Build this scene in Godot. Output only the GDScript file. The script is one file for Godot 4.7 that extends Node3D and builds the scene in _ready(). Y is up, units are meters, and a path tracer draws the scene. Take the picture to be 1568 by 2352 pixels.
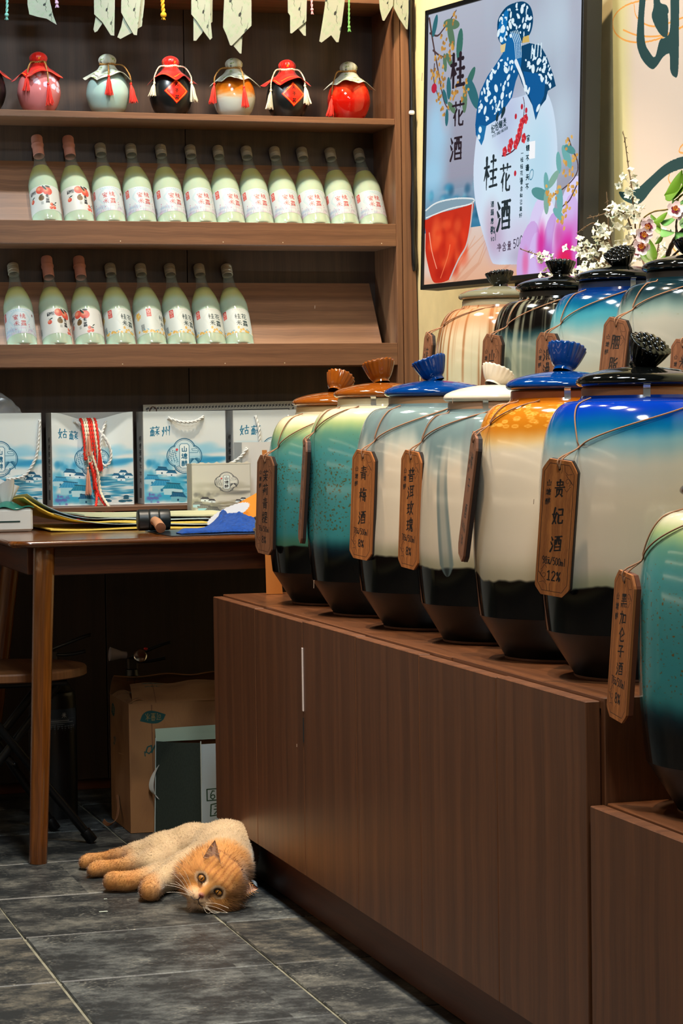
extends Node3D
# A small rice wine shop: a walnut display wall, a table, a row of glazed wine jars on low cabinets, and a ginger cat on the slate floor. Metres, y up.

var used := {}
var mats := {}
var rng := RandomNumberGenerator.new()

const WALL_X := 2.215      # the yellow right-hand wall
const BACK_Z := -6.76      # back panel of the display shelves
const FRONT_Z := -6.55     # their front
const CEIL := 2.95


func _ready() -> void:
	rng.seed = 20
	# ---- camera, surroundings, lights
	var cam := Camera3D.new()
	cam.name = "camera"
	add_child(cam)
	cam.transform = Transform3D(Basis(Vector3(0.95698, -0.01380, 0.28883), Vector3(0.02436, 0.99923, -0.03292), Vector3(-0.28861, 0.03869, 0.95668)).orthonormalized(), Vector3(0, 1.02, 0))
	cam.fov = rad_to_deg(2.0 * atan(1176.0 / 5460.0))
	cam.near = 0.05
	cam.far = 60.0
	cam.current = true
	var env := Environment.new()
	env.background_mode = Environment.BG_COLOR
	env.background_color = Color(0.02, 0.022, 0.025)
	env.tonemap_mode = Environment.TONE_MAPPER_LINEAR
	env.tonemap_exposure = 1.16
	env.sdfgi_enabled = true
	env.ssao_enabled = true
	env.ssil_enabled = true
	var we := WorldEnvironment.new()
	we.name = "surroundings"
	we.environment = env
	add_child(we)
	var warm := Color(1.0, 0.90, 0.77)
	var cool := Color(0.93, 0.98, 1.0)
	round_panel(Vector3(0.95, CEIL - 0.03, -1.9), 0.22, 2.8, cool, "round white ceiling panel lamp nearest the shop front")
	round_panel(Vector3(0.95, CEIL - 0.03, -3.5), 0.22, 2.7, cool, "round white ceiling panel lamp over the middle of the aisle")
	round_panel(Vector3(0.95, CEIL - 0.03, -5.1), 0.22, 1.6, cool, "round white ceiling panel lamp before the table")
	spot(Vector3(1.05, CEIL - 0.1, -3.0), Vector3(1.5, 0.9, -3.3), 3.6, 34.0, warm, "nearest the viewer above the jars")
	spot(Vector3(1.05, CEIL - 0.1, -4.2), Vector3(1.5, 0.9, -4.3), 3.6, 34.0, warm, "over the middle of the jar row")
	spot(Vector3(1.15, CEIL - 0.1, -5.2), Vector3(1.6, 0.9, -5.1), 3.6, 34.0, warm, "over the far end of the jar row")
	spot(Vector3(1.0, CEIL - 0.06, -5.92), Vector3(1.25, 1.9, -6.62), 1.3, 38.0, cool, "before the left half of the display unit")
	spot(Vector3(1.62, CEIL - 0.06, -5.92), Vector3(1.85, 1.9, -6.62), 2.0, 38.0, warm, "before the right half of the display unit")
	spot(Vector3(1.72, CEIL - 0.06, -6.0), Vector3(2.2, 1.75, -6.15), 1.1, 40.0, warm, "close to the wall between the shelves and the screen")
	spot(Vector3(1.62, CEIL - 0.06, -4.65), Vector3(2.2, 1.75, -4.7), 1.2, 40.0, warm, "close to the wall before the lettered board")
	build_materials()
	build_room()
	build_shelves()
	build_cabinets()
	build_table()
	build_jars()
	build_screen()
	build_bottles()
	build_top_shelf()
	build_bags()
	build_under_table()
	build_cat()
	build_flowers()
	build_table_things()
	build_small_things()


func build_materials() -> void:
	var walnut := wood_tex(512, 512, Color(0.505, 0.352, 0.245), Color(0.375, 0.25, 0.172), 3, 0.7)
	mats.shelf = M(Color.WHITE, 0.42, walnut, {"uv1_scale": Vector3(2.6, 0.9, 1)})
	var cab := wood_tex(512, 512, Color(0.43, 0.262, 0.155), Color(0.32, 0.188, 0.108), 8, 0.7)
	mats.cabinet = M(Color.WHITE, 0.40, cab, {"uv1_scale": Vector3(2.4, 0.8, 1)})
	mats.cabinet_top = M(Color.WHITE, 0.30, cab, {"uv1_scale": Vector3(2.4, 0.8, 1)})
	mats.plinth = M(Color(0.86, 0.76, 0.72), 0.45, cab, {"uv1_scale": Vector3(2.4, 0.8, 1)})
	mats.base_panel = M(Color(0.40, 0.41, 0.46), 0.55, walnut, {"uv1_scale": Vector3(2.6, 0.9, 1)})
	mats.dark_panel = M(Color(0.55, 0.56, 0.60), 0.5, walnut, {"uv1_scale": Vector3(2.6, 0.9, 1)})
	mats.edge = M(Color(0.56, 0.40, 0.30), 0.4)
	var tbl := wood_tex(384, 384, Color(0.52, 0.295, 0.095), Color(0.31, 0.16, 0.045), 21, 0.8)
	mats.table = M(Color.WHITE, 0.22, tbl, {"uv1_scale": Vector3(3.0, 0.9, 1), "clearcoat_enabled": true, "clearcoat": 0.5, "clearcoat_roughness": 0.1})
	mats.apron = M(Color(0.75, 0.68, 0.66), 0.4, tbl, {"uv1_scale": Vector3(3.0, 0.9, 1)})
	mats.wall = M(Color.WHITE, 0.85, plain_noise_tex(256, Color(0.91, 0.84, 0.63), 0.05, 0.03, 5), {"uv1_triplanar": true, "uv1_world_triplanar": true, "uv1_scale": Vector3(1, 1, 1)})
	mats.plaster = M(Color(0.80, 0.78, 0.74), 0.9)
	mats.grout = M(Color(0.50, 0.49, 0.43), 0.9, plain_noise_tex(128, Color(0.95, 0.95, 0.93), 0.35, 0.05, 9), {"uv1_triplanar": true, "uv1_world_triplanar": true, "uv1_scale": Vector3(3, 3, 3)})
	for k in 3:
		mats["slate%d" % k] = M(Color.WHITE, 0.46, slate_tex(40 + k * 11, [0.0, 0.5, 1.0][k]), {"uv1_scale": Vector3(1.6, 1.6, 1), "metallic_specular": 0.45})
	mats.twine = M(Color(0.56, 0.40, 0.29), 0.9)
	mats.black_metal = M(Color(0.05, 0.055, 0.06), 0.35, null, {"metallic": 0.5})
	mats.black = M(Color(0.03, 0.032, 0.035), 0.4)
	mats.chrome = M(Color(0.93, 0.92, 0.90), 0.16, null, {"metallic": 1.0})
	mats.silk_red = M(Color(0.86, 0.13, 0.08), 0.38, null, {"rim_enabled": true, "rim": 0.4})
	mats.red_thread = M(Color(0.88, 0.16, 0.08), 0.6)
	mats.cream_thread = M(Color(0.90, 0.85, 0.74), 0.65)
	mats.pink_thread = M(Color(0.90, 0.62, 0.50), 0.65)
	mats.gold_cord = M(Color(0.62, 0.45, 0.22), 0.45, null, {"metallic": 0.3})
	mats.white_cord = M(Color(0.86, 0.86, 0.84), 0.6)
	mats.led = M(Color.BLACK, 0.5, null, {"emission_enabled": true, "emission": Color(0.85, 0.97, 1.0), "emission_energy_multiplier": 4.0})


func build_room() -> void:
	var m := MB.new()
	m.box(Vector3(0.0, -0.055, -2.7), Vector3(4.6, 0.1, 8.9), 0.002, 2)
	var floor_ := structure("floor", m, mats.grout)
	# slate tiles, 41 by 40 cm with worn joints
	var tiles := []
	for k in 4:
		var q := MB.new()
		q.box(Vector3.ZERO, Vector3(0.4035, 0.012, 0.3915), 0.0022, 2, Vector2(0.13 * k, 0.37 * k))
		tiles.append(q.done())
	var zi := 0
	var z := -4.4835 - 0.397 * 5
	while z < 1.5:
		for xi in range(-7, 3):
			var x := 0.944 + 0.4095 * xi
			if x > 1.45 or x < -2.0:
				continue
			var o := mesh("tile", tiles[rng.randi() % 4], mats["slate%d" % [0, 0, 1, 1, 2, 0][rng.randi() % 6]], floor_)
			o.position = Vector3(x + rng.randf_range(-0.001, 0.001), -0.006 - rng.randf() * 0.0006, z + rng.randf_range(-0.001, 0.001))
			o.rotation = Vector3(rng.randfn() * 0.0008, PI * (rng.randi() % 2), rng.randfn() * 0.0008)
		z += 0.397
	m = MB.new()
	m.box(Vector3(WALL_X + 0.05, 1.45, -2.7), Vector3(0.1, 3.1, 8.9), 0.002)
	structure("wall_right", m, mats.wall)
	m = MB.new()
	m.box(Vector3(0, 1.45, -6.96), Vector3(4.7, 3.1, 0.1), 0.002)
	structure("wall_back", m, mats.plaster)
	m = MB.new()
	m.box(Vector3(-2.25, 1.45, -2.7), Vector3(0.1, 3.1, 8.9), 0.002)
	structure("wall_left", m, mats.wall)
	m = MB.new()
	m.box(Vector3(0, 1.45, 1.7), Vector3(4.7, 3.1, 0.1), 0.002)
	structure("wall_front", m, mats.plaster)
	m = MB.new()
	m.box(Vector3(0, CEIL + 0.05, -2.7), Vector3(4.7, 0.1, 8.9), 0.002)
	structure("ceiling", m, M(Color(0.24, 0.23, 0.22), 0.9))
	# the display wall across the aisle, whose lit rows shine in the jars
	var t := thing("lit_display_shelf", "walnut display shelf with lit rows on the left wall across the aisle", "shelf", Vector3(-2.2, 0, -3.2))
	boxed("back_panel", Vector3(0.01, 1.2, 0), Vector3(0.02, 2.3, 5.6), mats.shelf, t)
	for k in 5:
		boxed("shelf_board", Vector3(0.15, 0.45 + k * 0.40, 0), Vector3(0.26, 0.02, 5.6), mats.shelf, t, 0.0015, 2)
		boxed("led_strip", Vector3(0.06, 0.432 + k * 0.40, 0), Vector3(0.012, 0.008, 5.5), M(Color.BLACK, 0.5, null, {"emission_enabled": true, "emission": Color(1.0, 0.9, 0.75), "emission_energy_multiplier": 8.0}), t)
		if k > 0:
			var l := AreaLight3D.new()
			l.name = "strip_lamp"
			l.area_size = Vector2(5.5, 0.012)
			l.light_energy = 0.28
			l.light_color = Color(1.0, 0.9, 0.75)
			l.shadow_enabled = true
			t.add_child(l, true)
			l.position = Vector3(0.068, 0.424 + k * 0.40, 0)
			l.basis = Basis.looking_at(Vector3(0.55, -0.83, 0), Vector3.UP)
	for s in [-1, 1]:
		boxed("side_panel", Vector3(0.15, 1.2, 2.81 * s), Vector3(0.28, 2.3, 0.02), mats.shelf, t)
	var bm := MB.new()
	bm.lathe(smooth2([Vector2(0.0, 0.0), Vector2(0.038, 0.0), Vector2(0.04, 0.01), Vector2(0.04, 0.15), Vector2(0.03, 0.19), Vector2(0.014, 0.23), Vector2(0.013, 0.28), Vector2(0.0, 0.281)], 2), 12, 60)
	var shapes := bm.done()
	var cols := [M(Color(0.85, 0.82, 0.70), 0.15), M(Color(0.72, 0.30, 0.14), 0.12), M(Color(0.84, 0.66, 0.30), 0.12), M(Color(0.45, 0.58, 0.52), 0.15)]
	for k in 4:
		var mm := MultiMesh.new()
		mm.transform_format = MultiMesh.TRANSFORM_3D
		mm.mesh = shapes
		mm.instance_count = 24
		for i in 24:
			mm.set_instance_transform(i, Transform3D(Basis(), Vector3(0.17, 0.461 + (1 + (i + k) % 3) * 0.40, -2.5 + (i * 4 + k) * 0.053)))
		var b := MultiMeshInstance3D.new()
		b.name = "bottle_row"
		b.multimesh = mm
		b.material_override = cols[k]
		b.set_meta("kind", "stuff")
		t.add_child(b, true)


func build_shelves() -> void:
	var x0 := 0.35
	var x1 := 2.150
	var w := x1 - x0
	var cx := (x0 + x1) * 0.5
	var d := FRONT_Z - BACK_Z
	var cz := (FRONT_Z + BACK_Z) * 0.5
	var t := thing("wall_display_unit", "tall walnut display unit with lit bottle shelves along the back wall", "shelf", Vector3.ZERO)
	# back panels, vertical grain, with a joint
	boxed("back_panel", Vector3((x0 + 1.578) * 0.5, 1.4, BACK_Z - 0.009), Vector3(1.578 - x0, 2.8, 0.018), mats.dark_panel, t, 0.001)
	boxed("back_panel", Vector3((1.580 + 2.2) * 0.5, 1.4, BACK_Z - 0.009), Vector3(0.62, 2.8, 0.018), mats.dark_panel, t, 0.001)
	boxed("side_panel", Vector3(x1 + 0.009, 1.4, cz), Vector3(0.018, 2.8, d), mats.shelf, t)
	var post := MB.new()
	post.prism(PackedVector2Array([Vector2(2.1695, 0.0), Vector2(2.212, 0.0), Vector2(2.2125, 1.25), Vector2(2.2060, 1.5), Vector2(2.1975, 1.75), Vector2(2.1945, 2.8), Vector2(2.1695, 2.8)]), d, Transform3D(Basis(), Vector3(0, 0, FRONT_Z + 0.002)), Rect2(2.1, 0, 0.385, 1.1))
	mesh("end_panel", post, mats.shelf, t)
	boxed("side_panel", Vector3(x0 - 0.009, 1.4, cz), Vector3(0.018, 2.8, d), mats.shelf, t)
	boxed("shelf_board", Vector3(cx, 2.224, cz), Vector3(w, 0.022, d), mats.shelf, t, 0.0015, 0)
	boxed("shelf_board", Vector3(cx, 1.8775, cz), Vector3(w, 0.0175, d), mats.shelf, t, 0.0015, 0)
	for y in [1.584, 1.2415]:
		var f := boxed("front_rail", Vector3(cx, y - 0.032, FRONT_Z - 0.009), Vector3(w, 0.064, 0.018), mats.shelf, t, 0.0015, 0)
		boxed("shelf_board", Vector3(cx, y - 0.056, cz - 0.01), Vector3(w, 0.016, d - 0.02), mats.shelf, t, 0.0015, 0)
		# the sloping board the bottles lie against
		var b := boxed("sloping_board", Vector3.ZERO, Vector3(2.124 - x0, 0.262, 0.012), mats.shelf, t, 0.001, 0)
		b.rotation.x = -deg_to_rad(33.0)
		b.position = Vector3((x0 + 2.124) * 0.5, y + 0.070, -6.668)
		var led := boxed("led_strip", Vector3(cx, y - 0.041, -6.574), Vector3(w - 0.06, 0.004, 0.008), mats.led, t, 0.0005)
		var l := AreaLight3D.new()
		l.name = "strip_lamp"
		l.area_size = Vector2(w - 0.06, 0.008)
		l.light_energy = 0.20
		l.light_color = Color(0.86, 0.97, 1.0)
		l.shadow_enabled = true
		t.add_child(l, true)
		l.position = Vector3(cx, y - 0.037, -6.574)
		l.basis = Basis.looking_at(Vector3(0, 0.9, -0.44).normalized(), Vector3.RIGHT) * Basis(Vector3.BACK, PI / 2)
		for k in 4:
			var s := MB.new()
			s.ball(Vector3.ZERO, Vector3(0.0016, 0.0016, 0.0006), 8, 5)
			mesh("screw_cap", s, M(Color(0.8, 0.72, 0.6), 0.5), t).position = Vector3(1.34 + k * 0.235 + 0.06 * (k % 2), y - 0.056, FRONT_Z)
	# the ledge and the closed base below it
	boxed("ledge", Vector3(cx, 0.783, -6.63), Vector3(w, 0.014, 0.27), mats.shelf, t, 0.0015, 0)
	boxed("ledge_rail", Vector3(cx, 0.735, -6.512), Vector3(w, 0.074, 0.018), mats.cabinet, t, 0.0015, 0)
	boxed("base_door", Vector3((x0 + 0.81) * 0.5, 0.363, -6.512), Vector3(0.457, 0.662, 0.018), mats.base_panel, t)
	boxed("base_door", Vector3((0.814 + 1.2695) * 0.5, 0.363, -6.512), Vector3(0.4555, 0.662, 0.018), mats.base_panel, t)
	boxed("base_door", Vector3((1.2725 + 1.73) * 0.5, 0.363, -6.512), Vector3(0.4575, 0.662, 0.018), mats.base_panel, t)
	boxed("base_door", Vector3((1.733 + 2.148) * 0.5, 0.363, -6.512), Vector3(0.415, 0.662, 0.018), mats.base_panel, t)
	boxed("plinth", Vector3(cx, 0.016, -6.54), Vector3(w, 0.032, 0.02), mats.plinth, t, 0.001, 0)
	# the black cable that runs down the corner, with its white clip
	var c := MB.new()
	c.tube(curve([Vector3(2.197, 2.75, -6.542), Vector3(2.196, 2.2, -6.541), Vector3(2.1985, 1.98, -6.541), Vector3(2.199, 1.85, -6.541), Vector3(2.200, 1.72, -6.541), Vector3(2.198, 1.62, -6.541), Vector3(2.1975, 1.54, -6.541), Vector3(2.2005, 1.475, -6.541), Vector3(2.203, 1.45, -6.546)], 6), [0.0075] + range(48).map(func(i): return 0.0068 + 0.0012 * sin(i * 0.5)), 10)
	var cb := mesh("cable", c, M(Color(0.025, 0.03, 0.04), 0.35))
	tag(cb, "thick black cable running down the corner beside the poster screen", "cable")
	var k := MB.new()
	k.box(Vector3.ZERO, Vector3(0.016, 0.012, 0.012), 0.003)
	var kc := mesh("cable_clip", k, M(Color(0.9, 0.9, 0.9), 0.4))
	kc.position = Vector3(2.1941, 1.9022, -6.5280)
	tag(kc, "white plastic clip holding the black cable in the corner", "clip")


func build_cabinets() -> void:
	var edges := [Vector3(1.2960, 0.6161, -5.3408).z, Vector3(1.2960, 0.6160, -4.9640).z, Vector3(1.2960, 0.6141, -4.5883).z, Vector3(1.2960, 0.6146, -4.2256).z, Vector3(1.2960, 0.6142, -3.8552).z, Vector3(1.2960, 0.6144, -3.4785).z, Vector3(1.2960, 0.6165, -3.1161).z]
	var t := thing("low_cabinet", "long low walnut cabinet of six tall doors carrying the front row of jars", "cabinet")
	var a: float = edges[0]
	var b: float = edges[6]
	for k in 6:
		var z0: float = edges[k] + (0.0 if k == 0 else 0.0012)
		var z1: float = edges[k + 1] - (0.0 if k == 5 else 0.0012)
		var top: float = [0.6165, 0.6155, 0.6175, 0.6165, 0.6150, 0.6165][k]
		boxed("door", Vector3(1.307, (top + 0.102) * 0.5, (z0 + z1) * 0.5), Vector3(0.022, top - 0.102, z1 - z0), mats.cabinet, t, 0.0012)
	boxed("carcass", Vector3(1.505, 0.352, (a + b) * 0.5 - 0.003), Vector3(0.368, 0.503, b - a - 0.01), mats.plinth, t)
	boxed("top", Vector3(1.505, 0.6125, (a + 0.0 - 3.75) * 0.5 - 0.004), Vector3(0.370, 0.017, -3.75 - a - 0.003), mats.cabinet_top, t, 0.0015, 2)
	boxed("top", Vector3(1.505, 0.6130, (b - 3.748) * 0.5), Vector3(0.370, 0.018, b + 3.748), mats.cabinet_top, t, 0.0015, 2)
	boxed("end_panel", Vector3(1.506, 0.361, b + 0.004), Vector3(0.372, 0.522, 0.014), mats.cabinet, t)
	boxed("plinth", Vector3(1.345, 0.051, (a + b) * 0.5 + 0.02), Vector3(0.02, 0.101, b - a - 0.1), mats.plinth, t, 0.001, 2)
	# pale strip where the edging has come off the second joint, and a scrap of dark label under it
	boxed("edge_strip", Vector3(1.2952, 0.500, edges[2] + 0.0015), Vector3(0.0016, 0.128, 0.0075), M(Color(0.86, 0.80, 0.78), 0.6), t, 0.0004)
	boxed("label_scrap", Vector3(1.2955, 0.398, edges[2] + 0.001), Vector3(0.001, 0.05, 0.005), M(Color(0.08, 0.12, 0.14), 0.5), t, 0.0003)
	# scratches
	for q in [[0.262, -4.55, 0.03, 0.35], [0.245, -4.545, 0.016, 0.1], [0.40, -4.10, 0.014, 0.3], [0.33, -4.62, 0.006, 0.2], [0.36, -4.64, 0.006, 0.0], [0.27, -3.88, 0.012, 0.5], [0.30, -3.8, 0.008, 0.2], [0.21, -3.22, 0.012, 0.9], [0.22, -3.42, 0.008, 0.2], [0.12, -4.95, 0.006, 0.6]]:
		var s := boxed("scratch", Vector3(1.2958, q[0], q[1]), Vector3(0.0008, q[2], 0.0014), M(Color(0.72, 0.62, 0.54), 0.7), t, 0.0002)
		s.rotation.x = q[3]
	# the stepped base of the back row
	var u := thing("raised_cabinet", "taller walnut plinth cabinet behind, carrying the back row of jars", "cabinet")
	boxed("carcass", Vector3(1.952, 0.41, -4.15), Vector3(0.500, 0.82, 2.40), mats.cabinet, u)
	boxed("top", Vector3(1.952, 0.831, -4.15), Vector3(0.504, 0.018, 2.40), mats.cabinet_top, u, 0.0015, 2)
	# the lower cabinet in front
	var v := thing("lower_cabinet", "lower walnut cabinet in the right foreground under the green jar", "cabinet")
	var z0: float = Vector3(1.2960, 0.4712, -3.1039).z
	boxed("door", Vector3(1.307, 0.286, z0 + 0.225), Vector3(0.022, 0.368, 0.45), mats.cabinet, v)
	boxed("door", Vector3(1.307, 0.286, z0 + 0.6775), Vector3(0.022, 0.368, 0.452), mats.cabinet, v)
	boxed("carcass", Vector3(1.505, 0.276, z0 + 0.463), Vector3(0.366, 0.352, 0.88), mats.plinth, v)
	boxed("top", Vector3(1.508, 0.4640, z0 + 0.455), Vector3(0.376, 0.018, 0.90), mats.cabinet_top, v, 0.0015, 2)
	boxed("plinth", Vector3(1.345, 0.051, z0 + 0.46), Vector3(0.02, 0.101, 0.85), mats.plinth, v, 0.001, 2)


func build_table() -> void:
	var t := thing("wooden_table", "dark brown wooden table with round splayed legs in front of the display wall", "table")
	var top := MB.new()
	# rounded corners and a bullnose edge
	var x0 := 0.842
	var x1 := 2.05
	var z0 := -6.47
	var z1 := -5.42
	var rows := []
	for s in [[0.012, 0.7360], [0.003, 0.7375], [0.0, 0.7425], [0.0, 0.7465], [0.003, 0.7510], [0.010, 0.7525]]:
		var row := PackedVector3Array()
		var r := 0.05
		for q in [[x1 - r, z1 - r, 0.0], [x1 - r, z0 + r, 90.0], [x0 + r, z0 + r, 180.0], [x0 + r, z1 - r, 270.0]]:
			for k in 7:
				var a := deg_to_rad(q[2] + 15.0 * k)
				row.append(Vector3(q[0], s[1], q[1]) + Vector3(sin(a), 0, cos(a)) * (r - s[0]))
		row.append(row[0])
		rows.append(row)
	for q in [[0, true], [rows.size() - 1, false]]:
		var c := PackedVector3Array()
		for k in rows[0].size():
			c.append(Vector3((x0 + x1) * 0.5, rows[q[0]][0].y, (z0 + z1) * 0.5))
		if q[1]:
			rows.push_front(c)
		else:
			rows.push_back(c)
	top.grid(rows, true)
	for k in top.v.size():
		top.uv[k] = Vector2(top.v[k].z, top.v[k].x)
	mesh("top", top, mats.table, t)
	boxed("apron", Vector3(1.46, 0.7025, -5.475), Vector3(1.06, 0.067, 0.02), mats.apron, t, 0.002, 0)
	boxed("apron", Vector3(0.905, 0.7025, -5.95), Vector3(0.02, 0.067, 0.86), mats.apron, t, 0.002, 2)
	boxed("apron", Vector3(1.46, 0.7025, -6.41), Vector3(1.06, 0.067, 0.02), mats.apron, t, 0.002, 0)
	for q in [[Vector3(0.928, 0.736, -5.475), Vector3(0.899, 0.0, -5.470)], [Vector3(1.003, 0.736, -6.39), Vector3(0.915, 0.0, -6.42)], [Vector3(1.99, 0.736, -5.475), Vector3(2.02, 0.0, -5.47)], [Vector3(1.99, 0.736, -6.39), Vector3(2.02, 0.0, -6.42)]]:
		var m := MB.new()
		var p := []
		var r := []
		for k in 13:
			p.append(q[0].lerp(q[1], k / 12.0))
			r.append(lerpf(0.0255, 0.0212, k / 12.0))
		m.tube(p, r, 28)
		for k in m.uv.size():
			m.uv[k] = Vector2(m.uv[k].x * 0.1, m.uv[k].y * 0.7)
		mesh("leg", m, mats.table, t)


func build_jars() -> void:
	var cream := Color(0.80, 0.765, 0.69)
	var beige := Color(0.775, 0.715, 0.635)
	var black := Color(0.018, 0.019, 0.021)
	var grey := Color(0.40, 0.475, 0.48)
	var teal := Color(0.21, 0.50, 0.515)
	var deep := Color(0.012, 0.09, 0.125)
	var green_jar := [[0.0, black, 0, 0], [0.275, deep, 0.05, 0.01], [0.335, teal, 0.09, 0.015], [0.60, Color(0.26, 0.53, 0.53), 0.3, 0.02], [0.80, Color(0.34, 0.52, 0.44), 0.12, 0.02], [0.865, Color(0.60, 0.66, 0.44), 0.07, 0.015], [0.91, Color(0.80, 0.76, 0.64), 0.06, 0.01]]
	var green_sharp := [[0.0, black, 0, 0], [0.305, Color(0.26, 0.44, 0.36), 0.012, 0.01], [0.345, teal, 0.07, 0.01], [0.60, Color(0.26, 0.53, 0.53), 0.3, 0.02], [0.80, Color(0.38, 0.54, 0.44), 0.12, 0.02], [0.855, Color(0.62, 0.67, 0.46), 0.06, 0.015], [0.90, Color(0.80, 0.76, 0.64), 0.06, 0.01]]
	var grey_jar := [[0.0, black, 0, 0], [0.318, Color(0.60, 0.58, 0.48), 0.012, 0.015], [0.36, beige, 0.08, 0.02], [0.74, Color(0.66, 0.67, 0.63), 0.10, 0.12], [0.80, grey, 0.10, 0.12], [0.94, Color(0.40, 0.48, 0.49), 0.08, 0.02]]
	var brown := [[0.0, black, 0, 0], [0.315, Color(0.66, 0.62, 0.52), 0.012, 0.035], [0.36, Color(0.80, 0.745, 0.655), 0.10, 0.02], [0.80, Color(0.82, 0.70, 0.50), 0.05, 0.015], [0.835, Color(0.68, 0.41, 0.09), 0.07, 0.015], [0.95, Color(0.62, 0.34, 0.06), 0.05, 0.01]]
	var blue := [[0.0, black, 0, 0], [0.322, Color(0.58, 0.58, 0.47), 0.01, 0.02], [0.36, beige, 0.08, 0.02], [0.68, Color(0.70, 0.68, 0.63), 0.14, 0.02], [0.78, Color(0.42, 0.58, 0.62), 0.10, 0.02], [0.845, Color(0.02, 0.36, 0.55), 0.06, 0.012], [0.90, Color(0.012, 0.19, 0.60), 0.07, 0.01], [0.955, Color(0.02, 0.17, 0.46), 0.03, 0.0]]
	var paint := []
	var r := RandomNumberGenerator.new()
	r.seed = 3
	for k in 260:
		paint.append([r.randf(), 0.865 + r.randf() * 0.08, 2.2 + r.randf() * 1.8, Color(0.86, 0.66, 0.32)])
	var caramel := M(Color(0.46, 0.235, 0.05), 0.07)
	var cobalt := M(Color(0.006, 0.18, 0.42), 0.07)
	var white := M(Color(0.80, 0.76, 0.69), 0.2)
	var jet := M(Color(0.020, 0.026, 0.026), 0.05)
	var pale := M(Color(0.40, 0.40, 0.33), 0.08)
	var y1 := 0.622
	var jz := [-4.979, -4.651, -4.312, -3.995, -3.664, -3.353]
	var jy := [Vector2(0.94, 0.970), Vector2(0.975, 1.0), Vector2(0.975, 0.995), Vector2(0.885, 0.965), Vector2(0.945, 1.0), Vector2(0.975, 1.0)]
	var bs := Vector2(0.93, 1.0)
	var ls := Vector2(0.97, 0.985)
	var at := []
	for k in 6:
		at.append(Vector3(1.49, y1, jz[k]))
	var tap_jar := jar(at[0], jy[0], glaze_tex(green_sharp, 11, {"speck": 1.0, "speck_color": Color(0.30, 0.27, 0.13), "size": 640}), Color(0.66, 0.56, 0.42), caramel, Vector3(-0.5, 0, -0.45), false, -99, "green speckled jar with chrome tap and brown lid, farthest of the front row")
	# its chrome tap
	var m := MB.new()
	m.lathe([Vector2(0.0, -0.0005), Vector2(0.0075, 0.0), Vector2(0.0095, 0.034), Vector2(0.0125, 0.0345), Vector2(0.0125, 0.041), Vector2(0.0085, 0.0415), Vector2(0.0085, 0.052), Vector2(0.0072, 0.053), Vector2(0.0072, 0.060), Vector2(0.0095, 0.0635), Vector2(0.0100, 0.066), Vector2(0.006, 0.068), Vector2(0.0, 0.068)], 24, 30)
	var tp := sub("tap", tap_jar, Vector3(-0.182, 0.130, -0.030))
	mesh("tap_body", m, mats.chrome, tp)
	m = MB.new()
	m.tube([Vector3(0.0, 0.022, 0), Vector3(0.05, 0.022, 0.004)], 0.0065, 20)
	m.tube([Vector3(0.012, 0.022, 0), Vector3(0.018, 0.022, 0.0)], 0.0085, 20)
	mesh("tap_pipe", m, mats.chrome, tp)
	jar(at[1], jy[1], glaze_tex(green_jar, 12, {"speck": 1.15, "speck_color": Color(0.30, 0.27, 0.13), "size": 640}), Color(0.72, 0.66, 0.54), caramel, Vector3(-0.30, 0, 0.05), false, -28.0, "green speckled jar with caramel brown lid and a steel clip, second from the table")
	jar(at[2], jy[2], glaze_tex(grey_jar, 13, {"streak": 0.55, "streak_color": Color(0.38, 0.43, 0.44), "streak_low": 0.62}), Color(0.60, 0.47, 0.35), cobalt, Vector3(-0.25, 0, 0.24), false, -99, "cream jar with grey blue shoulder and cobalt lid, third from the table")
	jar(at[3], jy[3], glaze_tex(grey_jar, 14, {"streak": 0.5, "streak_color": Color(0.38, 0.43, 0.44), "streak_low": 0.66, "size": 512, "runs": [[0.835, 0.015, 0.285, 0.90, Color(0.36, 0.42, 0.42)]]}), Color(0.66, 0.52, 0.42), white, Vector3(-0.2, 0, -0.45), false, -30.0, "cream jar with white lid and one long grey glaze run down its side")
	jar(at[4], jy[4], glaze_tex(brown, 15, {"paint": paint}), Color(0.50, 0.26, 0.09), cobalt, Vector3(-0.25, 0, -0.28), false, -18.0, "cream jar with caramel flowered shoulder and a bright blue lid")
	jar(at[5], jy[5], glaze_tex(blue, 16), Color(0.55, 0.33, 0.18), jet, Vector3(0.55, 0, -0.20), true, -18.0, "large cream jar with brilliant blue shoulder and black seed pod lid")
	var low := Vector3(1.482, 0.473, -2.965)
	jar(low, ls, glaze_tex(green_jar, 17, {"speck": 0.75, "speck_color": Color(0.42, 0.26, 0.10), "size": 640}), Color(0.40, 0.34, 0.27), M(Color(0.22, 0.08, 0.04), 0.1), Vector3(-0.2, 0, 0.2), false, -99, "green jar with brown lid on the lower cabinet, cut off by the right edge")
	# the back row
	var zb := [-4.988, -4.633, -4.312, -3.989, -3.66]
	var back := []
	for k in 5:
		back.append(Vector3(1.88, 0.840, zb[k]))
	var tan_ := Color(0.64, 0.50, 0.38)
	jar(back[0], bs, glaze_tex([[0.0, black, 0, 0], [0.32, Color(0.68, 0.67, 0.57), 0.02, 0.02], [0.72, Color(0.70, 0.66, 0.56), 0.2, 0.05], [0.86, tan_, 0.10, 0.03]], 21, {"streak": 0.8, "streak_color": Color(0.50, 0.30, 0.16), "streak_low": 0.34, "fine": 2.2, "at": -0.02}), Color(0.62, 0.60, 0.50), pale, Vector3(-0.1, 0, 0.05), true, 12.0, "beige jar with brown streaks and pale rim, at the far end of the back row", jet)
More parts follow.
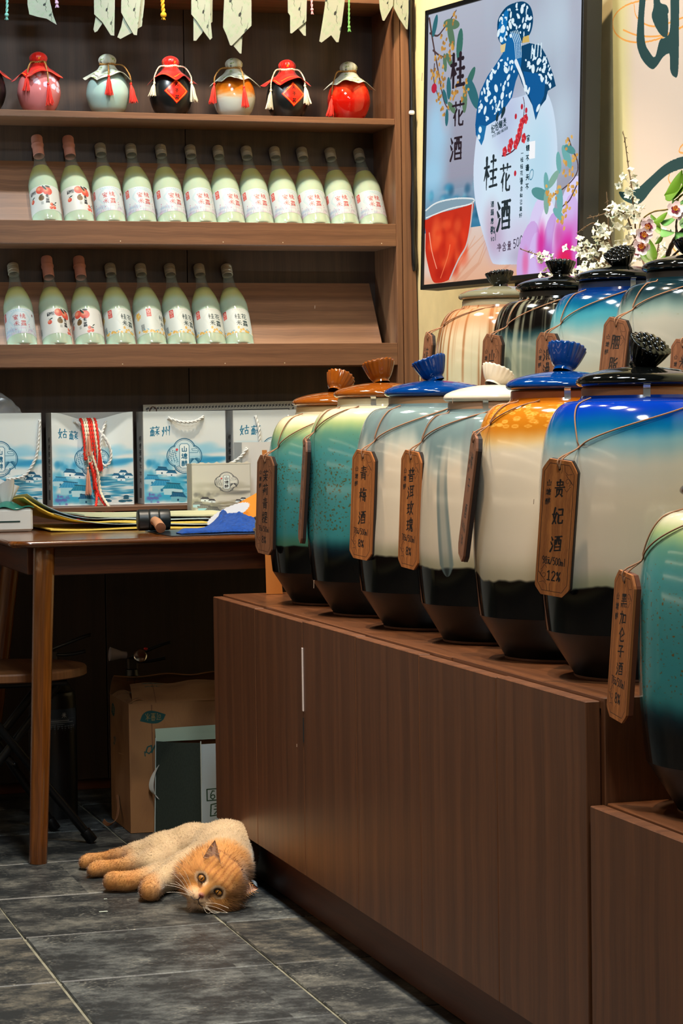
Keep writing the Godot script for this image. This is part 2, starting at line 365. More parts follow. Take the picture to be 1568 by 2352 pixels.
	jar(back[1], bs, glaze_tex([[0.0, black, 0, 0], [0.32, Color(0.44, 0.48, 0.42), 0.02, 0.02], [0.74, Color(0.40, 0.45, 0.42), 0.05, 0.03], [0.785, Color(0.10, 0.20, 0.22), 0.05, 0.03], [0.815, Color(0.045, 0.038, 0.032), 0.04, 0.015]], 22, {"streak": 0.6, "streak_color": Color(0.62, 0.63, 0.54), "streak_low": 0.30, "fine": 3.0, "at": -0.05}), Color(0.06, 0.05, 0.04), jet, Vector3(-0.05, 0, -0.05), true, -99, "black shouldered jar with grey green streaks below, second in the back row")
	jar(back[2], bs, glaze_tex([[0.0, black, 0, 0], [0.32, Color(0.60, 0.58, 0.50), 0.02, 0.02], [0.62, Color(0.60, 0.63, 0.60), 0.22, 0.02], [0.80, Color(0.22, 0.50, 0.56), 0.12, 0.02], [0.88, Color(0.02, 0.28, 0.42), 0.06, 0.015], [0.93, Color(0.012, 0.14, 0.36), 0.05, 0.01]], 23), Color(0.03, 0.12, 0.24), jet, Vector3(0.35, 0, 0.35), true, -10.0, "blue shouldered grey jar with tilted black seed pod knob, third in the back row")
	jar(back[3], bs, glaze_tex([[0.0, black, 0, 0], [0.32, Color(0.60, 0.58, 0.50), 0.02, 0.02], [0.60, Color(0.58, 0.58, 0.54), 0.2, 0.02], [0.82, Color(0.44, 0.52, 0.50), 0.08, 0.02], [0.875, Color(0.05, 0.13, 0.16), 0.10, 0.02]], 24, {"speck": 0.1}), Color(0.05, 0.06, 0.07), jet, Vector3(-0.2, 0, 0.1), true, -99, "dark teal shouldered grey jar with black lid, fourth in the back row")
	jar(back[4], bs, glaze_tex([[0.0, black, 0, 0], [0.32, Color(0.55, 0.52, 0.44), 0.02, 0.02], [0.82, Color(0.30, 0.20, 0.12), 0.08, 0.02]], 25), Color(0.1, 0.08, 0.07), jet, Vector3(-0.2, 0, 0.1), true, -99, "grey jar at the near end of the back row, mostly out of frame")
	# tags
	var wood := wood_tex(200, 740, Color(0.74, 0.46, 0.235), Color(0.56, 0.325, 0.16), 61, 0.8).get_image()
	var dark := wood_tex(200, 740, Color(0.56, 0.37, 0.25), Color(0.42, 0.265, 0.175), 62, 0.8).get_image()
	var edge := M(Color(0.13, 0.085, 0.075), 0.6)
	var edge2 := M(Color(0.38, 0.19, 0.09), 0.6)
	hang_tag(at[0], jy[0], Vector3(1.3220, 0.9461, -4.9365), Vector3(1.3220, 0.7338, -4.9670), deg_to_rad(-66), tag_tex(dark, "茉莉青提", "78元/500ml", "8%"), edge, [8, 62], "four character wooden tag on the farthest front jar, overlapping the white gift bag")
	hang_tag(at[1], jy[1], Vector3(1.3260, 0.9809, -4.6359), Vector3(1.3260, 0.7735, -4.6889), deg_to_rad(-100), tag_tex(dark, "青梅米酒", "78元/500ml", "8%"), edge, [6, 40], "narrow wooden tag seen nearly edge on between the two green jars")
	hang_tag(at[2], jy[2], Vector3(1.3280, 0.9629, -4.2497), Vector3(1.3280, 0.7579, -4.2809), deg_to_rad(-60), tag_tex(wood, "青梅酒", "78元/500ml", "8%"), edge, [6, 72], "three character wooden tag on the jar with the cobalt blue lid")
	hang_tag(at[3], jy[3], Vector3(1.3400, 0.9639, -4.0008), Vector3(1.3400, 0.7541, -4.0312), deg_to_rad(-69), tag_tex(wood, "普洱玫瑰", "78元/500ml", "8%"), edge, [6, 68], "four character wooden tag hanging beside the white lidded jar")
	hang_tag(at[4], jy[4], Vector3(1.3280, 0.9933, -3.6366), Vector3(1.3280, 0.7895, -3.7150), deg_to_rad(-101), tag_tex(dark, "桃子酒", "78元/500ml", "8%"), edge, [8, 36], "slanting wooden tag turned away at the caramel shouldered jar")
	hang_tag(at[5], jy[5], Vector3(1.3220, 0.9576, -3.2610), Vector3(1.3220, 0.7548, -3.3026), deg_to_rad(-44), tag_tex(wood, "贵妃酒", "98元/500ml", "12%"), edge, [-14, 96], "large clear wooden tag reading twelve percent on the brilliant blue jar")
	hang_tag(low, ls, Vector3(1.3180, 0.8055, -3.0124), Vector3(1.3180, 0.5977, -3.0501), deg_to_rad(-84), tag_tex(wood, "黑加仑子酒", "78元/500ml", "8%"), edge2, [8, 60], "long five character wooden tag on the green jar in the right foreground")
	hang_tag(back[0], bs, Vector3(1.7120, 1.2082, -4.9831), Vector3(1.7120, 1.0756, -5.0481) - Vector3(0, 0.08, 0), deg_to_rad(-92), tag_tex(dark, "茉莉花酒", "78元/500ml", "8%"), edge, [6, 60], "wooden tag on the beige streaked jar in the back row")
	hang_tag(back[1], bs, Vector3(1.7120, 1.1910, -4.5825), Vector3(1.7120, 1.0649, -4.6226) - Vector3(0, 0.08, 0), deg_to_rad(-68), tag_tex(dark, "山楂酒", "78元/500ml", "8%"), edge, [6, 60], "wooden tag on the black shouldered jar in the back row")
	hang_tag(back[2], bs, Vector3(1.7120, 1.1828, -4.2831), Vector3(1.7120, 1.0607, -4.3093) - Vector3(0, 0.08, 0), deg_to_rad(-65), tag_tex(dark, "浪漫桃花", "78元/500ml", "8%"), edge, [6, 70], "wooden tag on the blue shouldered jar in the back row")
	hang_tag(back[3], bs, Vector3(1.7120, 1.1953, -3.9451), Vector3(1.7120, 1.0566, -4.0037) - Vector3(0, 0.06, 0), deg_to_rad(-59), tag_tex(dark, "胭脂酒", "78元/500ml", "8%"), edge, [6, 72], "wooden tag on the dark teal shouldered jar in the back row")
	hang_tag(back[4], bs, Vector3(1.7120, 1.1471, -3.6665), Vector3(1.7120, 1.0524, -3.6943) - Vector3(0, 0.08, 0), deg_to_rad(-70), tag_tex(dark, "米酒", "78元/500ml", "8%"), edge, [6, 72], "wooden tag cut off by the right edge in the back row")
	# spare loop of string on the blue jar's shoulder
	var s := MB.new()
	var lp := []
	for q in [[1.0, 0.420], [0.86, 0.4165], [0.74, 0.412], [0.70, 0.404], [0.78, 0.398], [0.92, 0.3965], [1.1, 0.397]]:
		var a: float = q[0] - 0.42
		var rr: float = jar_radius(q[1]) + 0.002
		lp.append(Vector3(sin(a) * rr * 0.98, q[1], cos(a) * rr * 0.98))
	s.tube(curve(lp, 6), 0.0016, 6)
	var so := mesh("string_loop", s, mats.twine)
	so.position = at[5]
	tag(so, "loose loop of twine lying on the brilliant blue shoulder", "string")


func build_screen() -> void:
	# the advertising screen on its arm
	var t := thing("poster_screen", "large glowing advertising screen showing a white bottle tied with blue cloth", "screen")
	var th := deg_to_rad(-14.3)
	var along := Vector3(sin(th), 0, -cos(th))       # from the near edge to the far edge
	var n := Vector3.UP.cross(along).normalized()
	if n.x > 0.0:
		n = -n
	var bl := Vector3(1.9335, 1.345, -5.688)
	var br := bl - along * 0.662
	var up := (Vector3.UP + n * -0.035).normalized()
	var right := -along
	var B := Basis(right, up, right.cross(up).normalized())
	var H := 0.700
	var W := 0.662
	var ctr := bl + right * W * 0.5 + up * H * 0.5
	t.transform = Transform3D(B, ctr)
	boxed("housing", Vector3(0, 0, -0.026), Vector3(W, H, 0.046), M(Color(0.16, 0.17, 0.165), 0.5), t, 0.002)
	for q in [[Vector3(0, H * 0.5 - 0.006, 0.0), Vector3(W, 0.012, 0.012)], [Vector3(0, -H * 0.5 + 0.006, 0.0), Vector3(W, 0.012, 0.012)], [Vector3(-W * 0.5 + 0.005, 0, 0), Vector3(0.010, H, 0.012)], [Vector3(W * 0.5 - 0.004, 0, 0), Vector3(0.008, H, 0.012)]]:
		boxed("bezel", q[0], q[1], mats.black, t, 0.001)
	var p := MB.new()
	var w := W * 0.5 - 0.009
	var h := H * 0.5 - 0.011
	p.face([Vector3(-w, -h, 0.001), Vector3(w, -h, 0.001), Vector3(w, h, 0.001), Vector3(-w, h, 0.001)], Vector3.BACK, [Vector2(0, 1), Vector2(1, 1), Vector2(1, 0), Vector2(0, 0)])
	var tex := screen_tex()
	mesh("screen_display", p, M(Color(0.03, 0.03, 0.03), 0.35, null, {"emission_enabled": true, "emission": Color.BLACK, "emission_texture": tex, "emission_energy_multiplier": 0.92, "metallic_specular": 0.15}), t)
	boxed("bracket", Vector3(0.05, -0.28, -0.075), Vector3(0.10, 0.22, 0.05), mats.black, t)
	boxed("bracket", Vector3(0.12, -0.355, -0.06), Vector3(0.035, 0.05, 0.04), mats.black, t)
	boxed("wall_arm", Vector3(0.18, -0.1, -0.095), Vector3(0.06, 0.10, 0.09), mats.black, t)
	# the lettered board farther along the wall
	var q := MB.new()
	q.box(Vector3(WALL_X - 0.008, 1.8, (-5.0847 - 4.3) * 0.5), Vector3(0.016, 1.1, 0.7847), 0.001)
	var b := thing("lettered_board", "cream board with huge dark teal brush characters on the right wall", "sign")
	mesh("board", q, M(Color(0.90, 0.86, 0.66), 0.7), b)
	var f := MB.new()
	var fx := WALL_X - 0.0166
	f.face([Vector3(fx, 1.25, -5.0847), Vector3(fx, 1.25, -4.3), Vector3(fx, 2.35, -4.3), Vector3(fx, 2.35, -5.0847)], Vector3.LEFT, [Vector2(0, 1), Vector2(1, 1), Vector2(1, 0), Vector2(0, 0)])
	mesh("printed_face", f, M(Color.WHITE, 0.7, panel_tex()), b)


func build_bottles() -> void:
	# liquid: settled milk white below, clearer yellow above
	var g := Image.create(8, 256, false, Image.FORMAT_RGBA8)
	for y in 256:
		var t := 1.0 - y / 255.0
		var c := Color(0.63, 0.69, 0.60).lerp(Color(0.62, 0.60, 0.37), smoothstep(0.70, 0.86, t))
		g.fill_rect(Rect2i(0, y, 8, 1), c)
	mats["drink"] = M(Color.WHITE, 0.07, ImageTexture.create_from_image(g), {"subsurf_scatter_enabled": true, "subsurf_scatter_strength": 0.25})
	mats.neck_glass = M(Color(0.85, 0.92, 0.85, 0.10), 0.04, null, {"transparency": BaseMaterial3D.TRANSPARENCY_ALPHA})
	mats.capsule = M(Color(0.86, 0.60, 0.53), 0.5)
	mats.cap_metal = M(Color(0.70, 0.66, 0.58), 0.35, null, {"metallic": 0.3})
	for k in 3:
		mats["label%d" % k] = M(Color(0.78, 0.78, 0.78), 0.5, label_tex(k))
	var proto := [make_bottle(0, false), make_bottle(1, true), make_bottle(2, false)]
	var first := [true, true, true]
	# [row, px of the foot, kind, turn about its axis]
	var rows := [
		[[108, 1, -4], [181, 1, 22], [254, 0, -8], [325, 0, 8], [395, 0, 12], [464, 0, 6], [529, 0, 14], [595, 0, 6], [661, 0, 4], [725, 0, -6], [791, 0, -12], [858, 0, 2]],
		[[50, 0, -10], [131, 1, 30], [206, 1, -24], [277, 2, 26], [348, 2, 58], [416, 2, 30], [485, 2, 14], [549, 2, 8]]]
	var xs := [
		[Vector3(1.1464, 1.5883, -6.6000).x, Vector3(1.2360, 1.5893, -6.6000).x, Vector3(1.3262, 1.5878, -6.6000).x, Vector3(1.4146, 1.5876, -6.6000).x, Vector3(1.5025, 1.5873, -6.6000).x, Vector3(1.5897, 1.5870, -6.6000).x, Vector3(1.6725, 1.5867, -6.6000).x, Vector3(1.7572, 1.5863, -6.6000).x, Vector3(1.8425, 1.5873, -6.6000).x, Vector3(1.9258, 1.5881, -6.6000).x, Vector3(2.0124, 1.5891, -6.6000).x, Vector3(2.1008, 1.5900, -6.6000).x],
		[Vector3(1.0693, 1.2460, -6.6000).x, Vector3(1.1682, 1.2456, -6.6000).x, Vector3(1.2606, 1.2452, -6.6000).x, Vector3(1.3487, 1.2449, -6.6000).x, Vector3(1.4375, 1.2445, -6.6000).x, Vector3(1.5232, 1.2442, -6.6000).x, Vector3(1.6108, 1.2439, -6.6000).x, Vector3(1.6927, 1.2436, -6.6000).x]]
	var what := ["clear bottle of peach rice drink", "pink capped peach label bottle", "clear bottle of osmanthus rice drink"]
	var place := [
		["first on the left of the upper bottle shelf", "second from the left on the upper bottle shelf", "third on the upper shelf, next to the pink capsules", "fourth from the left on the upper shelf", "fifth from the left on the upper shelf", "sixth from the left on the upper shelf", "sixth from the right on the upper shelf", "fifth from the right on the upper shelf", "fourth from the right on the upper shelf", "third from the right on the upper shelf", "second from the right on the upper shelf", "last on the right of the upper shelf"],
		["alone at the left end of the lower shelf", "left one of two on the lower shelf", "right one of two on the lower shelf", "fifth from the right end of the lower row", "fourth from the right, its label turned aside, lower row", "third from the right end of the lower row", "second from the right end of the lower row", "last on the right of the lower row"]]
	for r in 2:
		for k in rows[r].size():
			var q: Array = rows[r][k]
			var o: Node3D = proto[q[1]]
			if first[q[1]]:
				first[q[1]] = false
			else:
				o = copy_of(o, Vector3.ZERO, "")
			o.set_meta("label", what[q[1]] + ", " + place[r][k])
			o.set_meta("group", "drink bottles on the %s sloping shelf" % ["upper", "lower"][r])
			var foot := Vector3(xs[r][k], [1.566, 1.2235][r], -6.596)
			o.transform = Transform3D(Basis(Vector3.RIGHT, -deg_to_rad(32.0)) * Basis(Vector3.UP, deg_to_rad(q[2] - 14.0)), foot)


func build_top_shelf() -> void:
	# diamond label
	var cv := Cv.new(160, 160, Color(0.83, 0.13, 0.07))
	cv.line([Vector2(10, 10), Vector2(150, 10), Vector2(150, 150), Vector2(10, 150), Vector2(10, 10)], 3.5, 3.5, Color(0.93, 0.68, 0.22))
	# the characters run down the diagonal
	var ink := Color(0.08, 0.03, 0.03)
	for k in 3:
		var c := Vector2(122, 38).lerp(Vector2(38, 122), k / 2.0)
		var tmp := Cv.new(44, 44, Color(0, 0, 0, 0), 2)
		glyph(tmp, "天子笑"[k], 5, 4, 34, 36, 5, ink)
		for y in 88:
			for x in 88:
				if tmp.im.get_pixel(x, y).a > 0.5:
					var p := (Vector2(x, y) / 2.0 - Vector2(22, 22)).rotated(deg_to_rad(45)) + c
					cv.im.set_pixel(clampi(int(p.x * 2), 0, 319), clampi(int(p.y * 2), 0, 319), ink)
					cv.im.set_pixel(clampi(int(p.x * 2) + 1, 0, 319), clampi(int(p.y * 2), 0, 319), ink)
	mats["diamond"] = M(Color.WHITE, 0.25, cv.done())
	var sage := Cv.new(256, 256, Color(0.74, 0.76, 0.70), 1)
	var r := RandomNumberGenerator.new()
	r.seed = 9
	for k in 46:
		var p := Vector2(r.randf() * 256, r.randf() * 256)
		for i in 4:
			sage.oval(p.x + r.randfn() * 4, p.y + r.randfn() * 4, 4.5, 3, Color(0.50, 0.58, 0.34) if k % 3 else Color(0.40, 0.40, 0.40), r.randf() * 3)
	var sagem := M(Color.WHITE, 0.75, sage.done())
	var redc := Cv.new(256, 256, Color(0.84, 0.09, 0.05), 1)
	for k in 8:
		var p := Vector2(16 + k * 32, 150 + 30 * (k % 2))
		for i in 5:
			redc.line([p + Vector2(i * 3 - 8, -8), p + Vector2(6 - i * 3, 8)], 2, 2, Color(0.93, 0.62, 0.10))
		redc.line([p + Vector2(-16, -142), p + Vector2(0, -132), p + Vector2(16, -140)], 4, 4, Color(0.93, 0.62, 0.10))
	var redm := M(Color.WHITE, 0.35, redc.done(), {"rim_enabled": true, "rim": 0.4})
	# bodies
	var pink := Cv.new(256, 128, Color(0.80, 0.47, 0.47), 1)
	for q in [[18, 44], [28, 52], [8, 66], [24, 70], [250, 40], [244, 58], [236, 48], [14, 34], [40, 62], [36, 76]]:
		for i in 5:
			pink.oval(q[0] + 3.4 * cos(i * 1.26), q[1] + 4 * sin(i * 1.26), 3.4, 3.6, Color(0.86, 0.78, 0.84))
	var half := func(top: Color, low: Color, foot: Color, at: float) -> ImageTexture:
		var im := Image.create(64, 128, false, Image.FORMAT_RGBA8)
		var nz := noise(5, 0.09)
		for y in 128:
			for x in 64:
				var t := 1.0 - y / 127.0
				im.set_pixel(x, y, foot.lerp(low, smoothstep(0.06, 0.12, t)).lerp(top, smoothstep(at - 0.16, at + 0.14, t + 0.06 * nz.get_noise_2d(absf(x - 32.0), y))))
		return ImageTexture.create_from_image(im)
	var rd := Image.create(128, 128, false, Image.FORMAT_RGBA8)
	var rn := noise(8, 0.05, 4)
	for y in 128:
		for x in 128:
			var t := 1.0 - y / 127.0
			rd.set_pixel(x, y, Color(0.66, 0.07, 0.035).lerp(Color(0.86, 0.26, 0.13), clampf(smoothstep(0.3, 0.5, t) * (0.55 + 0.8 * rn.get_noise_2d(absf(x - 64.0) * 2.0, y * 0.7)), 0, 1)))
	var y := 1.8865
	var z := -6.622
	small_jar(Vector3(1.1313, 1.8838, -6.6220) * Vector3(1, 0, 1) + Vector3(0, y, 0), M(Color.WHITE, 0.12, pink.done()), redm, mats.gold_cord, mats.red_thread, false, 0.35, [[-42, 0.050, 0.092, 0.045], [14, 0.058, 0.066, 0.055]], "pink flowered wine jar with red silk cover and red tassels")
	small_jar(Vector3(1.3260, 1.8884, -6.6220) * Vector3(1, 0, 1) + Vector3(0, y, 0), M(Color.WHITE, 0.25, half.call(Color(0.60, 0.71, 0.69), Color(0.60, 0.71, 0.69), Color(0.56, 0.57, 0.52), 0.9)), sagem, mats.gold_cord, mats.red_thread, false, 0.15, [[-8, 0.056, 0.090, 0.050], [58, 0.062, 0.076, 0.050]], "pale grey green wine jar with sage cloth cover and red tassels")
	small_jar(Vector3(1.5075, 1.8903, -6.6220) * Vector3(1, 0, 1) + Vector3(0, y, 0), M(Color(0.045, 0.060, 0.065), 0.30), redm, mats.cream_thread, mats.cream_thread, true, 0.75, [[-62, 0.055, 0.080, 0.035], [52, 0.058, 0.082, 0.050]], "black wine jar with red diamond label, third from the left on the top shelf")
	small_jar(Vector3(1.6920, 1.8947, -6.6220) * Vector3(1, 0, 1) + Vector3(0, y, 0), M(Color.WHITE, 0.12, half.call(Color(0.68, 0.36, 0.06), Color(0.70, 0.72, 0.69), Color(0.64, 0.62, 0.56), 0.42)), sagem, mats.gold_cord, mats.red_thread, false, 0.55, [[-66, 0.064, 0.082, 0.052], [12, 0.057, 0.072, 0.055]], "amber topped grey wine jar with sage cloth cover and two red tassels")
	small_jar(Vector3(1.8494, 1.8959, -6.6220) * Vector3(1, 0, 1) + Vector3(0, y, 0), M(Color(0.045, 0.060, 0.065), 0.30), redm, mats.cream_thread, mats.cream_thread, true, 0.25, [[-64, 0.056, 0.070, 0.050], [42, 0.054, 0.082, 0.050]], "black wine jar with red diamond label, second from the right on the top shelf")
	small_jar(Vector3(2.0340, 1.8978, -6.6220) * Vector3(1, 0, 1) + Vector3(0, y, 0), M(Color.WHITE, 0.06, ImageTexture.create_from_image(rd)), sagem, mats.gold_cord, mats.red_thread, false, 0.55, [[-70, 0.052, 0.058, 0.052]], "glossy red wine jar with sage cloth cover at the right end of the top shelf", 1.14)
	small_jar(Vector3(0.9784, 1.8826, -6.6220) * Vector3(1, 0, 1) + Vector3(0, y, 0), M(Color(0.045, 0.060, 0.065), 0.30), redm, mats.cream_thread, mats.cream_thread, true, 0.7, [[-62, 0.055, 0.080, 0.035]], "wine jar cut off by the left edge, only its red cover corner in view")
	# pale cloths and cords that hang from the shelf above
	var pr := Cv.new(256, 256, Color(0.55, 0.575, 0.52), 1)
	for k in 40:
		var p := Vector2(r.randf() * 256, 60 + r.randf() * 190)
		for i in 5:
			pr.line([p, p + Vector2(i * 7 - 14, -14), p + Vector2(i * 11 - 22, -16 + absf(i - 2) * 5)], 2, 1, Color(0.50, 0.58, 0.48))
	for q in [[150, 120], [200, 190], [70, 60]]:
		var p := Vector2(q[0], q[1])
		pr.oval(p.x, p.y, 14, 8, Color(0.10, 0.12, 0.12), -0.5)
		pr.line([p, p + Vector2(14, 18), p + Vector2(8, 34), p + Vector2(20, 48)], 4, 2, Color(0.10, 0.12, 0.12))
		pr.line([p + Vector2(6, -4), p + Vector2(16, -20), p + Vector2(22, -36)], 4, 2, Color(0.10, 0.12, 0.12))
	for k in 12:
		pr.blob(r.randf() * 256, r.randf() * 256, 40, 30, Color(0.56, 0.62, 0.54, 0.35))
	var cm := M(Color.WHITE, 0.8, pr.done(), {"backlight_enabled": true, "backlight": Color(0.15, 0.15, 0.13)})
	var g := -6.5
	outline_cloth("hanging_cloth", [PackedVector2Array([Vector2(1.0835, 2.2121), Vector2(1.1434, 2.2145), Vector2(1.1451, 2.1791), Vector2(1.1539, 2.1380), Vector2(1.1631, 2.1135), Vector2(1.1512, 2.1201), Vector2(1.1358, 2.1291), Vector2(1.1119, 2.1329), Vector2(1.0881, 2.1392), Vector2(1.0838, 2.1650)])], g, "pale hanging cloth with a single slanting point, first from the left", cm)
	outline_cloth("hanging_cloth", [PackedVector2Array([Vector2(1.2677, 2.2193), Vector2(1.3273, 2.2216), Vector2(1.3225, 2.0891), Vector2(1.3128, 2.0900), Vector2(1.2903, 2.1250), Vector2(1.2676, 2.1456)]), PackedVector2Array([Vector2(1.2701, 2.2194), Vector2(1.3005, 2.2206), Vector2(1.2989, 2.1313), Vector2(1.2902, 2.1214), Vector2(1.2765, 2.1007), Vector2(1.2691, 2.0969), Vector2(1.2656, 2.1051), Vector2(1.2723, 2.1386)])], g, "pale hanging cloth with two tails over the grey green jar, left of a pair", cm)
	outline_cloth("hanging_cloth", [PackedVector2Array([Vector2(1.3468, 2.2224), Vector2(1.4056, 2.2247), Vector2(1.3989, 2.1886), Vector2(1.3862, 2.0925), Vector2(1.3776, 2.0934), Vector2(1.3538, 2.1332), Vector2(1.3432, 2.1531), Vector2(1.3437, 2.1805)]), PackedVector2Array([Vector2(1.3481, 2.2225), Vector2(1.3958, 2.2243), Vector2(1.3919, 2.1405), Vector2(1.3753, 2.1005), Vector2(1.3407, 2.0814), Vector2(1.3322, 2.0859), Vector2(1.3437, 2.1149), Vector2(1.3490, 2.1390)]), PackedVector2Array([Vector2(1.3738, 2.2235), Vector2(1.4142, 2.2250), Vector2(1.4111, 2.1831), Vector2(1.4026, 2.1193), Vector2(1.3865, 2.1092)])], g, "pale hanging cloth with wide crossed tails, right of the pair", cm)
	outline_cloth("hanging_cloth", [PackedVector2Array([Vector2(1.5428, 2.2301), Vector2(1.5964, 2.2322), Vector2(1.5962, 2.1417), Vector2(1.6003, 2.0924), Vector2(1.5940, 2.0861), Vector2(1.5793, 2.1049), Vector2(1.5574, 2.1367), Vector2(1.5416, 2.1554)]), PackedVector2Array([Vector2(1.5478, 2.2303), Vector2(1.5839, 2.2317), Vector2(1.5796, 2.1230), Vector2(1.5731, 2.1059), Vector2(1.5553, 2.0836), Vector2(1.5478, 2.0834), Vector2(1.5489, 2.1461)]), PackedVector2Array([Vector2(1.5714, 2.2312), Vector2(1.6064, 2.2326), Vector2(1.6036, 2.1383), Vector2(1.5972, 2.1321), Vector2(1.5825, 2.1472)])], g, "grey green hanging cloth just right of the yellow cord", cm)
	outline_cloth("hanging_cloth", [PackedVector2Array([Vector2(1.6389, 2.2338), Vector2(1.7156, 2.2368), Vector2(1.7140, 2.1301), Vector2(1.6564, 2.0724), Vector2(1.6514, 2.0735), Vector2(1.6418, 2.1010), Vector2(1.6321, 2.1224), Vector2(1.6340, 2.1612)]), PackedVector2Array([Vector2(1.6590, 2.2346), Vector2(1.6942, 2.2360), Vector2(1.6883, 2.0989), Vector2(1.6850, 2.0515), Vector2(1.6800, 2.0526), Vector2(1.6627, 2.0726)])], g, "longest pale hanging cloth with a black crane print and one long point", cm)
	outline_cloth("hanging_cloth", [PackedVector2Array([Vector2(1.8209, 2.2409), Vector2(1.8783, 2.2432), Vector2(1.8743, 2.1478), Vector2(1.8316, 2.1122), Vector2(1.8266, 2.1132), Vector2(1.8273, 2.1620), Vector2(1.8211, 2.1703)]), PackedVector2Array([Vector2(1.8489, 2.2420), Vector2(1.8757, 2.2431), Vector2(1.8737, 2.1075), Vector2(1.8673, 2.1085), Vector2(1.8498, 2.1299)])], g, "pale hanging cloth beside the pink cord above the black jar", cm)
	outline_cloth("hanging_cloth", [PackedVector2Array([Vector2(1.9335, 2.2453), Vector2(1.9940, 2.2477), Vector2(1.9797, 2.1490), Vector2(1.9686, 2.0922), Vector2(1.9621, 2.0920), Vector2(1.9469, 2.1111), Vector2(1.9183, 2.0894), Vector2(1.9119, 2.0928), Vector2(1.9231, 2.1532), Vector2(1.9302, 2.1963)])], g, "pale hanging cloth with a notched swallow tail above the red jar", cm)
	outline_cloth("hanging_cloth", [PackedVector2Array([Vector2(2.0887, 2.2514), Vector2(2.1357, 2.2532), Vector2(2.1324, 2.2013), Vector2(2.1057, 2.1571), Vector2(2.1005, 2.1582), Vector2(2.0931, 2.1900)]), PackedVector2Array([Vector2(2.1279, 2.2529), Vector2(2.1816, 2.2550), Vector2(2.1806, 2.1808), Vector2(2.1774, 2.1361), Vector2(2.1722, 2.1372), Vector2(2.1516, 2.1674), Vector2(2.1325, 2.2038)])], g, "pale hanging cloth with long crane printed point in front of the right post", cm)
	var cords := [["teal hanging cord with a knotted end in the top left corner", Color(0.42, 0.66, 0.62), [Vector3(1.0275, 2.2099, -6.5000), Vector3(1.0278, 2.1629, -6.5000), Vector3(1.0261, 2.1393, -6.5000)], 0.0038], ["pinkish white knotted cord end near the top left", Color(0.74, 0.62, 0.74), [Vector3(1.1530, 2.2148, -6.5000), Vector3(1.1573, 2.1890, -6.5000), Vector3(1.1643, 2.1774, -6.5000)], 0.0034], ["yellow knotted cord hanging in the middle", Color(0.80, 0.60, 0.08), [Vector3(1.4598, 2.2268, -6.5000), Vector3(1.4603, 2.1849, -6.5000), Vector3(1.4623, 2.1550, -6.5000)], 0.0055], ["pink cord with a frayed knot above the black jar", Color(0.82, 0.58, 0.62), [Vector3(1.8898, 2.2436, -6.5000), Vector3(1.8906, 2.2070, -6.5000), Vector3(1.8915, 2.1851, -6.5000)], 0.003], ["green cord with a frayed knot above the red jar", Color(0.40, 0.66, 0.36), [Vector3(2.0018, 2.2480, -6.5000), Vector3(2.0008, 2.1805, -6.5000), Vector3(2.0002, 2.1399, -6.5000)], 0.003]]
	for q in cords:
		var m := M(q[1], 0.8)
		var t := thing("knotted_charm", q[0], "charm", q[2][2], "coloured cords hanging from the upper shelf")
		rope([q[2][0] - q[2][2], q[2][1] - q[2][2], Vector3.ZERO], q[3], m, t)
		var k := MB.new()
		k.ball(Vector3(0, -0.004, 0), Vector3(q[3] * 1.6, q[3] * 1.5, q[3] * 1.6), 12, 8)
		mesh("knot", k, m, t)
		tassel(Vector3(0, -0.006, 0), 0.012, 0.006, m, t, Vector3.ZERO, 16)


func gift_bag(at: Vector3, w: float, h: float, d: float, front: Texture2D, side: Texture2D, sag: float, label: String, paper := Color(0.86, 0.87, 0.86)) -> Node3D:
	# at: the lower left corner of the front face
	var t := thing("paper_gift_bag", label, "bag", at, "paper gift bags")
	var fm := M(Color.WHITE, 0.55, front) if front else M(paper, 0.6)
	var sm := M(Color.WHITE, 0.6, side) if side else M(paper.darkened(0.08), 0.6)
	for k in 2:
		var rows := []
		for i in 15:
			var v := i / 14.0
			var row := PackedVector3Array()
			for j in 19:
				var u := j / 18.0
				var dip := sag * pow(v, 2.0) * (0.5 - 0.5 * cos(TAU * u))
				row.append(Vector3(u * w, v * h - dip * 0.5 * (1.0 if k == 0 else 0.0), -0.002 - dip * 0.9 if k == 0 else -d + 0.002))
			rows.append(row)
		var m := MB.new()
		m.sheet(rows, 0.0008, k == 1)
		mesh("front_panel" if k == 0 else "back_panel", m, fm if k == 0 else M(paper, 0.6), t)
	for k in 2:
		var x := 0.0 if k == 0 else w
		var inw := 0.0015 if k == 0 else -0.012
		var rows := []
		for i in 9:
			var v := i / 8.0
			rows.append(PackedVector3Array([Vector3(x, v * h, -d), Vector3(x + inw * v, v * h, -d * 0.5), Vector3(x, v * h, 0)]))
		var m := MB.new()
		m.sheet(rows, 0.0008, k == 1)
		mesh("side_panel", m, sm, t)
	boxed("base", Vector3(w * 0.5, 0.001, -d * 0.5), Vector3(w - 0.002, 0.002, d - 0.002), M(paper, 0.6), t, 0.0004)
	return t


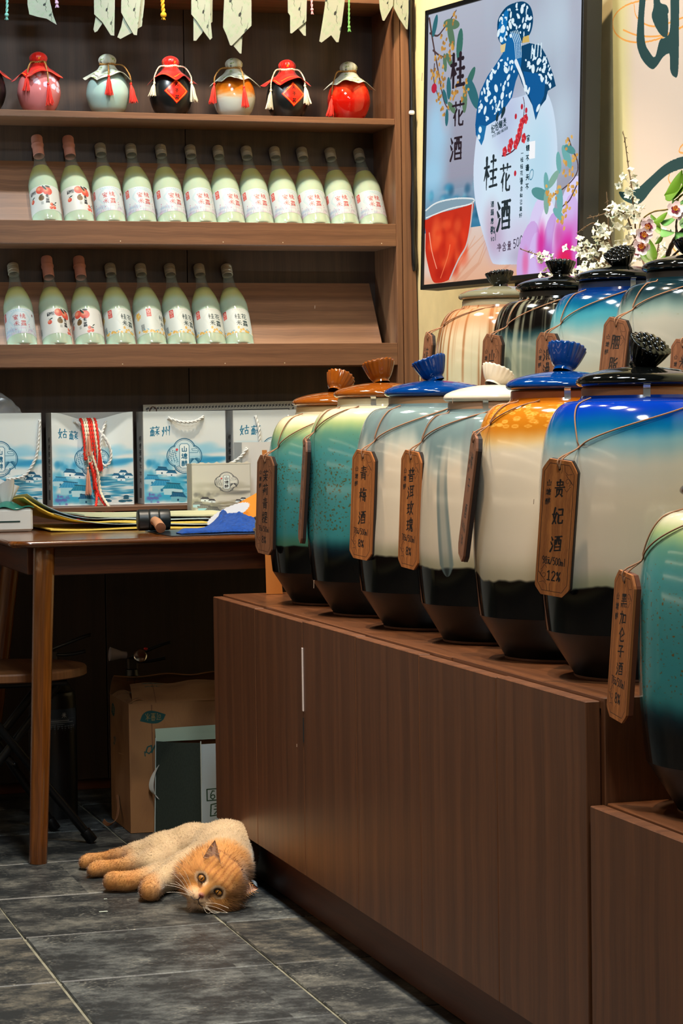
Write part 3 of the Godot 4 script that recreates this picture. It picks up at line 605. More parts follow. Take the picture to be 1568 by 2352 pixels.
func build_bags() -> void:
	var blue1 := bag_tex("姑蘇", true)
	var blue2 := bag_tex("蘇州", true)
	var grey := bag_tex("", false)
	var side := bag_side_tex()
	var y := 0.7905
	var h := 0.262
	var a := gift_bag(Vector3(0.885, y, -6.60), 0.232, h, 0.09, blue2, side, 0.0, "blue landscape gift bag with a hanging white cord, cut off by the left edge")
	var b := gift_bag(Vector3(1.145, y, -6.60), 0.232, h, 0.09, blue1, side, 0.045, "blue landscape gift bag draped with red and cream cords, second from the left")
	var c := gift_bag(Vector3(1.406, y, -6.60), 0.240, h, 0.09, blue2, side, 0.0, "blue landscape gift bag with a short curved cord handle, third from the left")
	var d := gift_bag(Vector3(1.668, y, -6.60), 0.240, h, 0.09, blue1, side, 0.0, "blue landscape gift bag at the right, half behind the first jar")
	rope([Vector3(0.227, 0.242, 0.003), Vector3(0.222, 0.19, 0.006), Vector3(0.214, 0.14, 0.007), Vector3(0.196, 0.105, 0.007), Vector3(0.175, 0.085, 0.007), Vector3(0.13, 0.078, 0.006)], 0.0042, mats.white_cord, a, "cord_handle")
	rope([Vector3(0.068, 0.238, -0.022), Vector3(0.09, 0.228, -0.014), Vector3(0.125, 0.220, -0.012), Vector3(0.150, 0.190, 0.006), Vector3(0.166, 0.15, 0.008), Vector3(0.160, 0.118, 0.008), Vector3(0.142, 0.114, 0.008), Vector3(0.136, 0.15, 0.006), Vector3(0.142, 0.20, 0.002), Vector3(0.158, 0.236, -0.016)], 0.0042, mats.white_cord, b, "cord_handle")
	rope([Vector3(0.072, 0.244, 0.0), Vector3(0.085, 0.238, 0.006), Vector3(0.105, 0.232, 0.010), Vector3(0.128, 0.230, 0.011), Vector3(0.150, 0.233, 0.010), Vector3(0.166, 0.240, 0.006), Vector3(0.176, 0.246, 0.0)], 0.0042, mats.white_cord, c, "cord_handle")
	rope([Vector3(0.066, 0.246, 0.0), Vector3(0.074, 0.21, 0.006), Vector3(0.078, 0.16, 0.007), Vector3(0.10, 0.12, 0.007), Vector3(0.14, 0.13, 0.007), Vector3(0.158, 0.18, 0.006), Vector3(0.164, 0.246, 0.0)], 0.0042, mats.white_cord, d, "cord_handle")
	# white bag and the small cream bag on the table in front
	gift_bag(Vector3(1.634, 0.7545, -6.37), 0.16, 0.208, 0.09, null, null, 0.0, "plain white paper bag behind the farthest jar's tag", Color(0.84, 0.84, 0.82))
	var e := gift_bag(Vector3(1.484, 0.7545, -6.34), 0.166, 0.152, 0.06, grey, null, 0.0, "small cream gift bag with grey ink landscape and seal, torn along its top", Color(0.80, 0.78, 0.71))
	rope([Vector3(0.120, 0.152, -0.03), Vector3(0.135, 0.160, -0.03), Vector3(0.15, 0.172, -0.03), Vector3(0.165, 0.192, -0.028)], 0.0042, mats.white_cord, e, "cord_handle")
	var torn := MB.new()
	var pts := PackedVector2Array([Vector2(0, -0.002)])
	for k in 22:
		pts.append(Vector2(k / 21.0 * 0.164, 0.002 + 0.0022 * sin(k * 2.3) + 0.001 * sin(k * 5.1)))
	pts.append(Vector2(0.164, -0.002))
	torn.prism(pts, 0.0008, Transform3D(Basis(), Vector3(0.001, 0.152, -0.0015)))
	mesh("torn_rim", torn, M(Color(0.85, 0.83, 0.76), 0.8), e)
	# certificate leaning behind
	var cv := Cv.new(512, 360, Color(0.80, 0.79, 0.74))
	for k in 46:
		for q in [14, 340]:
			cv.oval(16 + k * 10.7, q, 4.2, 3.2, Color(0.32, 0.32, 0.33), 0.5)
			cv.line([Vector2(12 + k * 10.7, q + 6), Vector2(20 + k * 10.7, q - 6)], 1.5, 1.5, Color(0.32, 0.32, 0.33))
	for k in 32:
		for q in [12, 500]:
			cv.oval(q, 16 + k * 10.7, 3.2, 4.2, Color(0.32, 0.32, 0.33), 0.5)
	cv.line([Vector2(26, 28), Vector2(486, 28), Vector2(486, 332), Vector2(26, 332), Vector2(26, 28)], 3, 3, Color(0.22, 0.22, 0.24))
	var ct := boxed("certificate", Vector3.ZERO, Vector3(0.46, 0.285, 0.004), M(Color.WHITE, 0.6, cv.done()))
	var cm := MB.new()
	cm.prism(PackedVector2Array([Vector2(-0.23, 0), Vector2(0.23, 0), Vector2(0.23, 0.285), Vector2(-0.23, 0.285)]), 0.003, Transform3D(), Rect2(-0.23, 0, 0.46, 0.285))
	ct.mesh = cm.done()
	ct.transform = Transform3D(Basis(Vector3.BACK, deg_to_rad(0.8)), Vector3(1.672, 0.791, -6.745))
	tag(ct, "bordered paper certificate standing behind the gift bags", "certificate")
	# the cords and tassels over the second bag
	var q := Vector3(1.145, y, -6.60)
	var hank := thing("tassel_cords", "hank of red and cream silk cords with tassels hung over the second gift bag", "cords", q)
	var x0 := 0.088
	for k in 7:
		var red := k in [0, 3, 4, 6]
		var x: float = x0 + k * 0.0066
		var low: float = [0.15, 0.115, 0.10, 0.045, 0.03, 0.06, 0.10][k]
		rope([Vector3(x, 0.236, -0.044), Vector3(x, 0.243, -0.030), Vector3(x + 0.0003, 0.233, -0.008), Vector3(x + 0.002, 0.19, 0.010), Vector3(x + 0.004 + 0.002 * (k % 3), 0.13, 0.011), Vector3(lerpf(x, 0.128, 0.4), low, 0.011)], 0.0036, mats.red_thread if red else mats.cream_thread, hank)
	rope([Vector3(0.105, 0.12, 0.014), Vector3(0.118, 0.07, 0.016), Vector3(0.122, 0.035, 0.018), Vector3(0.110, -0.004, 0.060), Vector3(0.094, -0.018, 0.10), Vector3(0.075, -0.030, 0.125)], 0.004, mats.red_thread, hank)
	rope([Vector3(0.112, 0.10, 0.016), Vector3(0.120, 0.05, 0.018), Vector3(0.135, 0.012, 0.030), Vector3(0.148, -0.012, 0.08), Vector3(0.160, -0.026, 0.11)], 0.004, mats.red_thread, hank)
	rope([Vector3(0.108, 0.15, 0.016), Vector3(0.126, 0.09, 0.018), Vector3(0.132, 0.04, 0.020), Vector3(0.142, 0.006, 0.06), Vector3(0.152, -0.014, 0.09)], 0.004, mats.cream_thread, hank)
	tassel(Vector3(0.102, 0.200, 0.016), 0.062, 0.010, mats.pink_thread, hank)
	tassel(Vector3(0.098, 0.105, 0.016), 0.078, 0.011, mats.pink_thread, hank)
	tassel(Vector3(0.132, 0.155, 0.016), 0.062, 0.010, mats.red_thread, hank)
	tassel(Vector3(0.136, -0.005, 0.085), 0.026, 0.030, mats.pink_thread, hank, Vector3(0, 0, 0.01), 60)
	tassel(Vector3(0.160, -0.026, 0.11), 0.006, 0.006, mats.red_thread, hank, Vector3(0.056, 0, 0.01), 24)
	tassel(Vector3(0.075, -0.030, 0.125), 0.004, 0.006, mats.red_thread, hank, Vector3(-0.04, 0, 0.012), 24)
	# clear plastic bag at the left
	var pb := MB.new()
	var rows := []
	for i in 15:
		var v := i / 14.0
		var row := PackedVector3Array()
		for j in 25:
			var a2 := TAU * j / 24.0
			var rr := 0.07 * sqrt(1.0 - v * v * 0.98) * (1.0 + 0.14 * sin(a2 * 5.0 + v * 6.0) + 0.08 * sin(a2 * 9.0 + v * 11.0))
			row.append(Vector3(rr * sin(a2), v * 0.078 + 0.006 * sin(a2 * 3.0), rr * 0.45 * cos(a2)))
		rows.append(row)
	pb.grid(rows, true)
	var po := mesh("plastic_bag", pb, M(Color(0.86, 0.88, 0.90, 0.22), 0.2, null, {"transparency": BaseMaterial3D.TRANSPARENCY_ALPHA}))
	po.position = Vector3(1.000, 1.030, -6.665)
	tag(po, "crumpled clear plastic bag on top of the leftmost gift bag", "bag")


func build_under_table() -> void:
	# stool
	var s := thing("folding_stool", "round topped stool with dark folding metal legs behind the table leg", "stool", Vector3(0.885, 0, -5.80))
	var m := MB.new()
	m.lathe([Vector2(0.0, 0.406), Vector2(0.19, 0.406), Vector2(0.195, 0.409), Vector2(0.195, 0.424), Vector2(0.192, 0.428), Vector2(0.0, 0.4285)], 64, 30)
	for k in m.uv.size():
		m.uv[k] = Vector2(m.v[k].x, m.v[k].z)
	mesh("seat", m, M(Color(0.80, 0.66, 0.50), 0.5, wood_tex(256, 256, Color(0.62, 0.48, 0.35), Color(0.50, 0.37, 0.26), 71), {"uv1_scale": Vector3(3, 1, 1)}), s)
	for q in [[Vector3(-0.12, 0.40, 0.10), Vector3(0.184, 0.006, 0.11)], [Vector3(0.12, 0.40, 0.09), Vector3(-0.20, 0.006, 0.09)], [Vector3(-0.12, 0.40, -0.10), Vector3(0.128, 0.006, -0.09)], [Vector3(0.12, 0.40, -0.09), Vector3(-0.20, 0.006, -0.11)]]:
		m = MB.new()
		m.tube([q[0], q[1]], 0.0105, 12)
		m.tube([q[1].lerp(q[0], 0.06), q[1] + (q[1] - q[0]).normalized() * 0.002], 0.0135, 12)
		mesh("leg", m, mats.black_metal, s)
	for z in [-0.095, 0.095]:
		m = MB.new()
		m.tube([Vector3(-0.13, 0.395, z), Vector3(0.13, 0.395, z)], 0.010, 10)
		mesh("rail", m, mats.black_metal, s)
	m = MB.new()
	m.tube([Vector3(0.0, 0.20, -0.1), Vector3(0.0, 0.20, 0.1)], 0.007, 10)
	mesh("cross_bar", m, mats.black_metal, s)
	# extinguisher behind the leg
	var lab := Cv.new(200, 300, Color(0.16, 0.22, 0.29))
	var r := RandomNumberGenerator.new()
	r.seed = 5
	glyph(lab, "米", 96, 16, 26, 24, 3, Color(0.75, 0.78, 0.80), false)
	for k in 26:
		lab.rect(22, 50 + k * 9.2, 60 + r.randf() * 100, 2.6 if k % 6 else 5.0, Color(0.58, 0.62, 0.66))
	for k in 4:
		lab.rect(18, 44 + k * 60, 164, 1.2, Color(0.5, 0.55, 0.6))
	var e := fire_bottle(Vector3(1.050, 0, -6.12), 0.062, 0.40, "dark fire extinguisher with a blue text label in the shadow under the table")
	var lm := MB.new()
	var rows := []
	for i in 2:
		var row := PackedVector3Array()
		for j in 17:
			var a := deg_to_rad(-35.0 + 100.0 * j / 16.0)
			row.append(Vector3(sin(a) * 0.0626, 0.115 + 0.17 * i, cos(a) * 0.0626))
		rows.append(row)
	lm.grid(rows, false, false, 0.0, 1.0, 1.0, 0.0)
	mesh("text_label", lm, M(Color.WHITE, 0.5, lab.done()), e)
	# second extinguisher behind the carton, its horn and lever in view
	var f := fire_bottle(Vector3(1.290, 0, -6.25), 0.062, 0.36, "fire extinguisher behind the carton, white horn and black lever above it")
	m = MB.new()
	m.lathe([Vector2(0.0, 0.0), Vector2(0.009, 0.0), Vector2(0.010, 0.014), Vector2(0.019, 0.046), Vector2(0.0165, 0.046), Vector2(0.007, 0.01)], 24)
	var horn := mesh("horn", m, M(Color(0.62, 0.58, 0.60), 0.6), f)
	horn.transform = Transform3D(Basis(Vector3.BACK, deg_to_rad(84)), Vector3(-0.020, 0.402, 0.03))
	m = MB.new()
	m.lathe([Vector2(0, 0), Vector2(0.016, 0), Vector2(0.0175, 0.003), Vector2(0.0175, 0.010), Vector2(0.014, 0.012), Vector2(0, 0.012)], 24)
	var ga := mesh("gauge", m, mats.chrome, f)
	ga.transform = Transform3D(Basis(Vector3.RIGHT, deg_to_rad(70)), Vector3(0.012, 0.398, 0.045))
	m = MB.new()
	m.ball(Vector3(0.030, 0.418, 0.04), Vector3(0.006, 0.004, 0.004), 12, 8)
	mesh("pin", m, M(Color(0.7, 0.1, 0.08), 0.4), f)
	# carton
	var c := thing("cardboard_carton", "open brown cardboard carton with a green leaf mark under the table", "box")
	var kraft := Cv.new(384, 384, Color(0.56, 0.385, 0.23))
	for k in 90:
		kraft.line([Vector2(r.randf() * 384, 0), Vector2(r.randf() * 384, 384)], 1.0, 1.0, Color(0.44, 0.29, 0.17, 0.10))
	for k in 30:
		kraft.blob(r.randf() * 384, r.randf() * 384, 20 + r.randf() * 50, 30 + r.randf() * 60, Color(0.42, 0.27, 0.15, 0.22))
	kraft.line([Vector2(70, 6), Vector2(74, 380)], 3, 2, Color(0.40, 0.25, 0.14))
	kraft.line([Vector2(310, 6), Vector2(306, 200)], 2, 1, Color(0.60, 0.43, 0.27))
	kraft.line([Vector2(130, 170), Vector2(230, 164)], 4, 2, Color(0.62, 0.46, 0.30))
	var leaf := PackedVector2Array()
	for k in 13:
		leaf.append(Vector2(34 + k * 6.6, 52 - 24 * sin(PI * pow(k / 12.0, 0.6)) - k * 1.4))
	for k in 13:
		leaf.append(Vector2(113 - k * 6.6, 35 + 20 * sin(PI * pow(k / 12.0, 0.6)) + k * 1.4))
	kraft.poly(leaf, Color(0.02, 0.24, 0.23))
	for k in 3:
		# the mark stands on its head
		for st in strokes(PART[["aqua", "mass", "can"][k]], 50 + k * 17, 30, 16, 22):
			var turned := []
			for p in st:
				turned.append(Vector2((50 + k * 17) * 2 + 16 - p.x, 82 - p.y))
			kraft.line(turned, 1.5, 1.5, Color(0.55, 0.42, 0.22))
	var teal := Color(0.03, 0.25, 0.24)
	kraft.line([Vector2(50, 146), Vector2(56, 130), Vector2(68, 126), Vector2(68, 142), Vector2(60, 150), Vector2(52, 144)], 4, 3, teal)
	kraft.line([Vector2(68, 146), Vector2(78, 128), Vector2(84, 122), Vector2(84, 140), Vector2(96, 124)], 5, 3, teal)
	kraft.line([Vector2(48, 156), Vector2(46, 142)], 3, 2, teal)
	var km := M(Color.WHITE, 0.8, kraft.done())
	var bx0 := 1.183
	var bx1 := 1.500
	var bz1 := -5.780
	var bz0 := -6.02
	var bh := 0.322
	var fr := MB.new()
	rows = []
	for i in 13:
		var v := i / 12.0
		var row := PackedVector3Array()
		for j in 17:
			var u := j / 16.0
			row.append(Vector3(lerpf(bx0, bx1, u), 0.001 + v * bh, bz1 + 0.004 * sin(u * 9.0 + v * 5.0) * sin(PI * u) + 0.003 * sin(v * 13.0) * sin(PI * u)))
		rows.append(row)
	fr.sheet(rows, 0.004)
	mesh("front_panel", fr, km, c)
	fr = MB.new()
	rows = []
	for i in 13:
		var v := i / 12.0
		var row := PackedVector3Array()
		for j in 9:
			var u := j / 8.0
			row.append(Vector3(bx0 - 0.006 * sin(PI * u) * sin(PI * v) * sin(v * 7.0 + 1.0), 0.001 + v * bh, lerpf(bz0, bz1, u)))
		rows.append(row)
	fr.sheet(rows, 0.004)
	mesh("side_panel", fr, km, c)
	boxed("back_panel", Vector3((bx0 + bx1) * 0.5, bh * 0.5, bz0), Vector3(bx1 - bx0, bh, 0.004), km, c)
	boxed("side_panel", Vector3(bx1, bh * 0.5, (bz0 + bz1) * 0.5), Vector3(0.004, bh, bz1 - bz0), km, c)
	boxed("bottom_panel", Vector3((bx0 + bx1) * 0.5, 0.004, (bz0 + bz1) * 0.5), Vector3(bx1 - bx0, 0.004, bz1 - bz0), km, c)
	for q in [[[Vector3(bx0 + 0.01, bh, bz1), Vector3(bx1, bh + 0.004, bz1)], Vector3(0.02, 0.036, -0.13), 0], [[Vector3(bx0, bh, bz0 + 0.02), Vector3(bx0, bh, bz1 - 0.01)], Vector3(0.05, 0.004, 0.0), 1], [[Vector3(bx0, bh, bz0), Vector3(bx1, bh, bz0)], Vector3(0.0, 0.05, 0.06), 2]]:
		rows = []
		for i in 9:
			var v := i / 8.0
			var row := PackedVector3Array()
			for j in 17:
				var u := j / 16.0
				var p: Vector3 = q[0][0].lerp(q[0][1], u) + q[1] * v + Vector3(0, 0.010 * sin(PI * v) + 0.003 * sin(u * 14.0 + q[2]) * v, 0.003 * sin(u * 23.0) * v)
				row.append(p)
			rows.append(row)
		fr = MB.new()
		fr.sheet(rows, 0.003)
		mesh("flap", fr, km, c)
	# strip of torn card curling on the floor
	rows = []
	for i in 19:
		var v := i / 18.0
		var a := v * 2.6
		var p := Vector3(1.176 - 0.042 * (1.0 - cos(a)) * 0.55, 0.075 * pow(1.0 - v, 2.2) + 0.0015 + 0.012 * pow(v, 6.0), -5.92 + 0.055 * sin(a))
		rows.append(PackedVector3Array([p, p + Vector3(0.003, 0.011 - 0.009 * (1 - v), 0.010)]))
	fr = MB.new()
	fr.sheet(rows, 0.0012)
	var ts := mesh("torn_card_strip", fr, M(Color(0.50, 0.32, 0.19), 0.8))
	tag(ts, "curled strip of torn cardboard on the floor beside the carton", "scrap")
	# green and white shopping bag
	var bag := thing("shopping_bag", "dark green and white non woven shopping bag standing against the carton", "bag")
	var gm := M(Color(0.125, 0.17, 0.14), 0.85, plain_noise_tex(96, Color(0.95, 0.95, 0.95), 0.2, 0.3, 3))
	var wm := Cv.new(128, 256, Color(0.68, 0.74, 0.77))
	wm.line([Vector2(14, 128), Vector2(56, 128), Vector2(56, 160), Vector2(14, 160), Vector2(14, 128)], 3, 3, Color(0.10, 0.22, 0.14))
	glyph(wm, "6", 22, 132, 14, 25, 2.6, Color(0.10, 0.22, 0.14), false)
	wm.line([Vector2(24, 172), Vector2(60, 166), Vector2(60, 200), Vector2(22, 204), Vector2(24, 172)], 3, 3, Color(0.10, 0.22, 0.14))
	glyph(wm, "天", 30, 172, 24, 28, 2.6, Color(0.10, 0.22, 0.14), false)
	var gx := 1.2410
	var gz := -5.690
	for k in 3:
		rows = []
		for i in 13:
			var v := i / 12.0
			var row := PackedVector3Array()
			for j in 9:
				var u := j / 8.0
				var p := Vector3.ZERO
				if k == 0:
					p = Vector3(lerpf(gx, 1.343, u) + 0.006 * v * (1 - u), 0.002 + v * 0.228, gz - 0.075 + 0.075 * u + 0.010 * sin(PI * u) * (0.3 + v))
				elif k == 1:
					p = Vector3(lerpf(1.343, 1.47, u), 0.002 + v * 0.224, gz + 0.003 * sin(u * 6 + v * 4))
				else:
					p = Vector3(lerpf(gx + 0.006, 1.47, u), 0.228 + v * 0.032 + (0.004 * u if v > 0.5 else 0.0), gz - 0.075 + 0.004 * u - 0.006 * v)
				row.append(p)
			rows.append(row)
		m = MB.new()
		m.sheet(rows, 0.0012)
		mesh(["side_panel", "front_panel", "lining"][k], m, [gm, M(Color.WHITE, 0.8, wm.done()), M(Color(0.60, 0.66, 0.58), 0.85)][k], bag)
	m = MB.new()
	m.tube([Vector3(1.3432, 0.003, gz + 0.0012), Vector3(1.3432, 0.234, gz + 0.0012)], 0.0016, 6)
	mesh("piping", m, M(Color(0.72, 0.76, 0.74), 0.8), bag)
	m = MB.new()
	m.tube([Vector3(gx - 0.0005, 0.003, gz - 0.074), Vector3(gx + 0.0055, 0.238, gz - 0.074)], 0.0012, 6)
	mesh("piping", m, M(Color(0.72, 0.76, 0.74), 0.8), bag)
	rows = []
	for i in 15:
		var v := i / 14.0
		var p := Vector3(1.2598, 0.1711, -5.7650).lerp(Vector3(1.2562, 0.0919, -5.7650), v) + Vector3(-0.030 * pow(sin(PI * v), 0.7), -0.010 * sin(PI * v), 0)
		rows.append(PackedVector3Array([p, p + Vector3(0.004 + 0.006 * sin(PI * v), 0.010 * cos(PI * v), 0.008)]))
	m = MB.new()
	m.sheet(rows, 0.0012)
	mesh("strap", m, M(Color(0.66, 0.66, 0.64), 0.85), bag)


func fire_bottle(at: Vector3, r: float, h: float, label: String) -> Node3D:
	var t := thing("fire_extinguisher", label, "extinguisher", at)
	var m := MB.new()
	m.lathe(smooth2([Vector2(0.0, 0.0), Vector2(r * 0.92, 0.0), Vector2(r, 0.012), Vector2(r, h * 0.72), Vector2(r * 0.85, h * 0.83), Vector2(r * 0.4, h * 0.93), Vector2(0.018, h * 0.96)], 4) + [Vector2(0.016, h), Vector2(0, h)], 40, 50)
	mesh("cylinder", m, M(Color(0.035, 0.045, 0.055), 0.35), t)
	m = MB.new()
	m.box(Vector3(0, h + 0.016, 0), Vector3(0.028, 0.034, 0.028), 0.004)
	mesh("valve", m, M(Color(0.3, 0.28, 0.26), 0.4, null, {"metallic": 0.7}), t)
	m = MB.new()
	m.tube(curve([Vector3(0.0, h + 0.034, 0.0), Vector3(0.03, h + 0.048, 0.02), Vector3(0.075, h + 0.066, 0.03), Vector3(0.10, h + 0.072, 0.03)], 4), 0.0045, 10)
	m.tube(curve([Vector3(0.0, h + 0.022, 0.0), Vector3(0.04, h + 0.022, 0.02), Vector3(0.085, h + 0.030, 0.03)], 4), 0.0045, 10)
	mesh("lever", m, mats.black, t)
	return t


func build_flowers() -> void:
	var bark := M(Color(0.20, 0.14, 0.10), 0.8)
	var twig := M(Color(0.36, 0.28, 0.18), 0.8)
	var white := M(Color(0.90, 0.91, 0.84), 0.7, null, {"backlight_enabled": true, "backlight": Color(0.3, 0.3, 0.27)})
	var green := M(Color(0.34, 0.50, 0.10), 0.45, null, {"backlight_enabled": true, "backlight": Color(0.35, 0.45, 0.08)})
	var green2 := M(Color(0.36, 0.58, 0.30), 0.45, null, {"backlight_enabled": true, "backlight": Color(0.3, 0.45, 0.2)})
	var sage := M(Color(0.28, 0.42, 0.32), 0.6)
	# a floret: four slim petals on a stalk
	var fl := MB.new()
	for k in 4:
		var a := TAU * k / 4.0
		var o := Vector3(cos(a), 0, sin(a))
		var s := Vector3(-sin(a), 0, cos(a))
		var rows := []
		for i in 5:
			var v := i / 4.0
			var w := 0.0034 * sin(PI * clampf(v * 0.86 + 0.1, 0, 1))
			var p := Vector3(0, 0.008, 0) + o * v * 0.0085 + Vector3(0, 0.003 * sin(v * 2.2), 0)
			rows.append(PackedVector3Array([p - s * w, p + Vector3(0, -0.0006, 0), p + s * w]))
		fl.sheet(rows, 0.0003)
	fl.tube([Vector3.ZERO, Vector3(0, 0.009, 0)], 0.0009, 5)
	var floret := fl.done()
	var lf := MB.new()
	var lr := []
	for i in 9:
		var v := i / 8.0
		var w := 0.5 * 0.42 * pow(sin(PI * pow(v, 0.85)), 0.8) + 0.004
		var p := Vector3(0, 0.10 * sin(v * 2.6), v)
		lr.append(PackedVector3Array([p + Vector3(-w, 0.05 * w, 0), p + Vector3(-w * 0.5, -0.02, 0), p + Vector3(0, -0.035, 0), p + Vector3(w * 0.5, -0.02, 0), p + Vector3(w, 0.05 * w, 0)]))
	lf.sheet(lr, 0.008)
	var leaf := lf.done()
	var vase := func(at: Vector3, label: String) -> void:
		var m := MB.new()
		m.lathe(smooth2([Vector2(0.0, 0.0), Vector2(0.036, 0.0), Vector2(0.05, 0.06), Vector2(0.046, 0.14), Vector2(0.024, 0.21), Vector2(0.026, 0.25)], 4) + [Vector2(0.022, 0.25), Vector2(0.018, 0.2)], 32, 50)
		var o := mesh("vase", m, M(Color(0.30, 0.34, 0.33), 0.3))
		o.position = at
		tag(o, label, "vase")
	vase.call(Vector3(2.125, 0.840, -4.48), "slim grey vase holding the white blossom, hidden behind the blue shouldered jar")
	vase.call(Vector3(2.125, 0.840, -4.16), "slim grey vase holding the leafy branch, hidden behind the back row")
	var t := thing("blossom_branches", "spray of twigs thick with small white blossom beside the screen", "flowers", Vector3(2.125, 0.98, -4.48))
	var org := Vector3(2.125, 0.98, -4.48)
	# [points of the twig, blossoms from, to, how many, spread]
	var lines := [
		[[Vector3(2.1000, 1.2826, -5.0006), Vector3(2.0900, 1.3905, -4.7376), Vector3(2.0900, 1.4267, -4.7230), Vector3(2.0900, 1.4647, -4.7313), Vector3(2.0850, 1.5109, -4.7282), Vector3(2.0850, 1.5593, -4.7456), Vector3(2.0800, 1.6159, -4.7515), Vector3(2.0800, 1.6340, -4.7627)], 0.42, 0.74, 26, 0.020],
		[[Vector3(2.0900, 1.3194, -4.7976), Vector3(2.0700, 1.3707, -4.7905), Vector3(2.0600, 1.4228, -4.7946), Vector3(2.0600, 1.4705, -4.8006), Vector3(2.0600, 1.5088, -4.8069)], 0.0, 0.55, 40, 0.028],
		[[Vector3(2.0700, 1.3172, -4.7634), Vector3(2.0400, 1.3515, -4.7878), Vector3(2.0200, 1.3770, -4.8172), Vector3(2.0200, 1.3973, -4.8363)], 0.15, 1.0, 52, 0.030],
		[[Vector3(2.0800, 1.4266, -4.7233), Vector3(2.0600, 1.4535, -4.7140), Vector3(2.0500, 1.4610, -4.7374), Vector3(2.0300, 1.4554, -4.7617), Vector3(2.0000, 1.4478, -4.7749)], 0.05, 0.72, 34, 0.022],
		[[Vector3(2.0700, 1.3957, -4.8090), Vector3(2.0400, 1.4219, -4.7861), Vector3(2.0200, 1.4383, -4.7817), Vector3(2.0000, 1.4292, -4.7875), Vector3(1.9900, 1.4185, -4.8078)], 0.0, 0.5, 26, 0.022],
		[[Vector3(2.0700, 1.3078, -4.7637), Vector3(2.0400, 1.3172, -4.7647), Vector3(2.0200, 1.3295, -4.8135), Vector3(2.0200, 1.3413, -4.8501)], 0.0, 1.0, 40, 0.026],
		[[Vector3(2.1000, 1.3103, -4.6484), Vector3(2.1000, 1.3555, -4.6363), Vector3(2.1000, 1.3956, -4.6200)], 0.1, 1.0, 22, 0.03],
		[[Vector3(2.0000, 1.2672, -4.8910), Vector3(1.9700, 1.3262, -4.8561), Vector3(1.9500, 1.3540, -4.8463), Vector3(1.9400, 1.3714, -4.8796), Vector3(1.9300, 1.3870, -4.9400), Vector3(1.9300, 1.3976, -4.9932)], 0.30, 0.72, 22, 0.016],
		[[Vector3(1.9900, 1.2768, -4.8916), Vector3(1.9650, 1.3060, -4.9004), Vector3(1.9600, 1.3255, -4.9080)], 0.3, 1.0, 14, 0.016],
	]
	for q in lines:
		var pts := []
		for p in q[0]:
			pts.append(p - org)
		if pts[0].y > 0.32:
			pts.push_front(Vector3(pts[0].x * 0.4, 0.14, pts[0].z * 0.25))
		pts.push_front(Vector3(0, 0.02, 0))
		var c := curve(pts, 8)
		var m := MB.new()
		var rad := []
		for k in c.size():
			rad.append(lerpf(0.0026, 0.0009, float(k) / c.size()))
		m.tube(c, rad, 6)
		for k in 22:
			# buds and spurs
			var i: int = int(rng.randf_range(0.45, 0.98) * (c.size() - 1))
			var d := Vector3(rng.randfn(), rng.randfn(), rng.randfn()).normalized()
			m.tube([c[i], c[i] + d * 0.006], [0.0012, 0.0004], 5)
		mesh("twig", m, twig, t)
		var start: int = c.size() - q[0].size() * 8
		for k in int(q[3] * 1.3):
			var i := clampi(int(start + rng.randf_range(q[1], q[2]) * (c.size() - start)), 0, c.size() - 1)
			var p: Vector3 = c[i] + Vector3(rng.randfn(), rng.randfn() * 0.8, rng.randfn()) * q[4] * 0.55
			var o := mesh("blossom", floret, white, t)
			var up := Vector3(rng.randfn() - 0.5, rng.randfn() + 0.4, rng.randfn() + 0.6).normalized()
			var sc := rng.randf_range(0.75, 1.2)
			o.transform = Transform3D(Basis(Quaternion(Vector3.UP, up)).scaled(Vector3.ONE * sc), p)
			if k % 5 == 0:
				var g := mesh("leaf", leaf, sage, t)
				g.transform = Transform3D(Basis(Quaternion(Vector3.BACK, up)).scaled(Vector3.ONE * 0.014), p)
	# the leafy branch with pink hearted flowers
	var u := thing("leafy_branch", "leafy green branch with white and pink flowers at the right edge", "flowers", Vector3(2.125, 0.98, -4.16))
	org = Vector3(2.125, 0.98, -4.16)
	var trunk := [
		[[Vector3(2.0600, 1.2843, -4.5170), Vector3(2.0600, 1.3267, -4.5075), Vector3(2.0600, 1.3581, -4.4856), Vector3(2.0600, 1.3822, -4.4514), Vector3(2.0600, 1.4000, -4.3993), Vector3(2.0600, 1.4269, -4.3082)], 0.0065],
		[[Vector3(2.0600, 1.3267, -4.5075), Vector3(2.0500, 1.3460, -4.4409), Vector3(2.0500, 1.3598, -4.3889), Vector3(2.0500, 1.3710, -4.3080)], 0.003],
		[[Vector3(2.0600, 1.3817, -4.4451), Vector3(2.0600, 1.4042, -4.4510), Vector3(2.0600, 1.4215, -4.4464)], 0.003],
		[[Vector3(2.0500, 1.4666, -4.3664), Vector3(2.0500, 1.4618, -4.4075), Vector3(2.0400, 1.4399, -4.4382), Vector3(2.0400, 1.4403, -4.5127), Vector3(2.0300, 1.4295, -4.5450), Vector3(2.0300, 1.4132, -4.5652), Vector3(2.0200, 1.3893, -4.5476)], 0.0022],
		[[Vector3(2.0500, 1.4637, -4.2476), Vector3(2.0500, 1.4696, -4.3261), Vector3(2.0500, 1.4666, -4.3664)], 0.003],
	]
	for q in trunk:
		var pts := []
		for p in q[0]:
			pts.append(p - org)
		if q[1] > 0.006:
			pts.push_front(Vector3(0, 0.03, 0))
		var c := curve(pts, 8)
		var m := MB.new()
		var rad := []
		for k in c.size():
			rad.append(q[1] * lerpf(1.0, 0.55, float(k) / c.size()) * (1.0 + 0.12 * sin(k * 1.7)))
		m.tube(c, rad, 9)
		mesh("stem", m, bark if q[1] > 0.0025 else M(Color(0.42, 0.36, 0.12), 0.7), u)
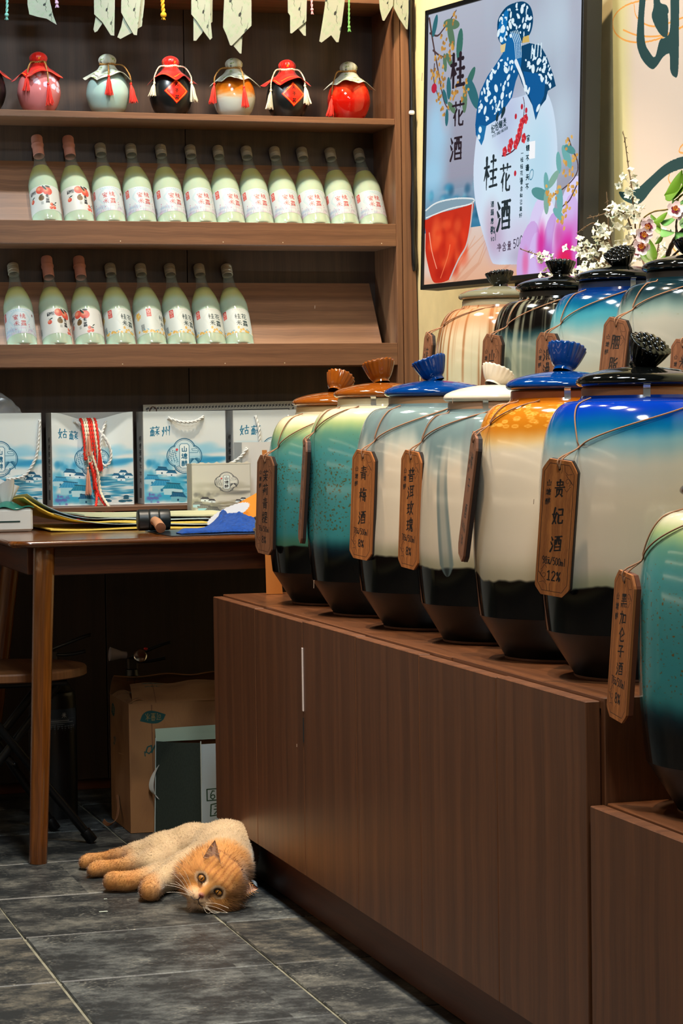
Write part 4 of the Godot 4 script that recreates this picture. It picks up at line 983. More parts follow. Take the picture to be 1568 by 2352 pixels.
	# [root, tip, width, tone]
	var leaves := [[Vector3(2.0200, 1.3302, -4.4707), Vector3(2.0000, 1.3560, -4.4989), 0], [Vector3(2.0200, 1.3332, -4.4749), Vector3(2.0200, 1.3854, -4.4975), 0], [Vector3(2.0200, 1.3276, -4.4707), Vector3(2.0000, 1.3123, -4.5108), 0], [Vector3(2.0200, 1.3289, -4.4643), Vector3(2.0300, 1.3449, -4.4393), 0], [Vector3(2.0300, 1.3896, -4.4489), Vector3(2.0200, 1.4100, -4.4733), 0], [Vector3(2.0300, 1.3844, -4.4050), Vector3(2.0300, 1.4033, -4.4656), 1], [Vector3(2.0300, 1.3963, -4.4658), Vector3(2.0200, 1.4332, -4.4857), 0], [Vector3(2.0200, 1.4145, -4.4732), Vector3(2.0300, 1.4321, -4.4312), 0], [Vector3(2.0400, 1.4192, -4.4012), Vector3(2.0300, 1.4187, -4.4696), 1], [Vector3(2.0400, 1.4664, -4.4587), Vector3(2.0400, 1.4797, -4.3692), 0], [Vector3(2.0400, 1.4682, -4.4587), Vector3(2.0400, 1.5116, -4.3849), 0], [Vector3(2.0400, 1.4792, -4.3733), Vector3(2.0400, 1.5078, -4.3646), 0], [Vector3(2.0400, 1.4801, -4.3733), Vector3(2.0400, 1.4682, -4.4587), 0], [Vector3(2.0400, 1.4399, -4.4382), Vector3(2.0300, 1.4569, -4.4057), 1], [Vector3(2.0400, 1.4144, -4.3868), Vector3(2.0400, 1.3991, -4.3063), 1], [Vector3(2.0500, 1.3895, -4.4338), Vector3(2.0500, 1.3827, -4.3478), 1], [Vector3(2.0400, 1.3195, -4.4406), Vector3(2.0400, 1.3331, -4.4195), 0], [Vector3(2.0400, 1.4416, -4.4277), Vector3(2.0500, 1.4608, -4.4157), 0], [Vector3(2.0400, 1.3879, -4.4709), Vector3(2.0300, 1.3717, -4.4920), 0], [Vector3(2.0400, 1.4430, -4.3945), Vector3(2.0500, 1.4551, -4.3829), 1]]
	for q in leaves:
		var d: Vector3 = q[1] - q[0]
		var L := d.length()
		var f := d.normalized()
		var sd := f.cross(Vector3(-0.35, 0.5, 0.8)).normalized()
		var o := mesh("leaf", leaf, [green, green2][q[2]], u)
		o.transform = Transform3D(Basis(sd * L * 0.95, f.cross(sd) * L, f * L), q[0] - org)
	# flowers: five broad white petals, a crimson heart, yellow stamens
	var pm := MB.new()
	var hm := MB.new()
	for k in 5:
		var a := TAU * k / 5.0
		var o := Vector3(cos(a), sin(a), 0)
		var s := Vector3(-sin(a), cos(a), 0)
		var rows := []
		var inner := []
		for i in 6:
			var v := i / 5.0
			var w := 0.0078 * sin(PI * clampf(v * 0.72 + 0.14, 0, 1))
			var p := o * (0.002 + v * 0.015) + Vector3(0, 0, 0.005 * v * v)
			rows.append(PackedVector3Array([p - s * w + Vector3(0, 0, 0.001), p, p + s * w + Vector3(0, 0, 0.001)]))
			inner.append(PackedVector3Array([p * 0.5 - s * w * 0.5 + Vector3(0, 0, 0.0012), p * 0.5 + Vector3(0, 0, 0.001), p * 0.5 + s * w * 0.5 + Vector3(0, 0, 0.0012)]))
		pm.sheet(rows, 0.0004)
		hm.sheet(inner, 0.0003)
	var sm := MB.new()
	for k in 9:
		var a := TAU * k / 9.0
		sm.tube([Vector3.ZERO, Vector3(cos(a) * 0.003, sin(a) * 0.003, 0.006), Vector3(cos(a) * 0.005, sin(a) * 0.005, 0.010)], [0.0006, 0.0005, 0.0008], 5)
	var petals := pm.done()
	var heart := hm.done()
	var stam := sm.done()
	var pmat := M(Color(0.93, 0.84, 0.86), 0.6, null, {"backlight_enabled": true, "backlight": Color(0.3, 0.25, 0.26)})
	var hmat := M(Color(0.45, 0.08, 0.20), 0.6)
	var smat := M(Color(0.88, 0.62, 0.08), 0.6)
	for q in [[Vector3(2.0200, 1.4299, -4.3680), 1.05], [Vector3(2.0000, 1.4037, -4.4525), 1.0], [Vector3(1.9900, 1.3863, -4.4562), 1.05], [Vector3(1.9900, 1.3625, -4.4675), 1.05], [Vector3(2.0100, 1.4132, -4.4810), 0.8], [Vector3(2.0000, 1.3755, -4.4985), 0.8], [Vector3(2.0000, 1.3551, -4.5120), 0.7], [Vector3(2.0300, 1.4236, -4.3733), 0.8]]:
		var o := sub("flower", u, q[0] - org)
		var dir := Vector3(-0.5 + rng.randfn() * 0.35, 0.1 + rng.randfn() * 0.3, 0.9).normalized()
		o.basis = Basis(Quaternion(Vector3.BACK, dir)).scaled(Vector3.ONE * q[1])
		mesh("petals", petals, pmat, o)
		mesh("heart", heart, hmat, o)
		mesh("stamens", stam, smat, o)


func paper(called: String, rows: Array, thick: float, mat: Material, label: String, category: String, group := "") -> MeshInstance3D:
	var m := MB.new()
	m.sheet(rows, thick, true)
	var o := mesh(called, m, mat)
	tag(o, label, category, group)
	return o


func build_table_things() -> void:
	var top := 0.7526
	var yel := M(Color(0.90, 0.77, 0.34), 0.6)
	var pale := M(Color(0.80, 0.79, 0.62), 0.6)
	var grey := M(Color(0.62, 0.70, 0.74), 0.5)
	var sheet := func(x0: float, x1: float, z0: float, z1: float, y: float, curl: float, wave: float) -> Array:
		var rows := []
		for i in 9:
			var v := i / 8.0
			var row := PackedVector3Array()
			for j in 25:
				var u := j / 24.0
				var lift := curl * pow(maxf(0.0, 0.42 - u) / 0.42, 2.0) * (0.8 + 0.4 * v)
				row.append(Vector3(lerpf(x0, x1, u) + 0.01 * v, y + lift + wave * (sin(u * 9.0 + v * 4.0) * 0.5 + 0.5) * (0.4 + v) * smoothstep(0.0, 0.3, 1.0 - u), lerpf(z0, z1, v)))
			rows.append(row)
		return rows
	paper("kraft_envelope", sheet.call(1.00, 1.50, -6.26, -5.86, top + 0.0012, 0.004, 0.003), 0.003, yel, "lowest yellow paper envelope of the stack on the table", "envelope", "paper envelopes on the table")
	paper("kraft_envelope", sheet.call(1.02, 1.52, -6.28, -5.90, top + 0.008, 0.030, 0.004), 0.0015, grey, "grey white paper sheet inside the envelope stack on the table", "envelope", "paper envelopes on the table")
	paper("kraft_envelope", sheet.call(0.945, 1.42, -6.24, -5.92, top + 0.012, 0.062, 0.006), 0.003, yel, "yellow envelope whose left end curls up beside the tissue box", "envelope", "paper envelopes on the table")
	paper("kraft_envelope", sheet.call(0.965, 1.44, -6.30, -5.99, top + 0.018, 0.062, 0.005), 0.0012, grey, "pale blue grey sheet curling up at the left, second from the top of the stack", "envelope", "paper envelopes on the table")
	paper("kraft_envelope", sheet.call(1.12, 1.54, -6.36, -6.04, top + 0.026, 0.006, 0.002), 0.004, pale, "topmost pale yellow envelope under the pink tassel end", "envelope", "paper envelopes on the table")
	# thin dark mat under the mallet and towel
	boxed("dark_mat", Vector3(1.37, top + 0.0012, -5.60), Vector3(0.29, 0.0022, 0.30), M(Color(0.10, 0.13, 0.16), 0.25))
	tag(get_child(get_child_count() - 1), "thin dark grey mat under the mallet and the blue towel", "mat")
	# mallet
	var t := thing("rubber_mallet", "mallet with black rubber head and pale wooden handle pointing at the viewer", "mallet", Vector3(1.2406, 0.7855, -5.7200) * Vector3(1, 0, 1) + Vector3(0, top + 0.0295, 0))
	var m := MB.new()
	m.lathe([Vector2(0.0, -0.040), Vector2(0.0235, -0.040), Vector2(0.0262, -0.036), Vector2(0.0262, -0.014), Vector2(0.0250, -0.012), Vector2(0.0270, -0.008), Vector2(0.0270, 0.010), Vector2(0.0250, 0.013), Vector2(0.0262, 0.016), Vector2(0.0262, 0.036), Vector2(0.0240, 0.040), Vector2(0.0, 0.040)], 32, 30)
	var hd := mesh("head", m, M(Color(0.055, 0.085, 0.09), 0.4), t)
	hd.basis = Basis(Vector3.BACK, -PI / 2) * Basis(Vector3.RIGHT, 0.1)
	m = MB.new()
	m.tube([Vector3(0, 0.0, -0.01), Vector3(-0.004, -0.004, 0.06), Vector3(-0.014, -0.0135, 0.145)], [0.011, 0.0115, 0.0125], 20)
	mesh("handle", m, M(Color(0.72, 0.52, 0.38), 0.6), t)
	m = MB.new()
	m.tube([Vector3(-0.014, -0.0135, 0.1448), Vector3(-0.0142, -0.0137, 0.1462)], 0.0122, 20)
	mesh("handle_end", m, M(Color(0.46, 0.27, 0.15), 0.8), t)
	# blue towel, heaped in soft rolls
	var n1 := noise(12, 5.0, 2)
	var rows := []
	for i in 61:
		var v := i / 60.0
		var row := PackedVector3Array()
		for j in 91:
			var u := j / 90.0
			var x := lerpf(1.258, 1.60, u)
			var mid := lerpf(-5.52, -5.66, smoothstep(0.1, 0.5, u))
			var half := lerpf(0.028, 0.16, smoothstep(0.12, 0.55, u))
			var z := mid + (v * 2.0 - 1.0) * half * (1.0 + 0.06 * sin(u * 30.0))
			var rim := pow(clampf(1.0 - pow(absf(v * 2.0 - 1.0), 3.0), 0.0, 1.0), 0.5) * smoothstep(0.0, 0.04, u) * smoothstep(1.0, 0.96, u)
			var heap := smoothstep(0.20, 0.62, u) * (0.62 + 0.38 * sin(u * 9.0 - 1.6)) * pow(sin(PI * v), 0.6)
			var w := u * 10.0 + v * 4.5 + 2.2 * n1.get_noise_2d(u, v)
			var roll := 1.0 - absf(sin(w * 1.5))
			roll = 1.0 - roll * roll
			var ridge := 0.0
			for k in 8:
				var e := u + 0.30 * (v - 0.5) * (1.0 if k % 2 else -0.7) - (0.30 + 0.088 * k) + 0.03 * n1.get_noise_2d(v * 2.0, k * 3.0)
				ridge += exp(-pow(e / 0.026, 2.0)) * (0.7 + 0.3 * sin(k * 2.0))
			var y := top + 0.005 + rim * (0.010 + heap * (0.030 + 0.010 * roll) + heap * 0.024 * ridge) + 0.0007 * sin(u * 260.0) * sin(v * 120.0)
			row.append(Vector3(x, y, z))
		rows.append(row)
	m = MB.new()
	m.sheet(rows, 0.003, true)
	var tw := mesh("blue_towel", m, M(Color(0.01, 0.27, 0.62), 0.95, plain_noise_tex(128, Color(0.9, 0.9, 0.9), 0.35, 0.3, 6), {"rim_enabled": true, "rim": 0.6}))
	tag(tw, "crumpled bright blue towel at the front edge of the table", "towel")
	# orange packet and white doily leaning behind the towel
	var cv := Cv.new(200, 120, Color(0.90, 0.55, 0.06))
	for k in 5:
		cv.line([Vector2(120, 62 + k * 7), Vector2(136, 58 + k * 7), Vector2(152, 64 + k * 7), Vector2(170, 60 + k * 7)], 2, 2, Color(0.82, 0.30, 0.06))
	for k in 4:
		cv.line([Vector2(134 + k * 5, 36), Vector2(140 + k * 4, 52), Vector2(150, 42 + k * 4)], 2.4, 2.4, Color(0.82, 0.30, 0.06))
	m = MB.new()
	m.prism(PackedVector2Array([Vector2(-0.05, 0), Vector2(0.17, 0), Vector2(0.17, 0.095), Vector2(0.08, 0.092), Vector2(-0.03, 0.035)]), 0.003, Transform3D(Basis(Vector3.RIGHT, -0.35), Vector3(1.4911, 0.7676, -5.8600) * Vector3(1, 0, 1) + Vector3(0, top + 0.010, 0)), Rect2(-0.05, 0, 0.22, 0.095))
	var op := mesh("orange_packet", m, M(Color.WHITE, 0.5, cv.done()))
	tag(op, "orange yellow paper packet with a small red mark behind the blue towel", "packet")
	m = MB.new()
	var pts := PackedVector2Array()
	for k in 120:
		var a := TAU * k / 120.0
		pts.append(Vector2(cos(a) * 0.060, sin(a) * 0.017) * (1.0 + 0.035 * sin(a * 30.0)))
	m.prism(pts, 0.0012, Transform3D(Basis(Vector3.BACK, 0.42) * Basis(Vector3.RIGHT, -0.3), Vector3(1.4602, 0.7868, -5.8400)))
	var dl := mesh("paper_doily", m, M(Color(0.84, 0.85, 0.86), 0.7))
	tag(dl, "white scalloped paper doily tucked behind the blue towel", "doily")
	# tissue box at the left
	var b := thing("tissue_box", "white foam box topped with green film and a crumpled tissue at the table's left end", "box", Vector3(0.895, top, -5.98))
	boxed("box", Vector3(0, 0.030, 0), Vector3(0.16, 0.058, 0.14), M(Color(0.82, 0.82, 0.80), 0.7), b, 0.006)
	boxed("slot_mark", Vector3(0.02, 0.026, 0.0704), Vector3(0.055, 0.004, 0.001), M(Color(0.05, 0.2, 0.18), 0.5), b, 0.0003)
	rows = []
	for i in 13:
		var v := i / 12.0
		var row := PackedVector3Array()
		for j in 25:
			var u := j / 24.0
			row.append(Vector3(lerpf(-0.082, 0.083, u), 0.060 + 0.016 * sin(PI * u) * sin(PI * v) + 0.004 * sin(u * 17.0 + v * 5.0), lerpf(-0.06, 0.072, v)))
		rows.append(row)
	m = MB.new()
	m.sheet(rows, 0.001, true)
	mesh("film", m, M(Color(0.10, 0.46, 0.40, 0.85), 0.25), b)
	rows = []
	for i in 13:
		var v := i / 12.0
		var row := PackedVector3Array()
		for j in 25:
			var a := TAU * j / 24.0
			var rr := lerpf(0.012, 0.034, pow(v, 0.8)) * (1.0 + 0.35 * sin(a * 3.0 + 1.0) * v + 0.12 * sin(a * 8.0))
			row.append(Vector3(0.018 + rr * sin(a), 0.070 + 0.052 * v + 0.010 * v * sin(a * 2.0 + 0.6), 0.02 + rr * 0.5 * cos(a)))
		rows.append(row)
	m = MB.new()
	m.grid(rows, true)
	mesh("tissue", m, M(Color(0.86, 0.87, 0.87), 0.8), b)
	# pine strip standing behind the first jar
	m = MB.new()
	m.prism(PackedVector2Array([Vector2(-0.016, 0.0), Vector2(0.022, 0.0), Vector2(-0.010, 0.332), Vector2(-0.021, 0.332)]), 0.012, Transform3D(Basis(Vector3.UP, deg_to_rad(-16)), Vector3(1.4240, 0.6258, -5.2813) * Vector3(1, 0, 1) + Vector3(0, 0.622, 0)))
	var ps := mesh("pine_strip", m, M(Color(0.72, 0.44, 0.18), 0.55))
	tag(ps, "narrow pale pine board standing upright behind the farthest front jar", "board")


func build_small_things() -> void:
	# scraps on the floor
	var m := MB.new()
	var rows := []
	for i in 7:
		var v := i / 6.0
		var row := PackedVector3Array()
		for j in 5:
			var u := j / 4.0
			row.append(Vector3(1.262 + 0.045 * v, 0.003 + 0.012 * sin(PI * v) + 0.005 * sin(u * 5.0 + v * 7.0), -5.00 + 0.02 * u - 0.03 * v))
		rows.append(row)
	m.sheet(rows, 0.001, true)
	tag(mesh("cloth_scrap", m, M(Color(0.62, 0.68, 0.74), 0.7)), "small pale blue scrap of cloth by the plinth behind the cat's head", "scrap")
	var specks := [[Vector3(0.9354, 0.0010, -4.8697), 0.018, 0.007, "white paper scrap on the slate in front of the cat"], [Vector3(0.9653, 0.0010, -4.9983), 0.007, 0.005, "tiny white paper scrap nearer the cat's paw"]]
	for q in specks:
		var o := boxed("paper_scrap", q[0], Vector3(q[1], 0.001, q[2]), M(Color(0.66, 0.70, 0.66), 0.8), null, 0.0003)
		tag(o, q[3], "scrap")
	# brown cord loop over the third bag
	m = MB.new()
	m.tube(curve([Vector3(1.445, 1.050, -6.688), Vector3(1.446, 1.060, -6.686), Vector3(1.454, 1.066, -6.686), Vector3(1.463, 1.061, -6.686), Vector3(1.465, 1.050, -6.688)], 5), 0.0016, 6)
	tag(mesh("brown_loop", m, M(Color(0.32, 0.18, 0.12), 0.6)), "small brown cord loop above the third gift bag", "cord")

# ---------------------------------------------------------------- builders of things

func smooth2(p: Array, steps := 4) -> Array:
	var out := []
	for i in p.size() - 1:
		for k in steps:
			out.append(p[i].cubic_interpolate(p[i + 1], p[maxi(i - 1, 0)], p[mini(i + 2, p.size() - 1)], float(k) / steps))
	out.append(p[p.size() - 1])
	return out


func jar_radius(y: float) -> float:
	# straight sided, with a round shoulder above and a sharp chamfer to the foot below
	if y < 0.073:
		return 0.152
	if y < 0.20:
		return 0.1612 - 0.0092 * pow(1.0 - (y - 0.073) / 0.127, 1.8)
	return 0.099 + 0.0622 * pow(maxf(0.0, 1.0 - pow(clampf((y - 0.24) / 0.1825, 0.0, 1.0), 2.7)), 1.0 / 2.7)


func pod(mat: Material, parent: Node3D, at: Vector3, tilt: Vector3, seeds: bool, high := 1.0) -> void:
	# the lotus pod knob of a lid: ribbed cup with a flat, seeded top
	var m := MB.new()
	var rows := []
	var N := 76
	for i in 15:
		var t := i / 14.0
		var row := PackedVector3Array()
		for j in N + 1:
			var a := TAU * j / N
			var r: float
			var y: float
			if t < 0.16:
				r = 0.0185 - 0.012 * t
				y = 0.0 + t * 0.05
			elif t < 0.8:
				var q := (t - 0.16) / 0.64
				r = 0.0166 + 0.0172 * pow(q, 0.62)
				y = 0.007 + 0.036 * q
				r *= 1.0 + 0.042 * sqrt(q) * cos(a * 19.0)
				y += 0.0010 * q * (cos(a * 19.0) + sin(a * 3.0))
			elif t < 0.9:
				r = 0.0322 + 0.0010 * cos(a * 19.0)
				y = 0.0445 + 0.0007 * cos(a * 19.0) + 0.0010 * sin(a * 3.0)
			else:
				var q := (t - 0.9) / 0.1
				r = 0.0300 * (1.0 - q)
				y = 0.0432 + 0.004 * (1.0 - pow(1.0 - q, 2.0))
			row.append(Vector3(r * sin(a), y, r * cos(a)))
		rows.append(row)
	m.grid(rows, true)
	var k := mesh("knob", m, mat, parent)
	k.position = at
	k.rotation = tilt
	k.scale = Vector3(1.0, high, 1.0)
	if seeds:
		var s := MB.new()
		s.ball(Vector3.ZERO, Vector3(0.0046, 0.0046, 0.0046), 12, 8)
		var sm := s.done()
		for ring in [[0.0, 1], [0.0105, 6], [0.0215, 12]]:
			for i in ring[1]:
				var a: float = TAU * i / ring[1] + ring[0] * 30.0
				var o := mesh("seed", sm, mat, parent)
				o.position = at + k.basis * Vector3(ring[0] * sin(a), 0.0466 - 4.5 * ring[0] * ring[0], ring[0] * cos(a))


func jar(at: Vector3, sc: Vector2, glaze: Texture2D, rim: Color, lidmat: Material, tilt: Vector3, seeds: bool, clip: float, label: String, podmat: Material = null) -> Node3D:
	var t := thing("wine_jar", label, "jar", at, "lidded ceramic wine jars in two rows")
	var prof := [Vector2(0.0, 0.004), Vector2(0.098, 0.004), Vector2(0.101, 0.0), Vector2(0.107, 0.004)]
	var m := MB.new()
	m.lathe(prof + [Vector2(0.152, 0.073)], 80, 25.0, 0.0, 0.443)
	mesh("foot", m, M(Color(0.028, 0.029, 0.032), 0.32, null, {"metallic_specular": 0.38}), t)
	m = MB.new()
	m.lathe([Vector2(0.1000, 0.0003), Vector2(0.1068, 0.0003), Vector2(0.1082, 0.0022), Vector2(0.1084, 0.0048)], 64)
	mesh("foot_ring", m, M(Color(0.36, 0.22, 0.15), 0.8), t)
	m = MB.new()
	prof = []
	for k in 11:
		prof.append(Vector2(jar_radius(0.0731 + 0.0127 * k), 0.0731 + 0.0127 * k))
	for k in 25:
		var q := 0.24 + 0.1825 * sin(k / 24.0 * PI * 0.5)
		prof.append(Vector2(jar_radius(q), q))
	prof.append_array([Vector2(0.0945, 0.4255), Vector2(0.0925, 0.430)])
	m.lathe(prof, 80, 30.0, 0.0, 0.443)
	var b := mesh("body", m, M(Color.WHITE, 0.10, glaze), t)
	var n := MB.new()
	n.lathe([Vector2(0.0925, 0.430), Vector2(0.0925, 0.4405), Vector2(0.0905, 0.443), Vector2(0.084, 0.443), Vector2(0.082, 0.40)], 64)
	mesh("neck", n, M(rim, 0.35), t)
	var lid := MB.new()
	lid.lathe(smooth2([Vector2(0.0, 0.4435), Vector2(0.09, 0.4435)], 1) + smooth2([Vector2(0.096, 0.4445), Vector2(0.1005, 0.448), Vector2(0.1008, 0.4525), Vector2(0.096, 0.458), Vector2(0.083, 0.4635), Vector2(0.06, 0.469), Vector2(0.036, 0.4725), Vector2(0.022, 0.4738)], 4) + [Vector2(0.0, 0.4745)], 64, 60.0)
	var l := mesh("lid", lid, lidmat, t)
	pod(podmat if podmat else lidmat, l, Vector3(0, 0.4725, 0), tilt, seeds, 0.72 if sc.x < 0.935 else 1.0)
	if clip > -50.0:
		var c := MB.new()
		var a := deg_to_rad(clip)
		var B := Basis(Vector3.UP, a)
		var rows := []
		for q in [[0.1, 0.4455], [0.0945, 0.4445], [0.0938, 0.438], [0.0936, 0.425], [0.0995, 0.4195]]:
			rows.append(PackedVector3Array([B * Vector3(-0.0055, q[1], q[0]), B * Vector3(0.0055, q[1], q[0])]))
		c.sheet(rows, 0.0009, true)
		mesh("lid_clip", c, M(Color(0.75, 0.75, 0.73), 0.3, null, {"metallic": 0.9}), t)
	t.scale = Vector3(sc.x, sc.y, sc.x)
	return t


func hang_tag(jar_at: Vector3, sc: Vector2, top: Vector3, foot: Vector3, yaw: float, tex: Texture2D, edge: Material, spread: Array, label: String) -> void:
	# a wooden tag on a string that runs up over the shoulder to the neck of its jar
	var up := (top - foot).normalized()
	var face := Vector3(sin(yaw), 0, cos(yaw))
	face = (face - up * face.dot(up)).normalized()
	var side := up.cross(face)
	var L := (top - foot).length()
	var t := thing("wooden_tag", label, "tag", foot, "wooden price tags hung on the jars")
	var B := Basis(side, up, face)
	var out := PackedVector2Array()
	var w := 0.0275
	for q in [[-0.62, 0.0], [0.62, 0.0], [0.74, 0.018], [0.94, 0.05], [1.0, 0.066], [1.0, 0.918], [0.94, 0.936], [0.76, 0.974], [0.62, 1.0], [-0.62, 1.0], [-0.76, 0.974], [-0.94, 0.936], [-1.0, 0.918], [-1.0, 0.066], [-0.94, 0.05], [-0.74, 0.018]]:
		out.append(Vector2(q[0] * w, q[1] * L))
	var m := MB.new()
	m.prism(out, 0.004, Transform3D(B, face * 0.005), Rect2(-w, 0, w * 2, L))
	mesh("board", m, M(Color.WHITE, 0.55, tex), t)
	var m2 := MB.new()
	m2.prism(out, 0.0065, Transform3D(B, face * 0.0008 + side * 0.0012), Rect2(-w, 0, w * 2, L))
	mesh("backing", m2, edge, t)
	# the string
	var hole := up * (L * 0.938) + face * 0.0062
	var rel := foot - jar_at
	var s := MB.new()
	for k in 2:
		var a0 := atan2((rel + hole).x, (rel + hole).z)
		var pts := [hole, up * (L + 0.002) + face * (0.0066 - 0.006 * k) + side * (0.002 if k else -0.002)]
		var y0 := (rel + up * (L + 0.012)).y / sc.y
		var y1 := 0.4265
		for i in 13:
			var q := i / 12.0
			var y := lerpf(y0 + 0.004, y1, pow(q, 0.8))
			var a := a0 + deg_to_rad(spread[k]) * pow(q, 1.15)
			var r := (jar_radius(y) + 0.0028 if y < 0.424 else 0.0975) * sc.x
			pts.append(Vector3(r * sin(a), y * sc.y, r * cos(a)) - rel)
		s.tube(curve(pts, 4), 0.00125, 6)
	mesh("string", s, mats.twine, t)


func make_bottle(kind: int, tall: bool) -> Node3D:
	# stands on its base at the origin, the axis along y; the label looks along +z
	var t := thing("drink_bottle", "bottle", "bottle")
	var top := 0.206
	var fill := [Vector2(0.0, 0.006), Vector2(0.026, 0.005), Vector2(0.034, 0.0)]
	var wall := [Vector2(0.0385, 0.002), Vector2(0.0412, 0.010), Vector2(0.0415, 0.05), Vector2(0.0415, 0.135), Vector2(0.0395, 0.158), Vector2(0.0335, 0.182), Vector2(0.0255, 0.203), Vector2(0.0185, 0.224), Vector2(0.0150, 0.248), Vector2(0.0138, 0.268)]
	var sm := smooth2(wall, 5)
	var low := fill.duplicate()
	var high := []
	for p in sm:
		if p.y <= top:
			low.append(p)
	var q: Vector2 = low[low.size() - 1]
	high.append(q)
	for p in sm:
		if p.y > top:
			high.append(p)
	low.append(Vector2(0.0, q.y + 0.0005))
	var m := MB.new()
	m.lathe(low, 40, 50.0, 0.0, 0.21)
	mesh("filled_body", m, mats["drink"], t)
	var n := MB.new()
	n.lathe(high, 32)
	mesh("glass_neck", n, mats.neck_glass, t)
	if tall:
		var c := MB.new()
		c.lathe([Vector2(0.0152, 0.252), Vector2(0.0160, 0.253), Vector2(0.0158, 0.285), Vector2(0.0178, 0.288), Vector2(0.0178, 0.292), Vector2(0.0160, 0.2945), Vector2(0.0162, 0.298), Vector2(0.0168, 0.316), Vector2(0.0155, 0.319), Vector2(0.0, 0.3195)], 28)
		mesh("capsule", c, mats.capsule, t)
	else:
		var c := MB.new()
		var p := [Vector2(0.0140, 0.262), Vector2(0.0158, 0.2625), Vector2(0.0158, 0.269), Vector2(0.0150, 0.2695), Vector2(0.0150, 0.2715)]
		for k in 3:
			p.append_array([Vector2(0.0162, 0.2722 + k * 0.0045), Vector2(0.0162, 0.2748 + k * 0.0045), Vector2(0.0146, 0.2754 + k * 0.0045), Vector2(0.0146, 0.2764 + k * 0.0045)])
		p.append_array([Vector2(0.0160, 0.2862), Vector2(0.0160, 0.2925), Vector2(0.0148, 0.2945), Vector2(0.0, 0.295)])
		c.lathe(p, 32)
		mesh("screw_cap", c, mats.cap_metal, t)
	var l := MB.new()
	var rows := []
	for i in 2:
		var row := PackedVector3Array()
		for j in 41:
			var a := deg_to_rad(-130.0 + 260.0 * j / 40.0)
			row.append(Vector3(sin(a) * 0.0419, 0.034 + 0.084 * i, cos(a) * 0.0419))
		rows.append(row)
	l.grid(rows, false, false, 0.0, 1.0, 1.0, 0.0)
	mesh("paper_label", l, mats["label%d" % kind], t)
	return t


func tassel(p: Vector3, length: float, spread: float, mat: Material, parent: Node, lean := Vector3.ZERO, n := 26) -> void:
	var m := MB.new()
	m.ball(p, Vector3(0.0035, 0.004, 0.0035), 8, 6)
	for k in n:
		var a := rng.randf() * TAU
		var r := sqrt(rng.randf()) * spread
		var e := Vector3(cos(a) * r, -length * rng.randf_range(0.85, 1.0), sin(a) * r) + lean
		m.tube([p, p + e * 0.3 + Vector3(e.x, 0, e.z) * 0.12, p + e * 0.65, p + e], [0.0012, 0.0011, 0.0009, 0.0006], 4, false)
	mesh("tassel", m, mat, parent)


func rope(pts: Array, r: float, mat: Material, parent: Node, called := "cord", twist := 260.0) -> void:
	# two strands laid round each other
	var c := curve(pts, 10)
	var L := 0.0
	var lay := [[], []]
	for i in c.size():
		var t: Vector3 = (c[mini(i + 1, c.size() - 1)] - c[maxi(i - 1, 0)]).normalized()
		if i > 0:
			L += (c[i] - c[i - 1]).length()
		var u := t.cross(Vector3(0.13, 0.3, 0.94)).normalized()
		var v := t.cross(u)
		for k in 2:
			var a := L * twist + PI * k
			lay[k].append(c[i] + (u * cos(a) + v * sin(a)) * r * 0.5)
	var m := MB.new()
	for k in 2:
		m.tube(lay[k], r * 0.62, 6)
	mesh(called, m, mat, parent)


